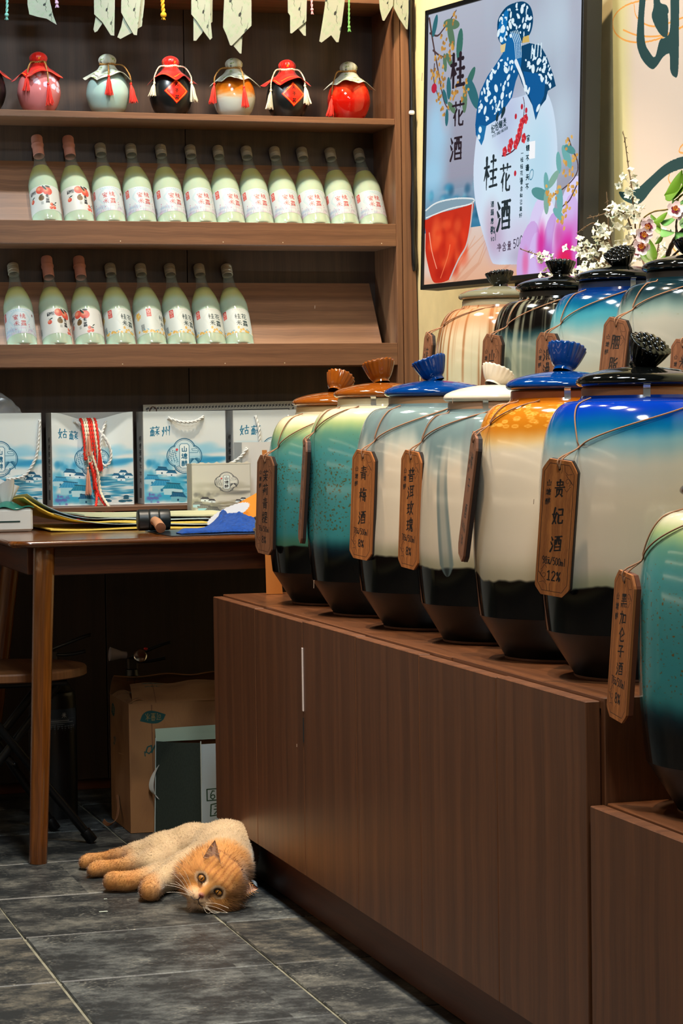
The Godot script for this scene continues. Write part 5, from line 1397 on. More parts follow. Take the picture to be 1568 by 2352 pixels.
func small_jar(at: Vector3, body: Material, cloth: Material, cordm: Material, tasselm: Material, diamond: bool, turn: float, cords: Array, label: String, squat := 1.11) -> void:
	var t := thing("small_wine_jar", label, "jar", at, "round little wine jars on the top shelf")
	var m := MB.new()
	var pr := smooth2([Vector2(0.030, 0.0), Vector2(0.0345, 0.002), Vector2(0.046, 0.018), Vector2(0.0535, 0.040), Vector2(0.0545, 0.056), Vector2(0.0500, 0.078), Vector2(0.0400, 0.098), Vector2(0.026, 0.112), Vector2(0.0165, 0.117)], 4)
	pr.push_front(Vector2(0.0, 0.001))
	pr.append_array([Vector2(0.015, 0.120), Vector2(0.015, 0.135), Vector2(0.0, 0.136)])
	m.lathe(pr, 48)
	var b := mesh("body", m, body, t)
	if diamond:
		var d := MB.new()
		var rows := []
		for i in 13:
			var row := PackedVector3Array()
			for j in 13:
				var u := (j - 6.0) / 6.0
				var v := (i - 6.0) / 6.0
				var a := (u - v) * 0.5
				var h := (u + v) * 0.5
				var y := 0.059 + h * 0.032
				var r := 0.0
				for k in range(1, pr.size() - 1):
					if y >= pr[k].y and y <= pr[k + 1].y:
						r = lerpf(pr[k].x, pr[k + 1].x, (y - pr[k].y) / (pr[k + 1].y - pr[k].y))
						break
				var f := 0.06 + a * 0.60
				row.append(Vector3(sin(f), 0, cos(f)) * (r + 0.0006) + Vector3(0, y, 0))
			rows.append(row)
		d.grid(rows, false, false, 0.0, 1.0, 1.0, 0.0)
		mesh("red_label", d, mats.diamond, t)
	# the cloth: a gathered cap over the stopper and a square skirt
	var c := MB.new()
	var rows := []
	for i in 22:
		var q := i / 21.0
		var row := PackedVector3Array()
		for j in 73:
			var a := TAU * j / 72.0 + turn
			var sq := 1.0 / maxf(absf(cos(a - turn)), absf(sin(a - turn)))
			var pl := cos(a * 5.0 + turn * 9.0) + 0.5 * sin(a * 7.0 + 1.0)
			var r: float
			var y: float
			if q < 0.42:
				var z := q / 0.42
				r = 0.0222 * sin(z * 2.36) * (1.0 + 0.055 * z * sin(a * 11.0))
				y = 0.1385 + 0.0155 * cos(z * 2.36) - 0.002 * z
			else:
				var z := (q - 0.42) / 0.58
				var reach := 0.043 * sq * (1.0 + 0.09 * sin(a * 3.0 + turn * 5.0))
				var flare := 0.25 * sin(a * 2.0 + turn * 3.0)
				r = 0.0158 + reach * z * (0.86 + 0.1 * flare)
				var ride := 0.118 - 0.024 * pow(z, 1.25) * sq - 0.0028 * z * pl * (0.4 + z)
				y = lerpf(0.126, ride, smoothstep(0.0, 0.25, z))
				y += 0.016 * z * z * flare * sq
				# never inside the jar
				for k in range(1, pr.size() - 1):
					if y >= pr[k].y and y <= pr[k + 1].y:
						r = maxf(r, lerpf(pr[k].x, pr[k + 1].x, (y - pr[k].y) / (pr[k + 1].y - pr[k].y)) + 0.002)
						break
			row.append(Vector3(r * sin(a), y, r * cos(a)))
		rows.append(row)
	c.sheet(rows, 0.0009, true)
	mesh("cloth_cover", c, cloth, t)
	var ring := []
	for k in 25:
		var a := TAU * k / 24.0
		ring.append(Vector3(0.0178 * sin(a), 0.1262 + 0.0012 * sin(a * 3.0), 0.0178 * cos(a)))
	rope(ring, 0.0032, cordm, t, "neck_cord", 700.0)
	for q in cords:
		# q: direction in degrees, where the tassel hangs (distance from the axis, height), length
		var a := deg_to_rad(q[0])
		var o := Vector3(sin(a), 0, cos(a))
		var e: Vector3 = o * q[1] + Vector3(0, q[2], 0)
		rope([o * 0.018 + Vector3(0, 0.127, 0), o * lerpf(0.018, q[1], 0.55) + Vector3(0, 0.122, 0), o * lerpf(0.018, q[1], 0.95) + Vector3(0, lerpf(0.122, q[2], 0.55), 0), e], 0.0021, cordm, t, "cord", 700.0)
		tassel(e, q[3], 0.0115, tasselm, t, o * 0.007, 44)
	t.scale = Vector3(squat, 1.11, squat)


func outline_cloth(name: String, polys: Array, z: float, label: String, tex: Material) -> void:
	var t := thing(name, label, "cloth", Vector3(0, 0, z), "pale printed cloths hanging from the upper shelf")
	for k in polys.size():
		var p: PackedVector2Array = polys[k]
		var lo := p[0]
		var hi := p[0]
		for q in p:
			lo = Vector2(minf(lo.x, q.x), minf(lo.y, q.y))
			hi = Vector2(maxf(hi.x, q.x), maxf(hi.y, q.y))
		var m := MB.new()
		m.prism(p, 0.0018, Transform3D(Basis(), Vector3(0, 0, -0.005 * k)), Rect2(lo, hi - lo))
		mesh("tail", m, tex, t)


func spot(at: Vector3, to: Vector3, energy: float, angle: float, col: Color, where: String, r := 0.03, shine := 30.0) -> void:
	# a ceiling spotlight: can, ring, glowing face and the light just before it
	var d := (to - at).normalized()
	var t := thing("ceiling_spotlight", "small black ceiling spotlight " + where, "spotlight", at, "ceiling spotlights")
	var B := Basis(Quaternion(Vector3.DOWN, d))
	var m := MB.new()
	m.lathe([Vector2(r * 0.95, -0.002), Vector2(r * 1.25, -0.004), Vector2(r * 1.3, 0.0), Vector2(r * 1.3, 0.09), Vector2(0, 0.092)], 24)
	mesh("housing", m, M(Color(0.12, 0.12, 0.12), 0.4), t).basis = B
	var g := MB.new()
	g.lathe([Vector2(0.0, 0.004), Vector2(r * 0.95, 0.004), Vector2(r * 0.95, 0.006), Vector2(0.0, 0.006)], 24)
	mesh("lamp_face", g, M(Color.BLACK, 0.5, null, {"emission_enabled": true, "emission": col, "emission_energy_multiplier": shine}), t).basis = B
	var l := SpotLight3D.new()
	l.name = "lamp"
	l.light_color = col
	l.light_energy = energy
	l.light_size = r
	l.spot_angle = angle
	l.spot_angle_attenuation = 0.6
	l.spot_range = 12.0
	l.spot_attenuation = 2.0
	l.shadow_enabled = true
	t.add_child(l)
	l.position = d * 0.05
	l.basis = Basis.looking_at(d, Vector3.FORWARD if absf(d.y) > 0.9 else Vector3.UP)


func round_panel(at: Vector3, r: float, energy: float, col: Color, label: String) -> void:
	var t := thing("ceiling_panel_lamp", label, "lamp", at, "round ceiling panel lamps")
	var m := MB.new()
	m.lathe([Vector2(r, 0.0), Vector2(r + 0.012, -0.004), Vector2(r + 0.016, 0.002), Vector2(r + 0.016, 0.03), Vector2(0, 0.03)], 40)
	mesh("rim", m, M(Color(0.9, 0.9, 0.9), 0.4), t)
	var g := MB.new()
	g.lathe([Vector2(0.0, -0.001), Vector2(r, -0.001), Vector2(r, 0.002), Vector2(0.0, 0.002)], 40)
	mesh("diffuser", g, M(Color(0.1, 0.1, 0.1), 0.5, null, {"emission_enabled": true, "emission": col, "emission_energy_multiplier": 15.0}), t)
	var l := AreaLight3D.new()
	l.name = "lamp"
	l.area_size = Vector2(r * 1.6, r * 1.6)
	l.light_color = col
	l.light_energy = energy
	l.area_range = 12.0
	l.shadow_enabled = true
	t.add_child(l)
	l.position = Vector3(0, -0.012, 0)
	l.rotation_degrees = Vector3(-90, 0, 0)

# ---------------------------------------------------------------- the cat
class Field:
	# distances to tapered capsules, joined smoothly, on a grid; meshed as surface nets
	var lo: Vector3
	var c: float
	var nx: int
	var ny: int
	var nz: int
	var f := PackedFloat32Array()

	func _init(a: Vector3, b: Vector3, cell: float) -> void:
		lo = a
		c = cell
		nx = int(ceil((b.x - a.x) / c)) + 1
		ny = int(ceil((b.y - a.y) / c)) + 1
		nz = int(ceil((b.z - a.z) / c)) + 1
		f.resize(nx * ny * nz)
		f.fill(1.0)

	func bone(a: Vector3, b: Vector3, ra: float, rb: float, k := 0.02, sq := Vector3.ONE) -> void:
		var m := maxf(ra, rb) + k * 2.0 + c * 2.0
		var p0 := (Vector3(minf(a.x, b.x), minf(a.y, b.y), minf(a.z, b.z)) - Vector3.ONE * m - lo) / c
		var p1 := (Vector3(maxf(a.x, b.x), maxf(a.y, b.y), maxf(a.z, b.z)) + Vector3.ONE * m - lo) / c
		var ab := b - a
		var l2 := maxf(ab.length_squared(), 1e-9)
		for z in range(clampi(int(p0.z), 0, nz - 1), clampi(int(p1.z) + 1, 0, nz - 1) + 1):
			for y in range(clampi(int(p0.y), 0, ny - 1), clampi(int(p1.y) + 1, 0, ny - 1) + 1):
				for x in range(clampi(int(p0.x), 0, nx - 1), clampi(int(p1.x) + 1, 0, nx - 1) + 1):
					var p := lo + Vector3(x, y, z) * c
					var t := clampf((p - a).dot(ab) / l2, 0.0, 1.0)
					var d := (p - a - ab * t).length() - lerpf(ra, rb, t)
					var i := x + nx * (y + ny * z)
					var o := f[i]
					var h := clampf(0.5 + 0.5 * (o - d) / k, 0.0, 1.0)
					f[i] = lerpf(o, d, h) - k * h * (1.0 - h)

	func dent(a: Vector3, r: float, k := 0.008) -> void:
		var m := r + k * 2.0 + c * 2.0
		var p0 := (a - Vector3.ONE * m - lo) / c
		var p1 := (a + Vector3.ONE * m - lo) / c
		for z in range(clampi(int(p0.z), 0, nz - 1), clampi(int(p1.z) + 1, 0, nz - 1) + 1):
			for y in range(clampi(int(p0.y), 0, ny - 1), clampi(int(p1.y) + 1, 0, ny - 1) + 1):
				for x in range(clampi(int(p0.x), 0, nx - 1), clampi(int(p1.x) + 1, 0, nx - 1) + 1):
					var p := lo + Vector3(x, y, z) * c
					var d := r - (p - a).length()
					var i := x + nx * (y + ny * z)
					var o := f[i]
					var h := clampf(0.5 - 0.5 * (o - d) / k, 0.0, 1.0)
					f[i] = lerpf(o, d, h) + k * h * (1.0 - h)

	func ground(y0: float) -> void:
		for z in nz:
			for y in ny:
				var d := y0 - (lo.y + y * c)
				for x in nx:
					var i := x + nx * (y + ny * z)
					f[i] = maxf(f[i], d)

	func net(m: MB, paint: Callable) -> void:
		var at := {}
		var P := PackedVector3Array()
		var sx := 1
		var sy := nx
		var sz := nx * ny
		var corner := [0, sx, sy, sx + sy, sz, sx + sz, sy + sz, sx + sy + sz]
		for z in nz - 1:
			for y in ny - 1:
				for x in nx - 1:
					var i := x + sy * y + sz * z
					var s0 := f[i] < 0.0
					var cross := false
					for k in 8:
						if (f[i + corner[k]] < 0.0) != s0:
							cross = true
							break
					if not cross:
						continue
					var sum := Vector3.ZERO
					var cnt := 0
					for e in [[0, 1], [2, 3], [4, 5], [6, 7], [0, 2], [1, 3], [4, 6], [5, 7], [0, 4], [1, 5], [2, 6], [3, 7]]:
						var a := f[i + corner[e[0]]]
						var b := f[i + corner[e[1]]]
						if (a < 0.0) != (b < 0.0):
							var t := a / (a - b)
							var va := Vector3(e[0] & 1, (e[0] >> 1) & 1, e[0] >> 2)
							var vb := Vector3(e[1] & 1, (e[1] >> 1) & 1, e[1] >> 2)
							sum += va.lerp(vb, t)
							cnt += 1
					at[i] = P.size()
					P.append(lo + (Vector3(x, y, z) + sum / cnt) * c)
		var tris := PackedInt32Array()
		for i in at:
			var x: int = i % nx
			var y: int = (i / sy) % ny
			var z: int = i / sz
			for ax in 3:
				var st: int = [sx, sy, sz][ax]
				if ax == 0 and (y == 0 or z == 0) or ax == 1 and (x == 0 or z == 0) or ax == 2 and (x == 0 or y == 0):
					continue
				var ins := f[i] < 0.0
				if ins == (f[i + st] < 0.0):
					continue
				var u: int = [sy, sz, sx][ax]
				var v: int = [sz, sx, sy][ax]
				if not (at.has(i - u) and at.has(i - v) and at.has(i - u - v)):
					continue
				var q := [at[i], at[i - u], at[i - u - v], at[i - v]]
				if ins:
					tris.append_array(PackedInt32Array([q[0], q[2], q[1], q[0], q[3], q[2]]))
				else:
					tris.append_array(PackedInt32Array([q[0], q[1], q[2], q[0], q[2], q[3]]))
		var N := PackedVector3Array()
		N.resize(P.size())
		for k in range(0, tris.size(), 3):
			var nn := (P[tris[k + 2]] - P[tris[k]]).cross(P[tris[k + 1]] - P[tris[k]])
			for j in 3:
				N[tris[k + j]] += nn
		var first := m.v.size()
		for k in P.size():
			m.col = paint.call(P[k])
			m.vert(P[k], N[k].normalized())
		for k in tris:
			m.ix.append(first + k)


func fur(m: MB, src: MB, count: int, paint: Callable, shape: Callable) -> void:
	# hairs rooted on the triangles of src; shape(p, n) gives [length, lean]
	var cum := PackedFloat32Array()
	var total := 0.0
	for k in range(0, src.ix.size(), 3):
		total += (src.v[src.ix[k + 1]] - src.v[src.ix[k]]).cross(src.v[src.ix[k + 2]] - src.v[src.ix[k]]).length()
		cum.append(total)
	for i in count:
		var k := cum.bsearch(rng.randf() * total) * 3
		if k >= src.ix.size():
			continue
		var a := rng.randf()
		var b := rng.randf()
		if a + b > 1.0:
			a = 1.0 - a
			b = 1.0 - b
		var A := src.ix[k]
		var B := src.ix[k + 1]
		var C := src.ix[k + 2]
		var p := src.v[A] + (src.v[B] - src.v[A]) * a + (src.v[C] - src.v[A]) * b
		var n := (src.n[A] * (1 - a - b) + src.n[B] * a + src.n[C] * b).normalized()
		var s: Array = shape.call(p, n)
		if s[0] <= 0.0:
			continue
		var l: float = s[0] * rng.randf_range(0.65, 1.15)
		var lean: Vector3 = s[1] + Vector3(rng.randfn(), rng.randfn(), rng.randfn()) * 0.22
		var d := (n * 0.4 + lean).normalized()
		var d2 := (n * 0.25 + lean * 1.2 + Vector3(0, -0.12, 0)).normalized()
		var q := p + d * l * 0.55
		var e := q + d2 * l * 0.5
		if e.y < 0.0012:
			e.y = 0.0012
		if q.y < 0.0012:
			q.y = 0.0012
		var w := d.cross(n + Vector3(0.01, 0.02, 0.03)).normalized()
		if w.length_squared() < 0.1:
			w = Vector3.RIGHT
		w = w.rotated(d, rng.randfn() * 0.35) * s[2]
		var col: Color = paint.call(p)
		var br := rng.randf_range(0.88, 1.12)
		m.col = Color(col.r * br, col.g * br, col.b * br)
		var nn := (n + d * 0.3).normalized()
		var f := m.vert(p - w - n * 0.001, nn)
		m.vert(p + w - n * 0.001, nn)
		m.vert(q + w * 0.75, nn)
		m.vert(q - w * 0.75, nn)
		m.vert(e, nn)
		if (w * 2.0).cross(q - p).dot(n) < 0.0:
			m.ix.append_array(PackedInt32Array([f, f + 1, f + 2, f, f + 2, f + 3, f + 3, f + 2, f + 4]))
		else:
			m.ix.append_array(PackedInt32Array([f, f + 2, f + 1, f, f + 3, f + 2, f + 3, f + 4, f + 2]))


func build_cat() -> void:
	var t := thing("cat", "ginger cat with a shaved cream body lying on its side on the floor, looking up", "cat")
	var hip: Vector3 = Vector3(1.1425, 0.0460, -5.2259)
	var belly: Vector3 = Vector3(1.2053, 0.0560, -5.2010)
	var chest: Vector3 = Vector3(1.2587, 0.0660, -5.0986)
	var neck: Vector3 = Vector3(1.2109, 0.0640, -4.9305)
	var skull: Vector3 = Vector3(1.1568, 0.0560, -4.8152)
	var lightc := Color(0.56, 0.395, 0.22)
	var orange := Color(0.59, 0.255, 0.058)
	var deep := Color(0.40, 0.14, 0.03)
	var pale := Color(0.61, 0.455, 0.285)
	var n1 := noise(4, 22.0, 3)
	# the head's own axes: ex to the cat's left (picture right, down), ey to its crown, ez out of its face
	var R := Vector3(0.957, -0.014, 0.289)
	var U := Vector3(0.024, 0.999, -0.033)
	var Z := Vector3(-0.289, 0.039, 0.957)
	var ez := (Z + R * -0.10 + U * -0.02).normalized()
	var ey := (R * 0.64 + U * 0.77)
	ey = (ey - ez * ey.dot(ez)).normalized()
	var ex := ey.cross(ez).normalized()
	var H := Basis(ex, ey, ez)
	var head_at := func(x: float, y: float, z: float) -> Vector3: return skull + H * Vector3(x, y, z)
	var paint := func(p: Vector3) -> Color:
		# how far towards the head or the paws: orange there, clipped cream on the trunk
		var dh := (p - skull).length()
		var n := n1.get_noise_3d(p.x, p.y, p.z)
		var leg := smoothstep(1.09, 1.045, p.x) * smoothstep(0.085, 0.05, p.y)
		var k := clampf(maxf(smoothstep(0.165, 0.10, dh), leg * 0.85) + n * 0.25, 0.0, 1.0)
		var c := lightc.lerp(pale, clampf(0.35 + n * 0.8, 0, 1)).lerp(orange, k)
		var l := H.inverse() * (p - skull)
		if dh < 0.115 and l.z > -0.03:
			# stripes fan over the brow and cheeks; pale muzzle, eye rims and ruff
			var st := sin(absf(l.x) * 520.0 - 1.2 + sin(l.y * 160.0) * 0.6) * smoothstep(0.008, 0.02, l.y) * smoothstep(0.055, 0.03, absf(l.x))
			c = c.lerp(deep, clampf(st * 0.9, 0, 0.8))
			var ck := sin((l.y * 1.0 + absf(l.x) * 0.9) * 330.0) * smoothstep(0.028, 0.042, absf(l.x)) * smoothstep(0.02, -0.01, l.y)
			c = c.lerp(deep, clampf(ck * 0.6, 0, 0.6))
			var muz := smoothstep(0.024, 0.008, Vector2(absf(l.x) - 0.011, l.y + 0.036).length())
			c = c.lerp(Color(0.74, 0.50, 0.30), muz * 0.9)
			var chin := smoothstep(0.016, 0.004, Vector2(l.x, l.y + 0.052).length())
			c = c.lerp(Color(0.66, 0.50, 0.38), chin * 0.8)
			var er := Vector2((absf(l.x) - 0.0225) * 0.9, l.y - 0.002).length()
			c = c.lerp(Color(0.80, 0.56, 0.34), smoothstep(0.016, 0.0125, er) * smoothstep(0.0095, 0.011, er) * 0.9)
			c = c.lerp(Color(0.13, 0.06, 0.03), smoothstep(0.0108, 0.0092, er))
			var nose := Vector2(l.x, l.y + 0.0225)
			if l.z > 0.045:
				c = c.lerp(Color(0.46, 0.17, 0.12), smoothstep(0.0085, 0.005, nose.length()))
				var mouth := minf(absf(l.x) + smoothstep(-0.028, -0.026, l.y) * 0.01 + smoothstep(-0.036, -0.040, l.y) * 0.01, absf(l.y + 0.038 + 0.006 * cos(l.x * 220.0)) + smoothstep(0.016, 0.02, absf(l.x)) * 0.01)
				c = c.lerp(Color(0.16, 0.07, 0.05), smoothstep(0.0018, 0.0006, mouth) * 0.85)
		else:
			# faint bars on the legs, a dark patch behind the head
			c = c.lerp(deep, 0.35 * leg * smoothstep(0.3, 0.9, sin(p.x * 190.0 + n * 3.0)))
			c = c.lerp(deep, 0.5 * smoothstep(0.17, 0.12, dh) * smoothstep(1.24, 1.29, p.x))
		return c
	# trunk, neck and limbs
	var F := Field.new(Vector3(0.93, 0.0, -5.66), Vector3(1.42, 0.20, -4.76), 0.0075)
	F.bone(hip, belly, 0.044, 0.054, 0.02)
	F.bone(belly, chest, 0.054, 0.063, 0.02)
	F.bone(chest, neck, 0.062, 0.054, 0.02)
	F.bone(neck, skull, 0.052, 0.042, 0.02)
	var under := chest + Vector3(-0.01, -0.02, 0.02)
	F.bone(chest, under, 0.060, 0.058, 0.02)
	# hind legs: thigh, shank, paw
	var k1: Vector3 = Vector3(1.0947, 0.0400, -5.2562)
	var h1: Vector3 = Vector3(1.0511, 0.0280, -5.3193)
	var p1: Vector3 = Vector3(0.9986, 0.0190, -5.3509)
	F.bone(hip, k1, 0.046, 0.031, 0.018)
	F.bone(k1, h1, 0.029, 0.019, 0.012)
	F.bone(h1, p1, 0.018, 0.0165, 0.01)
	F.bone(p1, Vector3(0.9900, 0.0180, -5.3485), 0.017, 0.0165, 0.008)
	var k2: Vector3 = Vector3(1.1126, 0.0320, -5.1820)
	var h2: Vector3 = Vector3(1.0600, 0.0240, -5.2253)
	var p2: Vector3 = Vector3(1.0000, 0.0190, -5.2542)
	F.bone(Vector3(1.1410, 0.0400, -5.1927), k2, 0.042, 0.031, 0.018)
	F.bone(k2, h2, 0.030, 0.0205, 0.012)
	F.bone(h2, p2, 0.0195, 0.0175, 0.01)
	F.bone(p2, Vector3(0.9897, 0.0180, -5.2472), 0.018, 0.017, 0.008)
	# fore legs
	var s1: Vector3 = Vector3(1.1586, 0.0420, -5.0531)
	var e1: Vector3 = Vector3(1.0997, 0.0300, -5.0783)
	F.bone(chest, s1, 0.055, 0.038, 0.02)
	F.bone(s1, e1, 0.034, 0.024, 0.015)
	F.bone(e1, Vector3(1.0270, 0.0220, -5.0656), 0.0225, 0.0205, 0.01)
	F.bone(Vector3(1.0270, 0.0220, -5.0656), Vector3(0.9983, 0.0230, -5.0763), 0.021, 0.0225, 0.01)
	F.bone(s1, Vector3(1.0957, 0.0300, -5.0165), 0.034, 0.026, 0.015)
	F.bone(Vector3(1.0957, 0.0300, -5.0165), Vector3(1.0615, 0.0250, -4.9743), 0.024, 0.0235, 0.01)
	F.bone(Vector3(1.0615, 0.0250, -4.9743), Vector3(1.0518, 0.0240, -4.9430), 0.0245, 0.024, 0.01)
	# toes
	for q in [Vector3(0.9884, 0.0180, -5.3721), Vector3(0.9871, 0.0120, -5.3552), Vector3(0.9882, 0.0180, -5.2756), Vector3(0.9871, 0.0110, -5.2598), Vector3(1.0001, 0.0220, -5.1287), Vector3(0.9925, 0.0130, -5.0965), Vector3(1.0492, 0.0160, -4.9667), Vector3(1.0605, 0.0140, -4.9531)]:
		F.bone(q, q + Vector3(0, 0.001, 0), 0.0095, 0.0095, 0.008)
	F.ground(0.002)
	var body := MB.new()
	body.tinted = true
	F.net(body, paint)
	# the head on a finer grid, in its own place
	var G := Field.new(skull - Vector3(0.1, 0.085, 0.1), skull + Vector3(0.1, 0.11, 0.1), 0.0034)
	var A := func(x1: float, y1: float, z1: float, r1: float, x2: float, y2: float, z2: float, r2: float, k: float) -> void:
		G.bone(head_at.call(x1, y1, z1), head_at.call(x2, y2, z2), r1, r2, k)
	A.call(-0.016, 0.012, -0.006, 0.044, 0.016, 0.012, -0.006, 0.044, 0.012)
	A.call(-0.014, 0.032, 0.0, 0.030, 0.014, 0.032, 0.0, 0.030, 0.014)
	A.call(0, 0.016, 0.030, 0.015, 0, -0.016, 0.046, 0.0095, 0.014)
	A.call(-0.0115, -0.034, 0.036, 0.0155, -0.005, -0.030, 0.042, 0.012, 0.008)
	A.call(0.0115, -0.034, 0.036, 0.0155, 0.005, -0.030, 0.042, 0.012, 0.008)
	A.call(0, -0.050, 0.028, 0.012, 0, -0.044, 0.030, 0.012, 0.008)
	A.call(-0.036, -0.020, 0.004, 0.028, -0.026, -0.030, 0.010, 0.022, 0.016)
	A.call(0.036, -0.020, 0.004, 0.028, 0.026, -0.030, 0.010, 0.022, 0.016)
	A.call(-0.032, 0.016, 0.026, 0.010, -0.014, 0.018, 0.036, 0.008, 0.012)
	A.call(0.032, 0.016, 0.026, 0.010, 0.014, 0.018, 0.036, 0.008, 0.012)
	A.call(0, -0.0215, 0.0525, 0.0058, 0, -0.025, 0.051, 0.0035, 0.004)
	for s in [-1.0, 1.0]:
		G.dent(head_at.call(s * 0.0225, 0.002, 0.0410), 0.0080, 0.005)
	G.ground(0.002)
	G.net(body, paint)
	mesh("body", body, M(Color.WHITE, 0.85, null, {"vertex_color_use_as_albedo": true, "rim_enabled": true, "rim": 0.3}), t)
	# eyes
	for s in [-1.0, 1.0]:
		var e := MB.new()
		var c: Vector3 = head_at.call(s * 0.0225, 0.002, 0.0325)
		e.ball(c, Vector3(0.0088, 0.0084 if s < 0 else 0.0066, 0.0100), 24, 16, H)
		var eye := mesh("eye", e, M(Color(0.66, 0.42, 0.08), 0.06, null, {"clearcoat_enabled": true, "clearcoat": 1.0}), t)
		var pu := MB.new()
		pu.ball(c + H * Vector3(0.0006 * -s, 0.0, 0.0078), Vector3(0.0015, 0.0050, 0.0030), 14, 10, H)
		mesh("pupil", pu, M(Color(0.01, 0.01, 0.01), 0.05), eye)
		# lids: a dark rim round the eye
		var ring := []
		for k in 25:
			var a := TAU * k / 24.0
			ring.append(c + H * Vector3(0.0085 * cos(a), (0.0076 if s < 0 else 0.0058) * sin(a) + 0.0006 * cos(a) * s, 0.0060 - 0.0018 * cos(a) * s))
		var rm := MB.new()
		rm.tube(ring, 0.0009, 8, false)
		mesh("eyelid", rm, M(Color(0.10, 0.05, 0.04), 0.5), eye)
	# nose leather
	var nz := MB.new()
	nz.ball(head_at.call(0, -0.0222, 0.0562), Vector3(0.0050, 0.0034, 0.0024), 14, 10, H)
	mesh("nose", nz, M(Color(0.42, 0.20, 0.14), 0.4), t)
	# the mouth: a short line down from the nose and two curves
	var mm := MB.new()
	for s in [-1.0, 1.0]:
		mm.tube(curve([head_at.call(0, -0.0255, 0.0560), head_at.call(0, -0.031, 0.0548), head_at.call(s * 0.006, -0.0385, 0.0545), head_at.call(s * 0.0145, -0.0395, 0.0500), head_at.call(s * 0.020, -0.0365, 0.0450)], 5), 0.0008, 6, false)
	mesh("mouth", mm, M(Color(0.12, 0.05, 0.04), 0.6), t)
	# ears
	var tips := [[Vector3(1.1589, 0.1492, -4.7946), Vector3(1.1322, 0.1142, -4.7908), Vector3(1.1682, 0.0955, -4.7792), Vector3(-0.02, 0.02, 0.03)], [Vector3(1.2499, 0.0405, -4.7941), Vector3(1.2042, 0.0741, -4.7936), Vector3(1.2159, 0.0330, -4.7832), Vector3(0.01, 0.03, 0.03)]]
	for q in tips:
		var rows := []
		var bulge: Vector3 = -Z * 0.012
		for i in 11:
			var v := i / 10.0
			var row := PackedVector3Array()
			for j in 11:
				var u := j / 10.0
				var a: Vector3 = q[1].lerp(q[2], u)
				var p: Vector3 = a.lerp(q[0], v)
				p += bulge * sin(PI * u) * (1.0 - v * 0.8)
				p += (q[0] - (q[1] + q[2]) * 0.5).normalized() * 0.008 * sin(PI * v) * (absf(u - 0.5) * 2.0) * 0.4
				row.append(p)
			rows.append(row)
		var em := MB.new()
		em.tinted = true
		em.col = Color(0.52, 0.30, 0.20)
		em.grid(rows, false, false)
		em.col = orange
		var back := []
		for row in rows:
			var b := PackedVector3Array()
			for p in row:
				b.append(p - Z * 0.003)
			back.append(b)
		em.grid(back, false, true)
		var er := mesh("ear", em, M(Color.WHITE, 0.8, null, {"vertex_color_use_as_albedo": true, "backlight_enabled": true, "backlight": Color(0.25, 0.12, 0.08)}), t)
		# tufts inside and along the rims
		var tf := MB.new()
		tf.tinted = true
		for k in 60:
			var v := rng.randf() * 0.75
			var side := rng.randf() < 0.5
			var p: Vector3 = (q[1] if side else q[2]).lerp(q[0], v)
			var mid: Vector3 = ((q[1] + q[2]) * 0.5).lerp(q[0], v * 0.8 + 0.15)
			var d: Vector3 = (mid - p) * rng.randf_range(0.3, 1.1) + Z * 0.006
			if k > 26:
				d = (q[0] - (q[1] + q[2]) * 0.5) * rng.randf_range(0.1, 0.3) + (p - mid) * 0.3
			tf.col = Color(0.62, 0.42, 0.27) if k % 2 else orange
			tf.tube([p, p + d * 0.5 + Z * 0.003, p + d], [0.0004, 0.0003, 0.0001], 3, false)
		mesh("ear_tuft", tf, M(Color.WHITE, 0.8, null, {"vertex_color_use_as_albedo": true}), er)
	# whiskers
	var wm := MB.new()
	for s in [-1.0, 1.0]:
		for k in 7:
			var a: Vector3 = head_at.call(s * (0.014 + 0.003 * (k % 3)), -0.032 - 0.003 * (k % 4), 0.048)
			var b: Vector3 = head_at.call(s * (0.060 + 0.006 * (k % 3)), -0.006 - 0.011 * k * 0.9, 0.052)
			var m2 := (a + b) * 0.5 + U * 0.004
			b.y = maxf(b.y, 0.004)
			m2.y = maxf(m2.y, 0.004)
			wm.tube(curve([a, m2, b], 5), 0.0003, 4, false)
	mesh("whiskers", wm, M(Color(0.93, 0.88, 0.80), 0.5), t)
	# coat
	var hair := MB.new()
	hair.tinted = true
	var shape := func(p: Vector3, n: Vector3) -> Array:
		var l := H.inverse() * (p - skull)
		var dh := l.length()
		if p.y < 0.004:
			return [0.0, Vector3.ZERO, 0.0]
		if dh < 0.098 and l.z > -0.05:
			# short on the face, lying away from the nose; long on the cheeks
			if l.z > 0.030 and (Vector2(absf(l.x) - 0.0225, l.y - 0.002).length() < 0.0098 or Vector2(l.x, l.y + 0.024).length() < 0.008):
				return [0.0, Vector3.ZERO, 0.0]
			var away := (H * Vector3(l.x, l.y + 0.022, -0.012)).normalized()
			var ruff := smoothstep(0.034, 0.062, Vector2(l.x, minf(l.y + 0.015, 0.0)).length())
			return [lerpf(0.005, 0.024, ruff), away * lerpf(1.2, 1.0, ruff), lerpf(0.00035, 0.0005, ruff)]
		var back := (p - skull).normalized()
		var paw := smoothstep(1.08, 1.03, p.x)
		var mane := smoothstep(0.17, 0.11, dh)
		var l2 := lerpf(lerpf(0.0065, 0.0042, paw), 0.019, mane)
		var lean := (back * 0.5).lerp(Vector3(-0.7, -0.1, 0.1), paw)
		return [l2, lean, lerpf(0.0004, 0.0005, mane)]
	fur(hair, body, 90000, paint, shape)
	var ho := mesh("coat_hair", hair, M(Color.WHITE, 0.75, null, {"vertex_color_use_as_albedo": true, "rim_enabled": true, "rim": 0.35}), t)
	ho.set_meta("kind", "stuff")

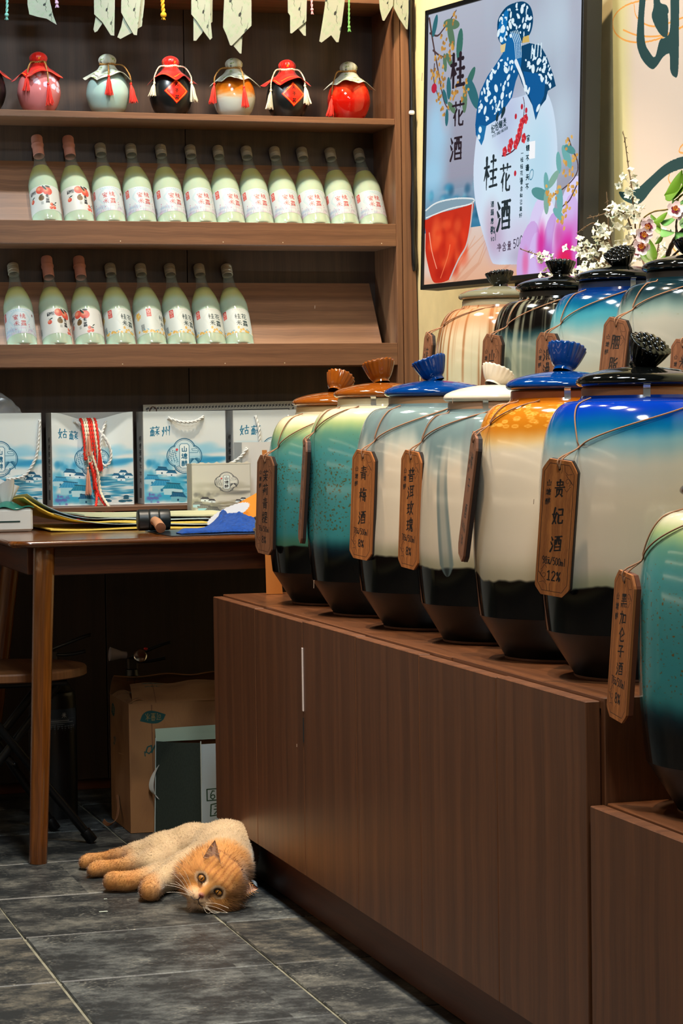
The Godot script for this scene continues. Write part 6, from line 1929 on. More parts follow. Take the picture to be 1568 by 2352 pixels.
# ---------------------------------------------------------------- printed things
func tag_tex(base: Image, name: String, price: String, strength: String) -> ImageTexture:
	var W := 200.0
	var H := 740.0
	var cv := Cv.new(200, 740, Color.WHITE)
	cv.im = base.duplicate()
	cv.im.resize(400, 1480)
	var ink := Color(0.075, 0.06, 0.07)
	var burn := Color(0.20, 0.10, 0.06)
	var o := [Vector2(14, 70), Vector2(44, 22), Vector2(156, 22), Vector2(186, 70), Vector2(186, 672), Vector2(158, 716), Vector2(42, 716), Vector2(14, 672), Vector2(14, 70)]
	cv.line(o, 2.6, 2.6, burn)
	# cloud scrolls in two corners
	for k in 2:
		var f := func(x: float, y: float) -> Vector2: return Vector2(x, y) if k == 0 else Vector2(W - x, H - y)
		var a := []
		var b := []
		var c := []
		for i in 13:
			var t := i / 12.0
			a.append(f.call(112 + 4 * sin(t * 3), 24 + t * 46))
			b.append(f.call(160 - 22 * cos(t * 4.6), 98 + 26 * sin(t * 4.6 - 1.5)))
			c.append(f.call(138 + 34 * t, 150 + 14 * sin(t * 5.0)))
		cv.line(a, 2.4, 2.4, burn)
		cv.line(b, 2.4, 2.4, burn)
		cv.line(c, 2.4, 2.4, burn)
		var e := []
		for i in 15:
			var t := i / 14.0 * 7.5
			e.append(f.call(152 + (4 + t * 2.2) * cos(t), 112 + (4 + t * 2.6) * sin(t)))
		cv.line(e, 2.2, 2.2, burn)
		cv.line([f.call(128, 24), f.call(134, 60), f.call(150, 74), f.call(176, 66)], 2.2, 2.2, burn)
	write(cv, "山塘醉", 32, 112, 26, 34, Vector2(-1, 50), 4.6, ink, true, 0.2)
	var n := name.length()
	var step := 420.0 / n if n > 3 else 148.0
	write(cv, name, 76, 106, 62, minf(92.0, step * 0.80), Vector2(0, step), 9.0 if n < 5 else 7.5, ink, true, 0.22)
	write(cv, price, 34, 528, 13.5, 42, Vector2(15.4, 0), 4.4, ink, false)
	var k := strength.length()
	write(cv, strength, 104 - k * 13.0, 604, 24, 52, Vector2(28, 0), 6.6, ink, false)
	cv.oval(100, 46, 7, 10, Color(0.03, 0.02, 0.02))
	return cv.done()


func emblem(cv: Cv, x: float, y: float, r: float, ink: Color) -> void:
	# the quatrefoil seal of the bags
	var ring := func(k: float) -> Array:
		var p := []
		for q in 4:
			for i in 13:
				var t := deg_to_rad(-72.0 + 144.0 * i / 12.0) + q * PI / 2
				var c := Vector2.from_angle(q * PI / 2) * r * 0.36
				p.append(Vector2(x, y) + (c + Vector2.from_angle(t) * r * 0.62) * k)
		p.append(p[0])
		return p
	var fill := PackedVector2Array(ring.call(0.97))
	cv.poly(fill, Color(0.93, 0.95, 0.93, 0.45))
	cv.line(ring.call(1.0), r * 0.05, r * 0.05, ink)
	cv.line(ring.call(0.92), r * 0.022, r * 0.022, ink)
	for k in 6:
		var p := []
		var q := []
		for i in 9:
			var t := i / 8.0
			p.append(Vector2(x + r * (0.25 + 0.62 * t), y + r * (0.55 - 0.07 * k - 0.42 * sin(t * 2.2) + 0.14 * k * t)))
			q.append(Vector2(x + r * (-0.55 + 1.1 * t), y + r * (0.84 - 0.05 * k * (1 - absf(t * 2 - 1)) - 0.05 * k)))
		cv.line(p, r * 0.025, r * 0.025, ink)
		if k < 5:
			cv.line(q, r * 0.022, r * 0.022, ink)
	for k in 4:
		var p := []
		for i in 7:
			p.append(Vector2(x - r * (0.86 - 0.13 * k) + r * 0.05 * sin(i + k), y - r * 0.35 + i * r * 0.11 + k * r * 0.03))
		cv.line(p, r * 0.018, r * 0.018, ink)
		for i in 6:
			cv.oval(p[i].x + r * 0.04, p[i].y, r * 0.045, r * 0.015, ink, 0.7)
	cv.line([Vector2(x + r * 0.3, y - r * 0.18), Vector2(x + r * 0.75, y - r * 0.18), Vector2(x + r * 0.78, y - r * 0.28), Vector2(x + r * 0.45, y - r * 0.3), Vector2(x + r * 0.42, y - r * 0.4), Vector2(x + r * 0.7, y - r * 0.42)], r * 0.02, r * 0.02, ink)
	cv.oval(x - r * 0.42, y - r * 0.36, r * 0.07, r * 0.07, Color(0.82, 0.22, 0.24))
	var pl := PackedVector2Array()
	for q in [[-0.27, -0.58], [-0.18, -0.68], [0.18, -0.68], [0.27, -0.58], [0.27, 0.58], [0.18, 0.68], [-0.18, 0.68], [-0.27, 0.58]]:
		pl.append(Vector2(x + r * q[0], y + r * q[1]))
	cv.poly(pl, Color(0.90, 0.94, 0.93))
	var pa := Array(pl)
	pa.append(pl[0])
	cv.line(pa, r * 0.028, r * 0.028, ink)
	write(cv, "山塘醉", x - r * 0.16, y - r * 0.55, r * 0.32, r * 0.32, Vector2(0, r * 0.40), r * 0.045, ink, false)


func house(cv: Cv, x: float, y: float, w: float, roof: Color, wall: Color) -> void:
	cv.poly(PackedVector2Array([Vector2(x, y), Vector2(x + w, y + w * 0.06), Vector2(x + w, y + w * 0.42), Vector2(x, y + w * 0.36)]), wall)
	cv.poly(PackedVector2Array([Vector2(x - w * 0.1, y + w * 0.04), Vector2(x + w * 0.2, y - w * 0.26), Vector2(x + w * 0.85, y - w * 0.20), Vector2(x + w * 1.1, y + w * 0.12), Vector2(x + w * 0.5, y + w * 0.04)]), roof)
	cv.line([Vector2(x + w * 0.16, y - w * 0.27), Vector2(x + w * 0.88, y - w * 0.21)], w * 0.05, w * 0.05, roof.darkened(0.4))
	for k in 7:
		var t := k / 6.0
		cv.line([Vector2(x + w * (0.2 + 0.6 * t), y - w * 0.22), Vector2(x + w * (0.02 + 1.0 * t), y + w * 0.05)], w * 0.015, w * 0.015, roof.lightened(0.25))
	cv.rect(x + w * 0.42, y + w * 0.2, w * 0.12, w * 0.14, roof.darkened(0.2))


func bag_tex(title: String, tint: bool) -> ImageTexture:
	var W := 400.0
	var H := 448.0
	var paper := Color(0.86, 0.88, 0.87) if tint else Color(0.83, 0.82, 0.77)
	var cv := Cv.new(400, 448, paper)
	var r := RandomNumberGenerator.new()
	r.seed = 5
	var c := func(blue: Color, grey: Color) -> Color: return blue if tint else grey
	var deep: Color = c.call(Color(0.02, 0.36, 0.52), Color(0.26, 0.26, 0.28))
	var mid: Color = c.call(Color(0.16, 0.58, 0.76), Color(0.50, 0.50, 0.48))
	var pale: Color = c.call(Color(0.45, 0.76, 0.88), Color(0.66, 0.65, 0.58))
	# washes of sky, mist and far hills
	for k in 26:
		cv.blob(r.randf() * W, 150 + r.randf() * 110, 50 + r.randf() * 70, 14 + r.randf() * 24, Color(pale, 0.36))
	for k in 16:
		cv.blob(230 + r.randf() * 170, 225 + r.randf() * 26, 50 + r.randf() * 60, 8 + r.randf() * 12, Color(mid, 0.42))
	for k in 40:
		cv.blob(80 + r.randfn() * 44, 240 + r.randf() * 46, 14 + r.randf() * 16, 12 + r.randf() * 18, Color(mid if k % 2 else pale, 0.5))
	# water
	for k in 60:
		cv.blob(180 + r.randf() * 230, 300 + r.randf() * 120, 30 + r.randf() * 50, 4 + r.randf() * 8, Color(c.call(Color(0.02, 0.50, 0.68), Color(0.58, 0.55, 0.44)), 0.55))
	for k in 40:
		cv.blob(180 + r.randf() * 220, 310 + r.randf() * 110, 24 + r.randf() * 30, 2 + r.randf() * 3, Color(deep if k % 3 else Color.WHITE, 0.5))
	# the village
	for k in 80:
		cv.blob(r.randf() * 200, 292 + r.randf() * 148, 20 + r.randf() * 26, 16 + r.randf() * 22, Color(c.call(Color(0.20, 0.66, 0.80), Color(0.55, 0.55, 0.48)) if k % 3 else pale, 0.55))
	house(cv, 60, 284, 58, deep, Color(0.90, 0.94, 0.94))
	house(cv, 112, 298, 46, deep, Color(0.88, 0.92, 0.93))
	house(cv, 6, 326, 70, mid, Color(0.70, 0.84, 0.88))
	house(cv, 40, 356, 96, mid, Color(0.62, 0.82, 0.86))
	house(cv, 96, 372, 90, c.call(Color(0.03, 0.50, 0.62), Color(0.42, 0.43, 0.40)), Color(0.72, 0.86, 0.88))
	house(cv, 130, 412, 70, deep, Color(0.45, 0.72, 0.78))
	for q in [[330, 290], [296, 304], [356, 306], [320, 318]]:
		house(cv, q[0], q[1], 38, deep, Color(0.86, 0.92, 0.93))
	for k in 26:
		cv.blob(20 + r.randf() * 60, 400 + r.randf() * 44, 6 + r.randf() * 8, 6 + r.randf() * 8, Color(c.call(Color(0.42, 0.36, 0.68), Color(0.50, 0.60, 0.22)), 0.55))
	for k in 7:
		cv.oval(250 + r.randf() * 130, 395 + r.randf() * 40, 12 + r.randf() * 10, 4 + r.randf() * 4, Color(c.call(Color(0.03, 0.30, 0.40), Color(0.35, 0.34, 0.30)), 0.9))
	emblem(cv, 198 if tint else 236, 218 if tint else 152, 86 if tint else 82, c.call(Color(0.05, 0.38, 0.52), Color(0.22, 0.24, 0.26)))
	if title:
		write(cv, title, 34, 74, 44, 46, Vector2(56, 0), 4.6, Color(0.06, 0.42, 0.56), true, 0.12)
	return cv.done()


func bag_side_tex() -> ImageTexture:
	var cv := Cv.new(80, 448, Color(0.80, 0.80, 0.79))
	cv.rect(38, 0, 2, 448, Color(0.70, 0.70, 0.69))
	write(cv, "枫有笙歌不夜天", 26, 120, 26, 26, Vector2(0, 34), 3.4, Color(0.16, 0.16, 0.18))
	for k in 22:
		cv.rect(24, 372 + k * 2.2, 26, 1.0 + (k % 3) * 0.5, Color(0.25, 0.25, 0.26))
	return cv.done()


func label_tex(kind: int) -> ImageTexture:
	# 0 peach rice drink, 1 the label with the big peaches, 2 osmanthus rice drink
	var W := 640.0
	var H := 250.0
	var cv := Cv.new(640, 250, [Color(0.86, 0.90, 0.91), Color(0.91, 0.91, 0.89), Color(0.88, 0.91, 0.89)][kind])
	var r := RandomNumberGenerator.new()
	r.seed = 31 + kind
	var stamp := Color(0.83, 0.25, 0.22)
	var black := Color(0.12, 0.14, 0.16)
	# bar code
	var bx := 96.0 if kind != 1 else 60.0
	for k in 13:
		cv.rect(bx, 150 + k * 5.2, 36, 1.6 + 1.8 * ((k * 7) % 3) * 0.5, Color(0.16, 0.22, 0.26))
	if kind != 1:
		cv.rect(168, 6, 44, 78, stamp)
		cv.oval(190, 32, 16, 18, Color(0.93, 0.80, 0.76))
		cv.oval(190, 32, 11, 13, stamp)
		cv.line([Vector2(182, 40), Vector2(192, 22), Vector2(198, 42)], 3, 3, Color(0.93, 0.80, 0.76))
		for k in 3:
			cv.rect(174, 58 + k * 8, 32, 3, Color(0.93, 0.78, 0.74))
	if kind == 0:
		# a cloud scroll in pale blue, blossom twigs below
		for q in 2:
			var p := []
			for i in 41:
				var t := TAU * i / 40
				p.append(Vector2(352, 100) + Vector2(cos(t) * (104 - q * 10) * (1 + 0.06 * cos(t * 6)), sin(t) * (78 - q * 8) * (1 + 0.06 * sin(t * 6))))
			cv.line(p, 2.4, 2.4, Color(0.55, 0.80, 0.86))
		for k in 9:
			cv.line([Vector2(280 + k * 22, 12 - 0.06 * pow(k - 4, 2) * -3), Vector2(292 + k * 22, 16 - 0.06 * pow(k - 4, 2) * -3)], 6, 6, Color(0.62, 0.82, 0.90))
		for k in 20:
			cv.blob(40 + r.randf() * 560, 190 + r.randf() * 60, 30 + r.randf() * 34, 16 + r.randf() * 20, Color([Color(0.86, 0.66, 0.76), Color(0.62, 0.72, 0.84)][k % 2], 0.42))
		for k in 26:
			var x := 40 + r.randf() * 560
			var y := 250.0 - r.randf() * 20
			var d := Vector2(r.randfn() * 14, -26 - r.randf() * 56)
			cv.line([Vector2(x, y), Vector2(x, y) + d * 0.5 + Vector2(4, 0), Vector2(x, y) + d], 2.2, 0.8, Color(0.52, 0.55, 0.62))
			cv.oval(x + d.x, y + d.y, 5, 5, Color([Color(0.88, 0.70, 0.80), Color(0.78, 0.84, 0.90), Color(0.80, 0.45, 0.60)][k % 3]))
		var red := Color(0.78, 0.36, 0.36)
		write(cv, "蜜桃", 292, 62, 54, 50, Vector2(66, -6), 5.5, red)
		write(cv, "米露", 296, 124, 54, 50, Vector2(66, 2), 5.5, red)
		cv.oval(496, 54, 9, 14, Color(0.45, 0.25, 0.30))
		for k in 5:
			cv.rect(524, 40 + k * 13, 9, 9, Color(0.45, 0.62, 0.75))
	elif kind == 1:
		var peach := func(x: float, y: float, q: float) -> void:
			cv.oval(x, y, q, q * 0.95, Color(0.90, 0.34, 0.26))
			cv.blob(x - q * 0.25, y - q * 0.3, q * 0.95, q * 0.8, Color(0.97, 0.68, 0.52, 0.9))
			cv.line([Vector2(x + q * 0.1, y - q), Vector2(x + q * 0.2, y), Vector2(x + q * 0.05, y + q * 0.8)], 2, 2, Color(0.78, 0.24, 0.20))
		var leaf := func(x: float, y: float, q: float, t: float) -> void:
			cv.oval(x, y, q, q * 0.32, Color(0.13, 0.22, 0.20), t)
		peach.call(300, 44, 40)
		peach.call(372, 62, 44)
		leaf.call(344, 26, 30, 0.9)
		leaf.call(376, 14, 26, 0.2)
		write(cv, "蘇州恰", 186, 34, 24, 36, Vector2(24, 0), 4.0, black)
		peach.call(206, 132, 22)
		leaf.call(222, 102, 18, -0.3)
		cv.line([Vector2(206, 112), Vector2(196, 92)], 2, 2, black)
		cv.oval(306, 126, 28, 28, Color(0.50, 0.38, 0.20))
		leaf.call(308, 96, 16, -0.2)
		for k in 2:
			for j in 3:
				cv.rect(292 + k * 16, 112 + j * 10, 10, 6, Color(0.28, 0.20, 0.10))
		write(cv, "米露", 344, 92, 36, 42, Vector2(0, 48), 6.0, black)
		cv.rect(298, 164, 24, 30, Color(0.72, 0.74, 0.72))
		peach.call(398, 196, 17)
		peach.call(420, 224, 19)
		peach.call(388, 232, 16)
		leaf.call(424, 196, 18, 0.3)
		leaf.call(440, 172, 16, -0.7)
		for k in 9:
			cv.rect(520, 40 + k * 15, 30, 5, Color(0.62, 0.64, 0.64))
	else:
		for q in 2:
			var p := []
			for i in 41:
				var t := TAU * i / 40
				p.append(Vector2(352, 100) + Vector2(cos(t) * (104 - q * 10) * (1 + 0.06 * cos(t * 6)), sin(t) * (78 - q * 8) * (1 + 0.06 * sin(t * 6))))
			cv.line(p, 2.0, 2.0, Color(0.80, 0.82, 0.78))
		for k in 9:
			cv.line([Vector2(280 + k * 22, 12), Vector2(292 + k * 22, 14)], 5, 5, Color(0.86, 0.78, 0.70))
		for k in 46:
			var x := 60.0 + r.randf() * 540
			var y := 246.0 - absf(r.randfn()) * 22
			if k < 12:
				x = 60 + r.randf() * 46
				y = 30 + r.randf() * 60
			for i in 5:
				var t := TAU * i / 5 + k
				cv.oval(x + cos(t) * 7, y + sin(t) * 7, 6.5, 5, Color([Color(0.93, 0.76, 0.34), Color(0.95, 0.83, 0.52), Color(0.90, 0.66, 0.26)][(k + i) % 3]), t)
			if k % 3 == 0:
				cv.oval(x + 14, y - 16, 11, 4, Color(0.36, 0.66, 0.76), r.randf() * 3)
		var green := Color(0.10, 0.24, 0.27)
		write(cv, "桂花", 292, 60, 54, 52, Vector2(66, -2), 6.2, green)
		write(cv, "米露", 296, 124, 54, 52, Vector2(66, 4), 6.2, green)
	return cv.done()


func screen_tex() -> ImageTexture:
	var cv := Cv.new(480, 500, Color(0.60, 0.60, 0.67), 2)
	var r := RandomNumberGenerator.new()
	r.seed = 77
	# backdrop: a grey lilac wall, paler to the right
	cv.fade(0, 330, Color(0.68, 0.70, 0.76), Color(0.57, 0.57, 0.64))
	for k in 30:
		cv.blob(200 + r.randf() * 300, r.randf() * 260, 26 + r.randf() * 30, 90 + r.randf() * 90, Color(0.66, 0.73, 0.80, 0.22))
	for k in 10:
		cv.blob(350 + r.randf() * 130, 40 + r.randf() * 280, 60, 100, Color(0.74, 0.82, 0.88, 0.4))
	# a blurred white shape and a teal cloth at the left
	cv.blob(36, 220, 70, 110, Color(0.62, 0.78, 0.88, 0.95))
	cv.blob(24, 300, 70, 80, Color(0.60, 0.78, 0.88, 0.95))
	cv.blob(66, 190, 30, 50, Color(0.74, 0.66, 0.70, 0.5))
	cv.fade(306, 420, Color(0.28, 0.60, 0.74, 0.0), Color(0.06, 0.40, 0.56, 0.95), 0, 190)
	for k in 30:
		cv.blob(r.randf() * 180, 325 + r.randf() * 70, 12 + r.randf() * 20, 8 + r.randf() * 14, Color([Color(0.02, 0.28, 0.42), Color(0.10, 0.48, 0.64), Color(0.45, 0.72, 0.80)][k % 3], 0.55))
	# the wooden table
	cv.fade(404, 500, Color(0.84, 0.76, 0.72), Color(0.86, 0.66, 0.54))
	for k in 16:
		var x := 40.0 + r.randf() * 440
		cv.line([Vector2(x, 500), Vector2(x + 30 + r.randf() * 40, 470), Vector2(x + 90 + r.randf() * 60, 420)], 6, 2, Color(0.80, 0.58, 0.46, 0.5))
	cv.blob(40, 470, 90, 30, Color(0.85, 0.80, 0.78, 0.7))
	# osmanthus twig, upper left
	var twig := Color(0.30, 0.22, 0.22)
	cv.bend([Vector2(3.4, 7.4), Vector2(17.9, 54.7), Vector2(36.7, 108.9), Vector2(57.4, 165.0), Vector2(76.6, 185.0)], 5, 2, twig)
	cv.bend([Vector2(6.6, 35.0), Vector2(32.0, 43.2), Vector2(52.3, 33.7), Vector2(82.3, 14.7), Vector2(94.1, 5.3)], 4, 2, twig)
	cv.bend([Vector2(18.4, 68.2), Vector2(48.1, 83.5), Vector2(85.0, 86.4)], 4, 2, twig)
	cv.bend([Vector2(23.6, 93.7), Vector2(22.8, 125.0), Vector2(43.0, 163.2)], 3, 2, twig)
	for q in [[Vector2(22.9, 23.8), 1.9, 26], [Vector2(78.7, 28.7), 0.2, 34], [Vector2(77.5, 48.6), 1.2, 34], [Vector2(106.7, 69.4), 1.7, 36], [Vector2(58.8, 96.2), 1.4, 22], [Vector2(73.1, 93.6), 0.9, 22], [Vector2(61.3, 158.8), 1.1, 20], [Vector2(73.0, 144.7), 1.5, 26], [Vector2(143.1, 136.0), -0.9, 30], [Vector2(152.0, 163.4), 1.0, 44], [Vector2(126.5, 173.4), 1.6, 28], [Vector2(68.1, 197.3), 1.6, 20], [Vector2(84.6, 181.5), 0.7, 22]]:
		cv.oval(q[0].x, q[0].y, q[2] * 0.8, q[2] * 0.28, [Color(0.22, 0.42, 0.38), Color(0.34, 0.46, 0.36), Color(0.18, 0.40, 0.44)][int(q[2]) % 3], q[1])
	for q in [Vector2(52.8, 46.1), Vector2(51.8, 72.9), Vector2(84.5, 72.9), Vector2(86.3, 11.9), Vector2(36.0, 90.9), Vector2(51.4, 115.3), Vector2(20.0, 106.7), Vector2(54.1, 131.2), Vector2(42.9, 161.0), Vector2(62.2, 183.3), Vector2(87.7, 157.6), Vector2(103.5, 146.3), Vector2(120.0, 159.4), Vector2(133.4, 141.3), Vector2(74.7, 82.7), Vector2(32.9, 117.3)]:
		for k in 7:
			cv.oval(q.x + r.randfn() * 5, q.y + r.randfn() * 8, 2.8, 3.8, [Color(0.72, 0.52, 0.24), Color(0.80, 0.60, 0.28), Color(0.62, 0.45, 0.24)][k % 3], r.randf() * 3)
	cv.oval(Vector2(23.8, 138.5).x, Vector2(23.8, 138.5).y, 9, 9, Color(0.70, 0.14, 0.24))
	# the white bottle
	var body := PackedVector2Array([Vector2(196.0, 188.3), Vector2(250.0, 188.4), Vector2(310.2, 187.2), Vector2(365.3, 181.4), Vector2(395.1, 210.1), Vector2(410.7, 259.6), Vector2(415.6, 311.7), Vector2(413.3, 364.8), Vector2(403.7, 405.0), Vector2(383.0, 436.2), Vector2(354.9, 467.0), Vector2(326.1, 479.5), Vector2(281.6, 478.7), Vector2(236.3, 475.7), Vector2(220.8, 468.4), Vector2(204.5, 439.8), Vector2(183.9, 402.0), Vector2(166.8, 359.9), Vector2(159.4, 316.1), Vector2(160.8, 277.4), Vector2(170.3, 235.1)])
	cv.soft(body, Color(0.79, 0.85, 0.92))
	for q in [[Vector2(230.0, 282.3), 70, 120, Color(0.80, 0.89, 0.94, 0.9)], [Vector2(224.1, 335.1), 60, 130, Color(0.80, 0.88, 0.94, 0.9)], [Vector2(274.1, 233.8), 90, 90, Color(0.66, 0.68, 0.82, 0.7)], [Vector2(327.8, 281.9), 100, 140, Color(0.76, 0.86, 0.92, 0.9)], [Vector2(365.4, 317.0), 66, 150, Color(0.70, 0.83, 0.90, 0.9)], [Vector2(234.9, 433.5), 50, 60, Color(0.72, 0.62, 0.74, 0.8)], [Vector2(306.4, 436.7), 90, 60, Color(0.78, 0.74, 0.84, 0.7)], [Vector2(314.6, 466.3), 70, 30, Color(0.66, 0.62, 0.72, 0.7)], [Vector2(218.5, 398.4), 40, 60, Color(0.74, 0.62, 0.70, 0.6)]]:
		cv.blob(q[0].x, q[0].y, q[1], q[2], q[3])
	cv.rect(Vector2(331.1, 269.7).x, Vector2(331.1, 269.7).y, 18, 30, Color(0.93, 0.94, 0.95))
	# the blue dyed cloth tied over it
	var blue := Color(0.02, 0.33, 0.56)
	var dark := Color(0.015, 0.25, 0.40)
	cv.soft(PackedVector2Array([Vector2(226.7, 60.3), Vector2(229.9, 41.2), Vector2(252.5, 25.1), Vector2(282.8, 21.2), Vector2(309.2, 24.2), Vector2(328.2, 36.7), Vector2(336.2, 57.1), Vector2(331.2, 77.6), Vector2(318.5, 88.5), Vector2(303.8, 95.0), Vector2(269.5, 83.7), Vector2(246.9, 91.3), Vector2(231.1, 78.2)]), dark)
	cv.soft(PackedVector2Array([Vector2(230.4, 56.5), Vector2(245.1, 34.8), Vector2(260.3, 30.6), Vector2(257.3, 56.1), Vector2(246.8, 86.9), Vector2(235.0, 78.8)]), Color(0.04, 0.42, 0.68))
	cv.poly(PackedVector2Array([Vector2(243.5, 105.9), Vector2(224.8, 120.6), Vector2(198.3, 138.8), Vector2(175.7, 164.1), Vector2(165.1, 199.8), Vector2(162.0, 221.2), Vector2(164.6, 241.0), Vector2(197.4, 227.3), Vector2(228.0, 220.0), Vector2(250.5, 205.5), Vector2(276.4, 185.2), Vector2(286.9, 158.8), Vector2(297.7, 143.2), Vector2(285.5, 111.6)]), blue)
	cv.poly(PackedVector2Array([Vector2(296.5, 100.3), Vector2(326.3, 98.1), Vector2(359.7, 107.1), Vector2(378.5, 128.6), Vector2(397.4, 160.4), Vector2(407.0, 182.5), Vector2(383.7, 187.9), Vector2(378.6, 201.9), Vector2(362.5, 212.5), Vector2(349.2, 234.0), Vector2(338.6, 207.5), Vector2(325.2, 191.2), Vector2(305.9, 165.5), Vector2(286.1, 133.1)]), dark)
	cv.poly(PackedVector2Array([Vector2(309.0, 144.6), Vector2(361.0, 155.7), Vector2(376.0, 170.2), Vector2(373.0, 194.9), Vector2(358.9, 212.0), Vector2(349.2, 231.8), Vector2(340.5, 209.8), Vector2(321.0, 175.8)]), Color(0.02, 0.34, 0.58))
	cv.poly(PackedVector2Array([Vector2(246.8, 86.9), Vector2(269.1, 70.7), Vector2(295.8, 78.9), Vector2(304.4, 114.2), Vector2(301.4, 139.4), Vector2(271.0, 133.2), Vector2(243.9, 116.7)]), Color(0.05, 0.38, 0.62))
	cv.poly(PackedVector2Array([Vector2(307.2, 84.8), Vector2(324.0, 84.0), Vector2(326.2, 96.0), Vector2(303.8, 95.0)]), Color(0.80, 0.68, 0.38))
	cv.poly(PackedVector2Array([Vector2(237.3, 89.9), Vector2(254.4, 88.0), Vector2(251.1, 102.6), Vector2(239.6, 103.2)]), Color(0.84, 0.76, 0.56))
	cv.poly(PackedVector2Array([Vector2(166.6, 241.2), Vector2(173.8, 222.5), Vector2(197.4, 227.3), Vector2(190.4, 250.3), Vector2(182.9, 260.2)]), Color(0.10, 0.42, 0.64))
	for k in 5:
		cv.line([Vector2(269.1, 70.7) + Vector2(k * 5, 0), Vector2(281.1, 91.8) + Vector2(k * 5, 0), Vector2(285.8, 120.2) + Vector2(k * 4, 0)], 2, 1.5, Color(0.82, 0.90, 0.93))
	cv.bend([Vector2(285.9, 124.5), Vector2(305.5, 152.7), Vector2(317.3, 175.4), Vector2(326.9, 185.0)], 9, 4, Color(0.86, 0.90, 0.93))
	var drops := [Vector2(239.6, 42.7), Vector2(242.1, 61.4), Vector2(230.8, 67.4), Vector2(268.2, 40.5), Vector2(274.3, 52.1), Vector2(266.9, 58.6), Vector2(291.1, 46.1), Vector2(310.4, 66.1), Vector2(317.5, 52.2), Vector2(325.5, 70.4), Vector2(302.1, 37.0), Vector2(238.9, 79.3), Vector2(259.4, 62.9), Vector2(255.9, 135.5), Vector2(264.0, 149.4), Vector2(232.7, 126.0), Vector2(210.0, 142.5), Vector2(198.7, 151.8), Vector2(189.4, 163.7), Vector2(203.2, 169.7), Vector2(222.9, 180.8), Vector2(234.9, 195.1), Vector2(245.9, 179.3), Vector2(249.3, 166.8), Vector2(268.8, 182.1), Vector2(226.2, 163.9), Vector2(195.8, 179.6), Vector2(211.5, 185.8), Vector2(180.5, 190.8), Vector2(192.5, 198.7), Vector2(246.3, 194.3), Vector2(178.0, 231.6), Vector2(174.5, 244.2), Vector2(217.5, 132.6), Vector2(354.9, 133.8), Vector2(371.8, 148.7), Vector2(377.8, 170.4), Vector2(338.7, 144.3), Vector2(364.9, 164.6), Vector2(388.5, 163.4), Vector2(325.4, 134.1), Vector2(356.0, 213.8), Vector2(326.7, 180.8), Vector2(317.3, 175.4)]
	for k in drops.size():
		cv.oval(drops[k].x, drops[k].y, 3.0 + (k * 5) % 3, 5.0 + (k * 7) % 4, Color(0.85, 0.91, 0.94), (k * 1.7) - floor(k * 1.7 / 2.0) * 2.0 - 1.0)
	for k in 4:
		var c: Vector2 = Vector2(347.1, 115.9)
		cv.line([c + Vector2(k * 9 - 12, -12), c + Vector2(k * 9.5 - 15, 10)], 3.5, 3, Color(0.80, 0.88, 0.92))
	var cloths := [PackedVector2Array([Vector2(230.6, 63.0), Vector2(233.9, 44.0), Vector2(254.5, 29.8), Vector2(282.9, 25.5), Vector2(307.5, 28.2), Vector2(324.6, 39.4), Vector2(330.6, 56.3), Vector2(323.7, 74.4), Vector2(303.5, 86.4), Vector2(269.3, 77.2), Vector2(242.8, 82.1)]), PackedVector2Array([Vector2(243.7, 110.2), Vector2(224.9, 125.0), Vector2(202.3, 143.6), Vector2(181.7, 167.0), Vector2(172.9, 196.4), Vector2(197.0, 216.5), Vector2(227.6, 207.1), Vector2(246.4, 196.5), Vector2(272.4, 178.3), Vector2(283.0, 154.0), Vector2(278.3, 123.5)]), PackedVector2Array([Vector2(337.7, 110.3), Vector2(359.9, 113.4), Vector2(374.9, 130.2), Vector2(393.9, 162.0), Vector2(390.7, 180.4), Vector2(368.5, 165.0), Vector2(346.0, 145.3), Vector2(323.7, 138.1), Vector2(312.1, 123.8)])]
	for k in 150:
		var area: PackedVector2Array = cloths[k % 3]
		var q := area[r.randi() % area.size()].lerp(area[r.randi() % area.size()], r.randf())
		if Geometry2D.is_point_in_polygon(q, area):
			cv.oval(q.x, q.y, 1.4 + r.randf() * 1.6, 2.2 + r.randf() * 3.2, Color(0.84, 0.91, 0.95), r.randfn())
	# maker's mark, plum twig and lettering of the bottle
	var ink := Color(0.10, 0.20, 0.24)
	cv.soft(PackedVector2Array([Vector2(227.8, 213.6), Vector2(235.2, 205.9), Vector2(233.8, 220.7), Vector2(228.1, 222.2)]), ink)
	cv.soft(PackedVector2Array([Vector2(246.6, 202.9), Vector2(256.0, 199.8), Vector2(254.5, 210.3), Vector2(243.3, 219.7)]), ink)
	write(cv, "妃恬颂然", Vector2(213.6, 227.0).x, Vector2(213.6, 227.0).y, 10.5, 15, Vector2(12, -2.6), 1.5, ink, false)
	write(cv, "YITIANQINGRAN", Vector2(215.8, 246.6).x, Vector2(217.3, 245.0).y, 3.0, 6, Vector2(3.8, -0.85), 0.8, ink, false)
	var plum := Color(0.72, 0.14, 0.20)
	cv.bend([Vector2(249.2, 285.4), Vector2(268.1, 284.1), Vector2(290.4, 275.9), Vector2(304.8, 258.4), Vector2(311.5, 229.6), Vector2(314.4, 204.6), Vector2(310.3, 189.3)], 3, 1.5, Color(0.28, 0.14, 0.20))
	for q in [Vector2(300.9, 249.5), Vector2(304.4, 241.5), Vector2(295.6, 259.5), Vector2(275.1, 265.8), Vector2(271.6, 273.9), Vector2(318.8, 228.4), Vector2(307.8, 233.4), Vector2(314.2, 261.5), Vector2(256.6, 278.7), Vector2(290.2, 269.5)]:
		for k in 5:
			cv.oval(q.x + 4 * cos(k * 1.26), q.y + 5 * sin(k * 1.26), 3.4, 4.4, Color([plum, Color(0.84, 0.24, 0.26)][k % 2]))
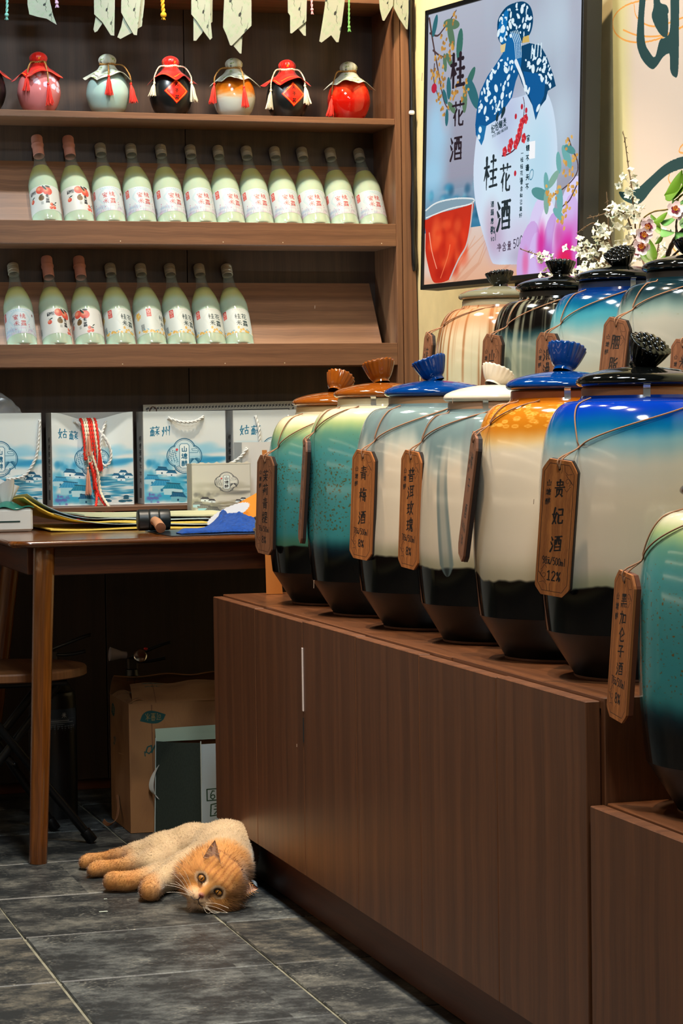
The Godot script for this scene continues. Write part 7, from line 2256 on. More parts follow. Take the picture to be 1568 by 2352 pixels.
	for q in [Vector2(307.0, 205.9), Vector2(320.3, 213.8), Vector2(288.8, 220.7), Vector2(289.9, 320.1)]:
		cv.oval(q.x, q.y, 3.5, 5, plum)
	var big := Color(0.13, 0.18, 0.20)
	glyph(cv, "桂", Vector2(193.3, 278.6).x, Vector2(193.4, 282.9).y, 39, 58, 5.5, big, true, 0.08)
	glyph(cv, "花", Vector2(244.0, 300.8).x, Vector2(244.0, 300.8).y, 31, 48, 4.2, big, true, 0.05)
	glyph(cv, "酒", Vector2(236.3, 357.4).x, Vector2(236.4, 359.5).y, 40, 56, 6, big, true, 0.05)
	write(cv, "容颂不老", Vector2(322.6, 257.2).x, Vector2(322.6, 257.2).y, 10, 11, Vector2(-0.5, 17), 1.6, ink, false)
	write(cv, "青天不朽", Vector2(323.0, 308.6).x, Vector2(323.0, 308.6).y, 10, 11, Vector2(-0.5, 16), 1.6, ink, false)
	write(cv, "一桂桂花酒", Vector2(306.3, 282.8).x, Vector2(306.3, 282.8).y, 8, 8, Vector2(-0.3, 11.5), 1.2, ink, false)
	write(cv, "有个知己真好", Vector2(306.3, 333.2).x, Vector2(306.3, 333.2).y, 8, 8, Vector2(-0.3, 11.5), 1.2, ink, false)
	cv.oval(Vector2(339.3, 327.0).x, Vector2(339.3, 327.0).y, 6, 10, Color(0.30, 0.52, 0.62), 0.3)
	cv.oval(Vector2(339.3, 327.0).x, Vector2(339.3, 327.0).y, 4.5, 8, Color(0.74, 0.84, 0.90), 0.3)
	write(cv, "酒精度数:", Vector2(216.5, 362.1).x, Vector2(216.5, 362.1).y, 9, 11, Vector2(0, 15), 1.4, ink, false)
	write(cv, "8%", Vector2(217.3, 408.9).x, Vector2(217.3, 408.9).y, 6, 12, Vector2(8, 0), 1.4, ink, false)
	write(cv, "vol", Vector2(217.7, 421.6).x, Vector2(217.7, 421.6).y, 5, 12, Vector2(6, 0), 1.3, ink, false)
	write(cv, "净含量:", Vector2(238.2, 439.0).x, Vector2(238.2, 439.0).y, 13, 15, Vector2(15.5, -0.5), 1.6, Color(0.34, 0.28, 0.36), false)
	write(cv, "500ml", Vector2(287.8, 435.3).x, Vector2(287.8, 435.3).y, 8, 16, Vector2(10, -2.6), 1.7, Color(0.24, 0.22, 0.30), false)
	# the words beside the bottle
	var dk := Color(0.16, 0.12, 0.15)
	glyph(cv, "桂", Vector2(79.0, 87.8).x, Vector2(78.9, 85.5).y, 43, 62, 8, dk)
	glyph(cv, "花", Vector2(86.3, 172.9).x, Vector2(84.2, 172.7).y, 37, 44, 4.5, dk)
	glyph(cv, "酒", Vector2(81.6, 231.9).x, Vector2(81.6, 231.9).y, 37, 46, 5, dk)
	# glass of the red drink
	cv.soft(PackedVector2Array([Vector2(2.3, 363.4), Vector2(3.1, 403.2), Vector2(3.7, 436.3), Vector2(14.0, 465.6), Vector2(27.4, 490.5), Vector2(44.1, 498.1), Vector2(84.4, 494.0), Vector2(99.8, 475.5), Vector2(118.9, 453.0), Vector2(141.9, 433.1), Vector2(152.3, 393.1), Vector2(159.0, 359.2), Vector2(99.5, 362.8)]), Color(0.76, 0.18, 0.10))
	for k in 40:
		var t := r.randf()
		cv.blob(30 + r.randf() * 110, 392 + r.randf() * 90, 12 + r.randf() * 20, 10 + r.randf() * 26, Color([Color(0.90, 0.28, 0.14), Color(0.66, 0.10, 0.06), Color(0.95, 0.42, 0.22), Color(0.84, 0.20, 0.10)][k % 4], 0.5))
	cv.soft(PackedVector2Array([Vector2(2.3, 363.4), Vector2(38.1, 350.9), Vector2(99.0, 348.6), Vector2(154.8, 352.8), Vector2(161.0, 361.5), Vector2(99.7, 367.1), Vector2(38.9, 370.8), Vector2(2.1, 378.8)]), Color(0.50, 0.60, 0.66))
	cv.bend([Vector2(2.2, 361.6), Vector2(38.1, 350.5), Vector2(99.0, 347.9), Vector2(156.8, 353.0), Vector2(159.7, 359.3), Vector2(139.4, 362.9), Vector2(79.5, 365.4), Vector2(2.8, 375.6)], 3, 2.5, Color(0.86, 0.88, 0.88))
	cv.bend([Vector2(158.2, 359.1), Vector2(152.5, 397.4), Vector2(140.0, 435.1), Vector2(115.1, 459.2), Vector2(86.5, 494.1)], 4, 4, Color(0.78, 0.72, 0.70))
	cv.bend([Vector2(15.6, 404.2), Vector2(25.2, 437.8), Vector2(43.0, 471.9)], 3, 2, Color(0.95, 0.62, 0.50))
	cv.bend([Vector2(86.1, 431.2), Vector2(78.8, 452.4), Vector2(56.0, 490.1)], 3, 2, Color(0.92, 0.44, 0.28))
	# orchids, lower right
	for q in [[Vector2(372.4, 443.6), 44, 80, Color(0.82, 0.78, 0.92), 0.1], [Vector2(386.1, 417.9), 20, 42, Color(0.88, 0.86, 0.95), 0.3], [Vector2(333.0, 465.5), 30, 60, Color(0.78, 0.64, 0.86), 0.3], [Vector2(426.2, 455.7), 46, 62, Color(0.76, 0.62, 0.86), -0.2], [Vector2(446.5, 420.7), 34, 84, Color(0.83, 0.80, 0.94), 0.35], [Vector2(457.7, 449.9), 30, 80, Color(0.80, 0.70, 0.90), 0.0], [Vector2(355.2, 477.3), 22, 50, Color(0.80, 0.70, 0.90), 0.1]]:
		cv.oval(q[0].x, q[0].y, q[1], q[2], q[3], q[4])
	for q in [[Vector2(372.6, 451.8), 22, 60, Color(0.82, 0.18, 0.58, 0.95)], [Vector2(451.3, 473.6), 66, 80, Color(0.84, 0.10, 0.58, 0.95)], [Vector2(441.0, 485.1), 40, 40, Color(0.86, 0.14, 0.30, 0.9)], [Vector2(391.3, 477.7), 26, 50, Color(0.72, 0.32, 0.72, 0.9)], [Vector2(422.2, 435.0), 20, 40, Color(0.78, 0.30, 0.62, 0.7)], [Vector2(326.1, 479.5), 16, 40, Color(0.86, 0.40, 0.62, 0.8)], [Vector2(471.7, 454.9), 18, 80, Color(0.80, 0.50, 0.80, 0.8)]]:
		cv.blob(q[0].x, q[0].y, q[1], q[2], q[3])
	# osmanthus twig at the right
	cv.bend([Vector2(446.6, 275.9), Vector2(457.6, 295.5), Vector2(472.0, 315.3), Vector2(472.5, 335.7), Vector2(451.9, 352.0), Vector2(416.9, 365.2), Vector2(395.6, 369.4)], 3, 2, twig)
	cv.bend([Vector2(474.6, 354.1), Vector2(452.6, 380.6), Vector2(431.7, 391.0), Vector2(418.1, 414.3)], 3, 2, twig)
	for q in [[Vector2(442.0, 306.1), 1.0, 30], [Vector2(419.2, 314.1), 1.4, 24], [Vector2(403.8, 341.4), -0.7, 26], [Vector2(384.2, 345.7), 1.4, 24], [Vector2(366.6, 362.7), 0.3, 34], [Vector2(385.1, 378.8), 1.5, 26], [Vector2(424.3, 378.1), 1.5, 30], [Vector2(421.4, 402.4), 0.6, 24], [Vector2(450.5, 294.7), 0.4, 22]]:
		cv.oval(q[0].x, q[0].y, q[2] * 0.8, q[2] * 0.30, [Color(0.42, 0.66, 0.66), Color(0.32, 0.56, 0.56), Color(0.50, 0.66, 0.60)][int(q[2]) % 3], q[1])
	for q in [Vector2(433.6, 323.7), Vector2(391.8, 362.9), Vector2(395.8, 375.6), Vector2(416.9, 365.2), Vector2(448.5, 355.8), Vector2(456.7, 334.2), Vector2(463.1, 308.3), Vector2(447.3, 278.0), Vector2(432.0, 403.2), Vector2(421.6, 410.5), Vector2(445.8, 392.2), Vector2(469.6, 361.8)]:
		for k in 6:
			cv.oval(q.x + r.randfn() * 5, q.y + r.randfn() * 7, 2.8, 3.8, [Color(0.78, 0.58, 0.30), Color(0.84, 0.66, 0.36)][k % 2], r.randf() * 3)
	return cv.done(true)


func panel_tex() -> ImageTexture:
	# the lettered board on the wall: cream with a paler pinkish middle
	var cv := Cv.new(640, 900, Color(0.86, 0.82, 0.60), 1)
	for x in range(0, 640, 4):
		cv.rect(x, 0, 4, 900, Color(0.84, 0.80, 0.56).lerp(Color(0.86, 0.79, 0.73), smoothstep(20.0, 110.0, x)))
	var line := Color(0.91, 0.62, 0.28)
	cv.bend([Vector2(223.3, 337.1), Vector2(69.8, 326.4), Vector2(4.9, 339.7), Vector2(12.4, 369.3), Vector2(78.1, 395.7), Vector2(184.3, 409.9), Vector2(309.4, 405.2), Vector2(400.7, 390.2)], 3, 3, line)
	cv.bend([Vector2(99.3, 331.4), Vector2(112.4, 357.4), Vector2(184.8, 385.0), Vector2(309.7, 390.0)], 3, 3, line)
	cv.bend([Vector2(48.8, 369.4), Vector2(127.2, 393.1), Vector2(240.4, 407.9), Vector2(366.0, 399.3)], 3, 3, line)
	cv.bend([Vector2(305.5, 610.2), Vector2(291.0, 616.2), Vector2(294.4, 624.2), Vector2(361.6, 633.2)], 3, 3, line)
	cv.bend([Vector2(246.4, 657.5), Vector2(242.6, 666.4), Vector2(262.5, 680.8), Vector2(303.9, 689.4), Vector2(360.6, 691.9)], 3, 3, line)
	cv.bend([Vector2(260.3, 790.3), Vector2(287.3, 807.7), Vector2(290.6, 823.3), Vector2(231.6, 842.7)], 3, 3, line)
	var ink := Color(0.08, 0.24, 0.25)
	cv.soft(PackedVector2Array([Vector2(133.2, 297.7), Vector2(116.3, 358.1), Vector2(109.5, 400.6), Vector2(122.6, 426.4), Vector2(145.4, 445.6), Vector2(175.7, 460.3), Vector2(198.4, 457.3), Vector2(221.1, 446.7), Vector2(245.2, 442.6), Vector2(252.4, 448.3), Vector2(253.8, 473.1), Vector2(268.1, 486.7), Vector2(286.4, 481.7), Vector2(291.5, 402.3), Vector2(291.5, 310.8), Vector2(260.8, 305.2), Vector2(255.3, 396.4), Vector2(236.6, 412.7), Vector2(210.6, 414.0), Vector2(189.3, 440.4), Vector2(165.0, 427.3), Vector2(146.2, 406.3), Vector2(143.3, 362.5), Vector2(156.2, 301.8)]), ink)
	cv.soft(PackedVector2Array([Vector2(178.9, 305.9), Vector2(185.7, 346.1), Vector2(177.6, 368.2), Vector2(212.6, 403.5), Vector2(244.0, 410.0), Vector2(241.3, 363.3), Vector2(200.7, 348.7), Vector2(197.7, 309.3)]), ink)
	cv.soft(PackedVector2Array([Vector2(185.8, 338.3), Vector2(204.2, 360.9), Vector2(226.3, 371.6), Vector2(248.5, 370.7), Vector2(241.4, 357.2), Vector2(215.6, 348.1), Vector2(208.5, 334.5)]), ink)
	cv.soft(PackedVector2Array([Vector2(21.8, 667.0), Vector2(50.0, 669.7), Vector2(105.6, 668.6), Vector2(160.1, 655.0), Vector2(224.6, 638.2), Vector2(283.4, 632.2), Vector2(361.6, 633.2), Vector2(463.6, 650.4), Vector2(463.2, 673.9), Vector2(361.2, 657.3), Vector2(293.9, 653.2), Vector2(235.3, 658.0), Vector2(178.8, 674.2), Vector2(136.2, 692.3), Vector2(108.9, 697.7), Vector2(73.5, 692.9), Vector2(37.7, 681.5)]), ink)
	return cv.done()

# ---------------------------------------------------------------- drawing on textures
class Cv:
	var im: Image
	var s := 2.0
	var W := 0.0
	var H := 0.0
	var solids := {}

	func _init(w: int, h: int, col: Color, ss := 2) -> void:
		s = ss
		W = w
		H = h
		im = Image.create(w * ss, h * ss, false, Image.FORMAT_RGBA8)
		im.fill(col)

	func span(x0: int, x1: int, y: int, col: Color) -> void:
		x0 = maxi(x0, 0)
		x1 = mini(x1, im.get_width())
		if x1 <= x0 or y < 0 or y >= im.get_height():
			return
		if col.a > 0.99:
			im.fill_rect(Rect2i(x0, y, x1 - x0, 1), col)
			return
		if not solids.has(col):
			var q := Image.create(im.get_width(), 1, false, Image.FORMAT_RGBA8)
			q.fill(col)
			solids[col] = q
		im.blend_rect(solids[col], Rect2i(0, 0, x1 - x0, 1), Vector2i(x0, y))

	func poly(p: PackedVector2Array, col: Color) -> void:
		var lo := 1e9
		var hi := -1e9
		var n := p.size()
		for q in p:
			lo = minf(lo, q.y)
			hi = maxf(hi, q.y)
		for y in range(maxi(0, int(floor(lo * s))), mini(im.get_height() - 1, int(ceil(hi * s))) + 1):
			var yc := (y + 0.5) / s
			var xs := []
			for k in n:
				var a := p[k]
				var b := p[(k + 1) % n]
				if (a.y <= yc) != (b.y <= yc):
					xs.append(a.x + (yc - a.y) / (b.y - a.y) * (b.x - a.x))
			xs.sort()
			for k in range(0, xs.size() - 1, 2):
				span(int(round(xs[k] * s)), int(round(xs[k + 1] * s)), y, col)

	func rect(x: float, y: float, w: float, h: float, col: Color) -> void:
		for k in range(int(round(y * s)), int(round((y + h) * s))):
			span(int(round(x * s)), int(round((x + w) * s)), k, col)

	func oval(x: float, y: float, rx: float, ry: float, col: Color, turn := 0.0) -> void:
		var p := PackedVector2Array()
		for k in 20:
			p.append(Vector2(x, y) + Vector2(cos(TAU * k / 20) * rx, sin(TAU * k / 20) * ry).rotated(turn))
		poly(p, col)

	func line(p: Array, w0: float, w1: float, col: Color) -> void:
		# a brush line whose width runs from w0 to w1
		var L := PackedVector2Array()
		var R := PackedVector2Array()
		var n := p.size()
		for k in n:
			var d: Vector2 = (p[mini(k + 1, n - 1)] - p[maxi(k - 1, 0)]).normalized().orthogonal()
			var w := lerpf(w0, w1, float(k) / maxi(n - 1, 1)) * 0.5
			if k > 0 and k < n - 1:
				var c: float = absf((p[k + 1] - p[k]).normalized().orthogonal().dot(d))
				w /= maxf(c, 0.5)
			L.append(p[k] + d * w)
			R.append(p[k] - d * w)
		R.reverse()
		L.append_array(R)
		if col.a > 0.99:
			for k in range(0, n - 1):
				var d: Vector2 = (p[k + 1] - p[k]).normalized().orthogonal()
				var a := lerpf(w0, w1, float(k) / (n - 1)) * 0.5
				var b := lerpf(w0, w1, float(k + 1) / (n - 1)) * 0.5
				poly(PackedVector2Array([p[k] + d * a, p[k + 1] + d * b, p[k + 1] - d * b, p[k] - d * a]), col)
			if w0 > 0.8:
				oval(p[0].x, p[0].y, w0 * 0.5, w0 * 0.5, col)
			for k in range(1, n - 1):
				var r := lerpf(w0, w1, float(k) / (n - 1)) * 0.5
				if r > 0.4:
					oval(p[k].x, p[k].y, r, r, col)
		else:
			poly(L, col)

	func blob(x: float, y: float, rx: float, ry: float, col: Color) -> void:
		# a soft patch that fades to its rim
		var q := Image.create(24, 24, false, Image.FORMAT_RGBA8)
		for j in 24:
			for i in 24:
				var d := Vector2(i - 11.5, j - 11.5).length() / 11.5
				q.set_pixel(i, j, Color(col.r, col.g, col.b, col.a * smoothstep(1.0, 0.15, d)))
		q.resize(maxi(2, int(rx * 2 * s)), maxi(2, int(ry * 2 * s)), Image.INTERPOLATE_BILINEAR)
		im.blend_rect(q, Rect2i(0, 0, q.get_width(), q.get_height()), Vector2i(int((x - rx) * s), int((y - ry) * s)))

	func round_off(p: PackedVector2Array, closed := true) -> PackedVector2Array:
		var o := PackedVector2Array()
		var n := p.size()
		for i in (n if closed else n - 1):
			for k in 5:
				var a := p[posmod(i - 1, n)] if closed else p[maxi(i - 1, 0)]
				var d := p[(i + 2) % n] if closed else p[mini(i + 2, n - 1)]
				o.append(p[i].cubic_interpolate(p[(i + 1) % n], a, d, k / 5.0))
		if not closed:
			o.append(p[n - 1])
		return o

	func soft(p: PackedVector2Array, col: Color) -> void:
		poly(round_off(p), col)

	func bend(p: Array, w0: float, w1: float, col: Color) -> void:
		line(Array(round_off(PackedVector2Array(p), false)), w0, w1, col)

	func fade(y0: float, y1: float, a: Color, b: Color, x0 := 0.0, x1 := -1.0) -> void:
		if x1 < 0.0:
			x1 = W
		for y in range(int(y0 * s), int(y1 * s)):
			span(int(x0 * s), int(x1 * s), y, a.lerp(b, (y / s - y0) / (y1 - y0)))

	func grain(amount: float, sd: int, fx := 1.0, fy := 1.0) -> void:
		# uneven tone: every pixel lighter or darker by a smooth noise
		var f := FastNoiseLite.new()
		f.seed = sd
		f.frequency = 0.02
		f.fractal_octaves = 4
		var w := im.get_width()
		var h := im.get_height()
		for y in h:
			for x in w:
				var c := im.get_pixel(x, y)
				var k := 1.0 + amount * f.get_noise_2d(x * fx, y * fy)
				im.set_pixel(x, y, Color(minf(c.r * k, 1), minf(c.g * k, 1), minf(c.b * k, 1), c.a))

	func done(keep := false) -> ImageTexture:
		if s > 1.0 and not keep:
			im.resize(int(W), int(H), Image.INTERPOLATE_LANCZOS if s > 1.5 else Image.INTERPOLATE_BILINEAR)
		return ImageTexture.create_from_image(im)


# Characters as brush strokes on a 100 x 100 square: points xxyy joined by "-", strokes parted by blanks.
const PART := {
	"wood": "0530-9530 5002-5098 4832-3060-0588 5232-7060-9588",
	"woodL": "0530-9530 5202-5299 5035-0070 5838-9562",
	"gui": "1815-8215 5000-5045 0545-9545 1870-8270 5050-5095 0094-9994",
	"grass": "0050-9950 3010-3295 7010-6895",
	"hua": "3500-2025-0550 2230-2299 9020-5555 5808-5885-6895-9595-9772",
	"water3": "1508-7032 0538-5558 1099-5580-8560",
	"you": "0510-9510 1032-1098 1032-9032-9098 3812-3540-2860 6212-6255-8555 1074-9074 1096-9096",
	"rice": "2210-3838 7810-6238 0545-9545 5000-5099 4848-0595 5248-9595",
	"rain": "1505-8505 0828-0555 0828-9528-8850 5005-5095 2245-3855 2272-3884 6245-7855 6272-7884",
	"road": "0805-0838 0805-4005-4038 0838-4038 2438-2490 2462-4262 0858-0892 0095-4588 7002-6020-5038 6812-9212-7545-5558 6530-9958 6062-6098 6062-9262-9298 6092-9292",
	"roof": "5000-5040 0542-0598 0542-9542-8590",
	"must": "3530-3580-4592-7592-7875 7808-5050-1092 1242-0572 8540-9565 4812-5638",
	"worm": "2215-7815-7850 2215-2250 2250-7850 5000-5088 0890-8585 7572-9298",
	"zhao": "3805-3860-2085-0598 6205-6285-7095-9595-9778 0525-2542 0078-3058 9225-7242 7058-9875",
	"woman": "4500-2048-8098 7530-5070-1098 0038-9938",
	"old": "0525-9525 5000-5055 2055-2098 2055-8055-8098 2092-8092",
	"fish": "4000-2518-0530 3012-7012-6028 1530-8530-8570 1530-1570 1550-8550 5030-5070 1570-8570 1280-0599 3582-3898 5882-6498 8080-9599",
	"grain": "8503-5010-3014 0538-9538 5012-5099 4842-0582 5242-9582",
	"zhou": "2005-2060-0598 5005-5090 8502-8599 0535-1055 3332-4252 6530-7250",
	"hill": "5003-5090 1035-1092 1092-9092 9035-9095",
	"earthL": "1030-9030 5000-5085 0092-9968",
	"tang": "5000-5512 1018-9818 1818-1660-0098 3532-8532-8552 2842-9842 3552-8552 6022-6066 4070-4098 4070-8570-8598 4096-8596",
	"zu": "5000-5012 0517-9517 3020-1548 3030-4548 7020-5548 7030-9048 0064-9964 5050-5099",
	"mo": "0522-9522 1548-8548 5000-5099 4850-2580-0595 5250-7580-9595",
	"li": "4505-2512 0228-5528 2812-2898 2630-0568 3032-5255 7015-7072 9502-9594-8285",
	"green": "1510-8510 2025-8025 0541-9541 5000-5041 2554-2599 2554-8054-8097-7090 2568-8068 2582-8082",
	"hand": "0525-9525 5500-5592-3582 0568-9548",
	"is": "2005-2040 2005-8005-8040 2022-8022 2040-8040 0052-9952 5052-5090 5070-8570 3060-2080-0599 2080-5095-9998",
	"every": "3500-2015-0532 2514-9514 3034-2086 3034-8034-7898-6592 2086-8086 0060-9960 5040-5652 4865-5578",
	"pu": "3000-3812 7000-6212 1016-9016 3516-3545 6516-6545 1822-2640 8222-7440 0048-9948 2560-2599 2560-7560-7599 2578-7578 2597-7597",
	"ear": "0508-9508 2508-2584 7508-7599 2532-7532 2556-7556 0086-9974",
	"jadeL": "0515-9515 1048-9048 5015-5085 0092-9976",
	"tap": "4000-2525-0545 3020-9920 7522-5065-0599 2042-5575-9999",
	"ghost": "4500-3512 1514-1550 1514-8514-8550 1532-8532 5014-5050 1550-8550 4050-3075-0596 6050-6090-7098-9998-9980 7060-6578-8078 8268-8885",
	"gui2": "2212-2230 2212-7812-7830 2230-7830 5000-5043 0544-9544 2555-2586 2555-7555-7586 5060-4580-1599 5882-8599",
	"self": "1010-8510-8545 1545-8545 1545-1585-2595-9095-9575",
	"moon": "2202-2060-0598 2202-8502-8596-7090 2032-8532 2060-8560",
	"yin": "0805-0898 0805-9505-9598 0896-9596 2232-8032 5015-4655-2285 5255-8082",
	"zhi": "8505-5018-2525 1502-1538-2545-9545-9530 2057-2099 2057-8057-8099 2076-8076 2096-8096",
	"liang": "5000-5512 2016-8016-8050 2033-8033 2050-8050 2016-2094-4582 8556-5874 4462-9799",
	"man": "2500-2530 2500-7500-7530 2514-7514 2530-7530 1036-1060 1036-9036-9060 1060-9060 3538-3558 6538-6558 1570-8570-5090-1099 2574-9599",
	"cha": "0518-9518 5000-5050 4820-0550 5220-9550 2056-2086 2056-8056-8086 2071-8071 2086-8086 0098-9998",
	"sky": "1515-8515 0548-9548 5015-4558-0598 5250-9598",
	"child": "1508-8008-5030 5030-5092-3582 0050-9950",
	"smile": "2500-0826 1812-4512 2815-3528 7000-5526 6512-9512 7515-8228 8236-2046 0564-9564 5044-4072-0599 5266-9599",
	"yuan": "2012-8012 0540-9540 3740-3570-0598 6240-6285-7095-9895-9874",
	"mouth": "1510-1590 1510-8510-8590 1585-8585",
	"can": "0512-9512 1838-1872 1838-5238-5272 1872-5272 8012-8095-6588",
	"aqua": "5000-5097-3588 0532-4032-2565-0585 8520-5545 5545-7575-9595",
	"not": "0512-9512 5512-3048-0570 5035-5099 5848-9575",
	"sun": "2005-2095 2005-8005-8095 2050-8050 2092-8092",
	"hold": "5000-2525-0542 5000-7525-9942 3236-6836 2852-7252-5564 2070-2098 2070-8070-8098 2096-8096",
	"mass": "2502-2525 2502-7502-7525 2514-7514 0532-9532 2242-7842-7865 2242-2265 2253-7853 5042-5095 2265-7865 1580-8580 0595-9595",
	"clean": "0515-1830 0060-1545 4505-2830 3815-7515-5532 2832-8832-8862 2847-9947 2862-8862 5832-5895-4288",
	"hei": "2202-2235 2202-7802-7835 2235-7835 3510-4025 6510-6025 5002-5070 1250-8850 0570-9570 1580-0899 3582-3898 6082-6598 8280-9299", "jia": "0520-5020-4590-3582 3000-2550-0598 5828-5890 5828-9528-9590 5884-9584", "lun": "5000-2530-0548 5000-7530-9548 7548-3570 3045-3090-4098-8598-8585",
	"heng": "0550-9550",
	"qia": "1805-1898 0530-0850 2525-3240 6800-5020-3540 6800-8520-9940 5240-8040 4555-4595 4555-8855-8895 4592-8892",
	"jiu2": "2000-0545 2525-2090 0030-4530 5010-9010-9090 5010-5090-9090 5050-9050",
	"page": "0508-9508 5008-4525 1825-1875 1825-8225-8275 5035-4570-0598 5578-9598",
	"fire": "2020-3545 8020-6245 5000-4560-0598 5250-9598",
	"white": "5000-4012 1515-1598 1515-8515-8598 1555-8555 1595-8595",
	"sock": "0520-9520 5000-5040 0540-9540 8205-0580 2255-2298 2255-7855-7898 2276-7876 2296-7896",
	"song": "0512-4512 2512-2598 0545-4545 5208-9808 7208-6822 5522-5570 5522-9522-9570 7530-7065-5298 7672-9898",
	"D0": "5002-1520-1080-5098-9080-8520-5002", "D1": "2018-5502-5598 2098-8898", "D2": "1220-3503-7005-8825-8040-1098-9298",
	"D3": "1008-8808-5040-8858-8085-5098-1085", "D4": "6802-0868-9568 6802-6898", "D5": "8504-2004-1545-5038-8855-8582-5098-1288", "D6": "8010-4505-1245-1080-5098-8878-8055-5048-1562",
	"D7": "0805-9205-4598", "D8": "5002-1815-2040-5048-8560-8588-5098-1588-1560-5048-8040-8215-5002", "D9": "8540-5052-1538-1515-5002-8515-8560-7090-3098",
	"D%": "2505-0820-2540-4220-2505 9005-1098 7558-5878-7598-9278-7558", "D/": "9000-1099", "D:": "5030-5036 5080-5086",
	"Dm": "0545-0599 0560-2545-5060-5099 5060-7545-9560-9599", "Dl": "5000-5099", "Dv": "1545-5099-8545", "Do": "5045-1560-1585-5099-8585-8560-5045", "De": "1572-8872-8055-5045-1560-1585-5099-8590", "DY": "0805-5045 9205-5045-5099",
	"DT": "0505-9505 5005-5099", "DI": "5005-5099", "DA": "5002-0599 5002-9599 2565-7565", "DN": "1099-1005-9099-9005", "DQ": "5002-1225-1280-5098-8880-8825-5002 6075-9599", "DG": "8815-5002-1225-1280-5098-8885-8855-5555", "DR": "1599-1504-7504-8825-7048-1548 5048-9099", "DE": "9005-1505-1598-9098 1550-8050",
}
const CHAR := {
	"桂": "woodL 0 0 38 99 gui 44 2 99 96", "花": "grass 0 0 99 28 hua 6 32 96 99", "酒": "water3 0 4 28 98 you 34 4 99 98", "蜜": "roof 2 0 98 34 must 8 24 92 60 worm 10 58 90 99",
	"桃": "woodL 0 0 38 99 zhao 42 2 99 98", "米": "rice 2 2 98 98", "露": "rain 4 0 96 44 road 4 48 96 99", "蘇": "grass 2 0 98 24 fish 0 26 50 98 grain 54 26 99 99", "州": "zhou 2 0 98 99",
	"姑": "woman 0 0 46 99 old 50 4 99 96", "山": "hill 4 4 96 96", "塘": "earthL 0 8 32 92 tang 34 0 99 99", "醉": "you 0 4 48 98 zu 52 0 99 99", "茉": "grass 4 0 96 28 mo 4 30 96 99",
	"莉": "grass 4 0 96 28 li 2 32 96 99", "青": "green 4 0 96 99", "提": "hand 0 0 34 99 is 38 2 99 98", "梅": "woodL 0 0 38 99 every 42 0 99 99", "普": "pu 2 0 98 99", "洱": "water3 0 4 28 98 ear 32 2 98 99",
	"玫": "jadeL 0 8 38 92 tap 42 0 99 99", "瑰": "jadeL 0 8 36 92 ghost 40 0 99 99", "贵": "gui2 4 0 96 99", "妃": "woman 0 2 48 98 self 50 4 99 98", "胭": "moon 0 0 40 99 yin 46 4 99 96", "脂": "moon 0 0 40 99 zhi 46 0 99 98",
	"浪": "water3 0 4 30 98 liang 36 0 98 99", "漫": "water3 0 4 28 98 man 32 0 99 99", "楂": "woodL 0 0 38 99 cha 42 2 99 98", "天": "sky 2 2 98 98", "子": "child 4 2 96 98", "笑": "smile 2 0 98 99", "元": "yuan 2 2 98 98",
	"沫": "water3 0 4 28 98 mo 32 2 99 98", "可": "can 2 2 98 98", "水": "aqua 2 0 98 99", "不": "not 2 4 98 98", "日": "sun 8 2 92 98", "含": "hold 2 0 98 99", "量": "mass 4 0 96 99", "净": "clean 2 0 98 99",
	"一": "heng 4 4 96 96", "恰": "qia 2 0 98 99", "颂": "jiu2 0 8 46 94 page 50 4 99 98", "恬": "qia 2 0 98 99", "然": "rice 4 0 96 66 fire 4 70 96 99", "容": "roof 4 0 96 34 old 10 36 90 98", "老": "sock 4 0 96 99",
	"个": "hold 4 0 96 99", "知": "grain 0 0 50 98 mouth 56 20 98 90", "己": "self 6 2 94 98", "真": "cha 4 0 96 98", "好": "woman 0 2 48 98 child 52 4 99 98", "枫": "woodL 0 0 40 99 moon 44 2 99 98", "有": "sock 2 0 98 99", "笙": "smile 2 0 98 60 earthL 10 56 90 98", "歌": "can 0 2 52 98 tap 50 0 99 99", "夜": "zu 2 0 98 99",
	"黑": "hei 2 0 98 99", "加": "jia 2 2 98 98", "仑": "lun 2 0 98 99", "露2": "rain 4 0 96 44 road 4 48 96 99", "器": "mass 4 0 96 99", "度": "tang 2 0 98 99", "数": "rice 0 2 48 98 tap 50 0 99 99", "精": "rice 0 2 42 98 green 46 0 99 99", "天2": "sky 2 2 98 98",
}


func strokes(code: String, x: float, y: float, w: float, h: float) -> Array:
	var out := []
	for s in code.split(" "):
		var p := []
		for q in s.split("-"):
			p.append(Vector2(x + q.substr(0, 2).to_int() / 99.0 * w, y + q.substr(2, 2).to_int() / 99.0 * h))
		out.append(p)
	return out


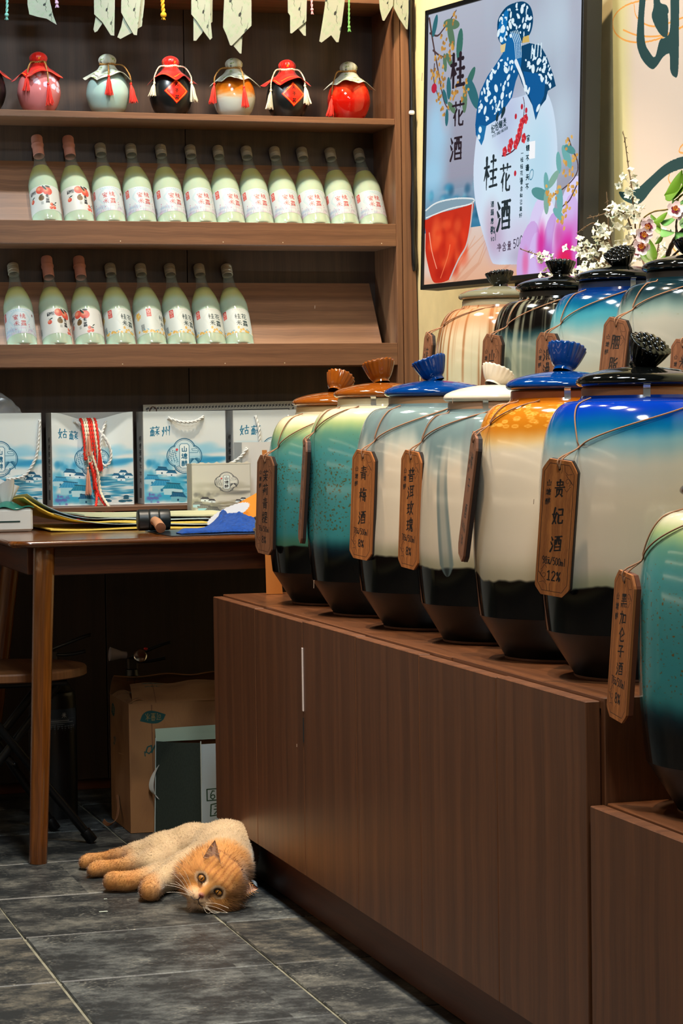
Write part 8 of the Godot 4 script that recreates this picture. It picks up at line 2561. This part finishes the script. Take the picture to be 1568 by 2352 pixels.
func glyph(cv: Cv, ch: String, x: float, y: float, w: float, h: float, wt: float, col: Color, brush := true, slant := 0.0) -> void:
	var all := []
	if CHAR.has(ch):
		var t: PackedStringArray = CHAR[ch].split(" ")
		for k in range(0, t.size(), 5):
			var ax := t[k + 1].to_float() / 99.0
			var ay := t[k + 2].to_float() / 99.0
			var bx := t[k + 3].to_float() / 99.0
			var by := t[k + 4].to_float() / 99.0
			all.append_array(strokes(PART[t[k]], x + ax * w, y + ay * h, (bx - ax) * w, (by - ay) * h))
	elif PART.has("D" + ch):
		all = strokes(PART["D" + ch], x, y, w, h)
	for s in all:
		if slant != 0.0:
			for k in s.size():
				s[k] = s[k] + Vector2(-(s[k].y - y - h * 0.5) * slant * 0.15, -(s[k].x - x - w * 0.5) * slant)
		if not brush:
			cv.line(s, wt, wt, col)
			continue
		var d: Vector2 = s[s.size() - 1] - s[0]
		var flat := absf(d.x) > absf(d.y) * 3.0
		if s.size() == 2 and not flat and d.x < 0.0:
			cv.line(s, wt * 1.25, wt * 0.35, col)
		elif s.size() == 2 and not flat and absf(d.x) > absf(d.y) * 0.3:
			cv.line(s, wt * 0.55, wt * 1.35, col)
		else:
			cv.line(s, wt * (0.8 if flat else 1.15), wt * (0.8 if flat else 0.85), col)
			if flat:
				cv.oval(s[s.size() - 1].x, s[s.size() - 1].y, wt * 0.62, wt * 0.5, col)


func write(cv: Cv, text: String, x: float, y: float, w: float, h: float, step: Vector2, wt: float, col: Color, brush := true, slant := 0.0) -> void:
	for k in text.length():
		glyph(cv, text[k], x + step.x * k, y + step.y * k, w, h, wt, col, brush, slant)


# ---------------------------------------------------------------- computed textures
func noise(sd: int, freq: float, octaves := 4) -> FastNoiseLite:
	var f := FastNoiseLite.new()
	f.seed = sd
	f.frequency = freq
	f.fractal_octaves = octaves
	return f


func wood_tex(w: int, h: int, light: Color, dark: Color, sd: int, streak := 1.0) -> ImageTexture:
	# grain along v
	var a := noise(sd, 0.011, 3)
	var b := noise(sd + 7, 0.09, 2)
	var p := noise(sd + 13, 0.35, 1)
	var im := Image.create(w, h, false, Image.FORMAT_RGBA8)
	for row in h:
		# mirrored along the grain, so that it repeats without a seam
		var y := h - absf(2.0 * row - h)
		for x in w:
			# the pattern meets itself at the left and right rim
			var t := float(x) / w
			var k := smoothstep(0.88, 1.0, t)
			var bend := a.get_noise_2d(x * 0.4, y * 0.5) * 16.0
			var n := lerpf(a.get_noise_2d(x * 2.2 + bend, y * 0.06), a.get_noise_2d((x - w) * 2.2 + bend, y * 0.06), k)
			n += 0.45 * lerpf(b.get_noise_2d(x * 2.0 + bend, y * 0.035), b.get_noise_2d((x - w) * 2.0 + bend, y * 0.035), k)
			n += 0.30 * p.get_noise_2d(x * 2.5, y * 0.045)
			im.set_pixel(x, row, light.lerp(dark, clampf(0.5 + n * streak, 0.0, 1.0)))
	return ImageTexture.create_from_image(im)


func slate_tex(sd: int, warm: float) -> ImageTexture:
	var n := 384
	var a := noise(sd, 0.008, 5)
	var b := noise(sd + 3, 0.05, 3)
	var c := noise(sd + 5, 0.25, 2)
	var im := Image.create(n, n, false, Image.FORMAT_RGBA8)
	var lo := Color(0.120, 0.134, 0.145)
	var hi := Color(0.37, 0.385, 0.38).lerp(Color(0.40, 0.385, 0.345), warm)
	for y in n:
		for x in n:
			var k := 0.36 + 0.95 * a.get_noise_2d(x * 1.3, y * 1.5) + 0.45 * b.get_noise_2d(x, y * 1.3) + 0.30 * c.get_noise_2d(x, y * 1.1)
			var col := lo.lerp(hi, clampf(k, 0.0, 1.0))
			var m := c.get_noise_2d(x * 0.5 + 900, y * 0.9) + 0.6 * a.get_noise_2d(x + 500, y)
			if m > 0.5:
				col = col.lerp(Color(0.55, 0.54, 0.49), (m - 0.5) * 1.8)
			im.set_pixel(x, y, col)
	return ImageTexture.create_from_image(im)


func plain_noise_tex(n: int, col: Color, amount: float, freq: float, sd: int) -> ImageTexture:
	var a := noise(sd, freq, 4)
	var im := Image.create(n, n, false, Image.FORMAT_RGBA8)
	for y in n:
		for x in n:
			var k := 1.0 + amount * a.get_noise_2d(x, y)
			im.set_pixel(x, y, Color(minf(1, col.r * k), minf(1, col.g * k), minf(1, col.b * k)))
	return ImageTexture.create_from_image(im)


func glaze_tex(stops: Array, sd: int, opt := {}) -> ImageTexture:
	# stops: [height 0..1 from the foot, colour, softness, drip] from the foot up: the colour above that height
	var w: int = opt.get("size", 320)
	var h: int = opt.get("size", 512)
	var fv := 512.0 / h
	var a := noise(sd, 0.02, 3)
	var b := noise(sd + 4, 0.012, 2)
	var cell := FastNoiseLite.new()
	cell.seed = sd
	cell.noise_type = FastNoiseLite.TYPE_SIMPLEX
	cell.frequency = 0.34
	var im := Image.create(w, h, false, Image.FORMAT_RGBA8)
	var streak: float = opt.get("streak", 0.0)
	var scol: Color = opt.get("streak_color", Color.WHITE)
	var speck: float = opt.get("speck", 0.0)
	var spcol: Color = opt.get("speck_color", Color(0.35, 0.3, 0.15))
	for x in w:
		# round the jar the noise runs on a circle, so it closes
		var ang := TAU * x / w
		var cx := cos(ang) * 51.0
		var cz := sin(ang) * 51.0
		var d0 := a.get_noise_3d(cx * 2.0, cz * 2.0, 5.0)
		var d1 := b.get_noise_3d(cx, cz, 40.0)
		var fine: float = opt.get("fine", 1.0)
		var st := a.get_noise_3d(cx * 2.6 * fine, cz * 2.6 * fine, 90.0)
		for y in h:
			var t := 1.0 - (y + 0.5) / h
			var col: Color = stops[0][1]
			for k in range(1, stops.size()):
				var s: Array = stops[k]
				var at: float = s[0] - s[3] * (d0 + 0.6 * d1)
				var soft: float = s[2] * 0.5 + 0.001
				if t > at - soft:
					col = col.lerp(s[1], smoothstep(at - soft, at + soft, t))
			if streak > 0.0:
				var reach: float = opt.get("streak_low", 0.5)
				var q := st + 0.35 * b.get_noise_3d(cx * 1.5 * fine, cz * 1.5 * fine, y * 0.12)
				var lim: float = opt.get("at", 0.12)
				var m := smoothstep(lim, lim + 0.26, q) * smoothstep(reach - 0.1 - 0.25 * d0, reach + 0.12, t) * smoothstep(1.0, 0.9, t * 0.9)
				col = col.lerp(scol, m * streak)
			if speck > 0.0:
				var q := cell.get_noise_3d(cx * 1.0, cz * 1.0, y * fv * 0.30)
				var zone: float = smoothstep(0.34, 0.42, t) * smoothstep(0.80, 0.66, t)
				var lim := 0.66 - 0.34 * speck * zone - 0.12 * b.get_noise_3d(cx * 2, cz * 2, y * fv * 0.6)
				if q > lim and t > 0.34 and t < 0.84:
					col = col.lerp(spcol, clampf((q - lim) * 12.0, 0.0, 0.85))
			im.set_pixel(x, y, col)
	if opt.has("paint"):
		for p in opt.paint:
			# [u, height 0..1, radius, colour]: small rounded marks of the glaze pattern
			for dy in range(-7, 8):
				for dx in range(-7, 8):
					var r: float = Vector2(dx * 1.25, dy).length() / p[2]
					if r < 1.0:
						var px: int = posmod(int(p[0] * w) + dx, w)
						var py := clampi(int((1.0 - p[1]) * h) + dy, 0, h - 1)
						im.set_pixel(px, py, im.get_pixel(px, py).lerp(p[3], 0.55 if r > 0.55 else 0.25))
	if opt.has("runs"):
		for p in opt.runs:
			# [u, half width, low end, high end, colour]: one long run of glaze
			for y in h:
				var t := 1.0 - (y + 0.5) / h
				if t < p[2] or t > p[3]:
					continue
				var hw: float = p[1] * w * (0.75 + 0.4 * smoothstep(p[3], p[2], t)) * sqrt(clampf((t - p[2]) / 0.05, 0.0, 1.0))
				var mid: float = p[0] * w + 2.5 * sin(t * 7.0)
				for x in range(int(mid - hw) - 1, int(mid + hw) + 3):
					var e := absf(x - mid)
					var px := posmod(x, w)
					var cover := clampf(hw - e + 0.5, 0.0, 1.0) * lerpf(0.42, 0.8, smoothstep(0.25, 0.7, e / maxf(hw, 0.5)))
					im.set_pixel(px, y, im.get_pixel(px, y).lerp(p[4], cover * smoothstep(p[3], p[3] - 0.3, t)))
	return ImageTexture.create_from_image(im)

# ---------------------------------------------------------------- mesh building
class MB:
	var v := PackedVector3Array()
	var n := PackedVector3Array()
	var uv := PackedVector2Array()
	var c := PackedColorArray()
	var ix := PackedInt32Array()
	var col := Color.WHITE
	var tinted := false

	func vert(p: Vector3, nn: Vector3, u := Vector2.ZERO) -> int:
		v.append(p)
		n.append(nn)
		uv.append(u)
		c.append(col)
		return v.size() - 1

	func face(p: Array, nn: Vector3, us: Array = []) -> void:
		var first := v.size()
		for k in p.size():
			vert(p[k], nn, us[k] if k < us.size() else Vector2.ZERO)
		var cr: Vector3 = (p[1] - p[0]).cross(p[2] - p[0])
		for k in range(1, p.size() - 1):
			if cr.dot(nn) > 0.0:
				ix.append_array(PackedInt32Array([first, first + k + 1, first + k]))
			else:
				ix.append_array(PackedInt32Array([first, first + k, first + k + 1]))

	func grid(rows: Array, closed := false, flip := false, u0 := 0.0, u1 := 1.0, v0 := 1.0, v1 := 0.0, vs: Array = []) -> void:
		var R := rows.size()
		var C: int = rows[0].size()
		var acc := PackedVector3Array()
		acc.resize(R * C)
		for i in R - 1:
			for j in C - 1:
				var a: Vector3 = rows[i][j]
				var b: Vector3 = rows[i][j + 1]
				var d: Vector3 = rows[i + 1][j]
				var e: Vector3 = rows[i + 1][j + 1]
				var nn := (e - a).cross(d - b)
				if flip:
					nn = -nn
				acc[i * C + j] += nn
				acc[i * C + j + 1] += nn
				acc[(i + 1) * C + j] += nn
				acc[(i + 1) * C + j + 1] += nn
		for i in R:
			if closed:
				var s := acc[i * C] + acc[i * C + C - 1]
				acc[i * C] = s
				acc[i * C + C - 1] = s
			if rows[i][0].distance_squared_to(rows[i][C / 2]) < 1e-12:
				var s := Vector3.ZERO
				for j in C:
					s += acc[i * C + j]
				for j in C:
					acc[i * C + j] = s
		var first := v.size()
		for i in R:
			var tv: float = vs[i] if vs.size() else lerpf(v0, v1, float(i) / (R - 1))
			for j in C:
				var q := acc[i * C + j]
				vert(rows[i][j], q.normalized() if q.length_squared() > 1e-24 else Vector3.UP, Vector2(lerpf(u0, u1, float(j) / (C - 1)), tv))
		for i in R - 1:
			for j in C - 1:
				var a := first + i * C + j
				var d := a + C
				if flip:
					ix.append_array(PackedInt32Array([a, a + 1, d, a + 1, d + 1, d]))
				else:
					ix.append_array(PackedInt32Array([a, d, a + 1, a + 1, d, d + 1]))

	func box(ctr: Vector3, s: Vector3, bev := 0.0015, grain := 1, off := Vector2.ZERO) -> void:
		var h := s * 0.5
		bev = minf(bev, 0.45 * minf(s.x, minf(s.y, s.z)))
		var q := h - Vector3.ONE * bev
		for k in 3:
			var a := (k + 1) % 3
			var b := (k + 2) % 3
			for sg in [-1.0, 1.0]:
				var pts := []
				for t in [[-1, -1], [1, -1], [1, 1], [-1, 1]]:
					var p := Vector3.ZERO
					p[k] = sg * h[k]
					p[a] = t[0] * q[a]
					p[b] = t[1] * q[b]
					pts.append(p)
				var nn := Vector3.ZERO
				nn[k] = sg
				_bf(pts, nn, ctr, k, grain, off)
				# the edges along axis b between faces k and a
				var sk: float = sg
				for sa in [-1.0, 1.0]:
					var e := []
					for t in [[0, -1], [0, 1], [1, 1], [1, -1]]:
						var p := Vector3.ZERO
						p[k] = sk * (h[k] if t[0] == 0 else q[k])
						p[a] = sa * (q[a] if t[0] == 0 else h[a])
						p[b] = t[1] * q[b]
						e.append(p)
					var en := Vector3.ZERO
					en[k] = sk
					en[a] = sa
					_bf(e, en.normalized(), ctr, k, grain, off)
		for sx in [-1.0, 1.0]:
			for sy in [-1.0, 1.0]:
				for sz in [-1.0, 1.0]:
					var sgn := Vector3(sx, sy, sz)
					_bf([sgn * Vector3(h.x, q.y, q.z), sgn * Vector3(q.x, h.y, q.z), sgn * Vector3(q.x, q.y, h.z)], sgn.normalized(), ctr, 0, grain, off)

	func _bf(p: Array, nn: Vector3, ctr: Vector3, k: int, grain: int, off: Vector2) -> void:
		var a := (k + 1) % 3
		var b := (k + 2) % 3
		if a == grain:
			var t := a
			a = b
			b = t
		var us := []
		var w := []
		for x in p:
			us.append(Vector2(x[a], x[b]) + off)
			w.append(x + ctr)
		face(w, nn, us)

	func lathe(prof: Array, segs := 48, crease := 38.0, y0 := 0.0, y1 := 0.0) -> void:
		# prof: Vector2(radius, height) from the bottom up
		if y1 <= y0:
			y0 = prof[0].y
			y1 = prof[0].y
			for p in prof:
				y0 = minf(y0, p.y)
				y1 = maxf(y1, p.y)
		var part := [prof[0]]
		for k in range(1, prof.size()):
			part.append(prof[k])
			var last := k == prof.size() - 1
			if not last:
				var d0: Vector2 = prof[k] - prof[k - 1]
				var d1: Vector2 = prof[k + 1] - prof[k]
				last = absf(rad_to_deg(d0.angle_to(d1))) > crease
			if last:
				var rows := []
				var vs := []
				for p in part:
					var row := PackedVector3Array()
					for j in segs + 1:
						var t := TAU * j / segs
						row.append(Vector3(p.x * sin(t), p.y, p.x * cos(t)))
					rows.append(row)
					vs.append(1.0 - (p.y - y0) / maxf(y1 - y0, 1e-6))
				grid(rows, true, false, 0.0, 1.0, 1.0, 0.0, vs)
				part = [prof[k]]

	func tube(pts: Array, rad, segs := 8, caps := true, vlen := 1.0) -> void:
		# rad: one radius or one for each point
		var rows := []
		var N := pts.size()
		var t0: Vector3 = (pts[1] - pts[0]).normalized()
		var nr := t0.cross(Vector3.UP if absf(t0.y) < 0.9 else Vector3.RIGHT).normalized()
		for i in N:
			var t: Vector3 = (pts[mini(i + 1, N - 1)] - pts[maxi(i - 1, 0)]).normalized()
			nr = (nr - t * nr.dot(t)).normalized()
			var b := t.cross(nr)
			var r: float = rad[i] if rad is Array or rad is PackedFloat32Array else rad
			var row := PackedVector3Array()
			for j in segs + 1:
				var f := TAU * j / segs
				row.append(pts[i] + (nr * cos(f) + b * sin(f)) * r)
			rows.append(row)
		if caps:
			var a := PackedVector3Array()
			var z := PackedVector3Array()
			for j in segs + 1:
				a.append(pts[0])
				z.append(pts[N - 1])
			rows.push_front(a)
			rows.push_back(z)
		grid(rows, true, false, 0.0, 1.0, 0.0, vlen)

	func ball(ctr: Vector3, r: Vector3, segs := 16, rings := 10, basis := Basis()) -> void:
		var rows := []
		for i in rings + 1:
			var f := PI * i / rings
			var row := PackedVector3Array()
			for j in segs + 1:
				var t := TAU * j / segs
				row.append(ctr + basis * Vector3(r.x * sin(f) * sin(t), -r.y * cos(f), r.z * sin(f) * cos(t)))
			rows.append(row)
		grid(rows, true)

	func prism(poly: PackedVector2Array, depth: float, tf := Transform3D(), uvr := Rect2()) -> void:
		# an outline in the xy plane given a thickness (from z=-depth to z=0), the front looks along +z
		if uvr.size == Vector2.ZERO:
			uvr = Rect2(0, 0, 1, 1)
		var tri := Geometry2D.triangulate_polygon(poly)
		var B := tf.basis
		var fn := B.z.normalized()
		for side in 2:
			var z := 0.0 if side == 0 else -depth
			for k in range(0, tri.size(), 3):
				var p := []
				var us := []
				for m in 3:
					var q := poly[tri[k + m]]
					p.append(tf * Vector3(q.x, q.y, z))
					us.append(Vector2((q.x - uvr.position.x) / uvr.size.x, 1.0 - (q.y - uvr.position.y) / uvr.size.y) if side == 0 else Vector2(0.01, 0.5))
				face(p, fn if side == 0 else -fn, us)
		var area := 0.0
		var N := poly.size()
		for k in N:
			area += poly[k].cross(poly[(k + 1) % N])
		for k in N:
			var a := poly[k]
			var b := poly[(k + 1) % N]
			var o := Vector2(b.y - a.y, a.x - b.x).normalized() * signf(area)
			face([tf * Vector3(a.x, a.y, 0), tf * Vector3(b.x, b.y, 0), tf * Vector3(b.x, b.y, -depth), tf * Vector3(a.x, a.y, -depth)], (B * Vector3(o.x, o.y, 0)).normalized(), [Vector2(0.01, 0.5), Vector2(0.01, 0.5), Vector2(0.02, 0.5), Vector2(0.02, 0.5)])

	func sheet(rows: Array, thick := 0.001, flip := false) -> void:
		# a cloth or paper: the surface given, a back face, and rims all round
		var back := []
		var R := rows.size()
		var C: int = rows[0].size()
		for i in R:
			var row := PackedVector3Array()
			for j in C:
				var du: Vector3 = rows[i][mini(j + 1, C - 1)] - rows[i][maxi(j - 1, 0)]
				var dv: Vector3 = rows[mini(i + 1, R - 1)][j] - rows[maxi(i - 1, 0)][j]
				var q := du.cross(dv).normalized() * (1.0 if flip else -1.0)
				row.append(rows[i][j] + q * thick)
			back.append(row)
		grid(rows, false, flip)
		grid(back, false, not flip)
		for k in 4:
			var a := PackedVector3Array()
			var b := PackedVector3Array()
			if k < 2:
				a = rows[0 if k == 0 else R - 1]
				b = back[0 if k == 0 else R - 1]
			else:
				for i in R:
					a.append(rows[i][0 if k == 2 else C - 1])
					b.append(back[i][0 if k == 2 else C - 1])
			grid([a, b], false, (k == 1 or k == 2) != flip)

	func done() -> ArrayMesh:
		var m := ArrayMesh.new()
		var arr := []
		arr.resize(Mesh.ARRAY_MAX)
		arr[Mesh.ARRAY_VERTEX] = v
		arr[Mesh.ARRAY_NORMAL] = n
		arr[Mesh.ARRAY_TEX_UV] = uv
		if tinted:
			arr[Mesh.ARRAY_COLOR] = c
		arr[Mesh.ARRAY_INDEX] = ix
		m.add_surface_from_arrays(Mesh.PRIMITIVE_TRIANGLES, arr)
		return m


func numbered(called: String) -> String:
	if not used.has(called):
		used[called] = 0
		return called
	used[called] += 1
	return "%s_%03d" % [called, used[called]]


func mesh(called: String, m, mat: Material, parent: Node = null) -> MeshInstance3D:
	var o := MeshInstance3D.new()
	o.mesh = m.done() if m is MB else m
	o.material_override = mat
	if parent == null:
		o.name = numbered(called)
		add_child(o)
	else:
		o.name = called
		parent.add_child(o, true)
	return o


func thing(called: String, label: String, category: String, at := Vector3.ZERO, group := "", turn := 0.0) -> Node3D:
	var o := Node3D.new()
	o.name = numbered(called)
	add_child(o)
	o.position = at
	o.rotation.y = turn
	tag(o, label, category, group)
	return o


func tag(o: Node, label: String, category: String, group := "") -> Node:
	o.set_meta("label", label)
	o.set_meta("category", category)
	if group:
		o.set_meta("group", group)
	return o


func sub(called: String, parent: Node, at := Vector3.ZERO) -> Node3D:
	var o := Node3D.new()
	o.name = called
	parent.add_child(o, true)
	o.position = at
	return o


func structure(called: String, m, mat: Material) -> MeshInstance3D:
	var o := mesh(called, m, mat)
	o.set_meta("kind", "structure")
	return o


func copy_of(src: Node3D, at: Vector3, label: String) -> Node3D:
	var o: Node3D = src.duplicate()
	o.name = numbered(String(src.name).rstrip("0123456789").rstrip("_"))
	add_child(o)
	o.position = at
	o.set_meta("label", label)
	return o


func boxed(called: String, ctr: Vector3, size: Vector3, mat: Material, parent: Node = null, bev := 0.0015, grain := 1) -> MeshInstance3D:
	var m := MB.new()
	m.box(ctr, size, bev, grain, Vector2(rng.randf(), rng.randf()))
	return mesh(called, m, mat, parent)


func M(albedo: Color, rough := 0.5, tex: Texture2D = null, opt := {}) -> StandardMaterial3D:
	var m := StandardMaterial3D.new()
	m.albedo_color = albedo
	m.roughness = rough
	if tex:
		m.albedo_texture = tex
	for k in opt:
		m.set(k, opt[k])
	return m


func curve(p: Array, steps := 6) -> Array:
	# a smooth line through the points
	var out := []
	for i in p.size() - 1:
		var a: Vector3 = p[maxi(i - 1, 0)]
		var b: Vector3 = p[i]
		var c: Vector3 = p[i + 1]
		var d: Vector3 = p[mini(i + 2, p.size() - 1)]
		for k in steps:
			out.append(b.cubic_interpolate(c, a, d, float(k) / steps))
	out.append(p[p.size() - 1])
	return out
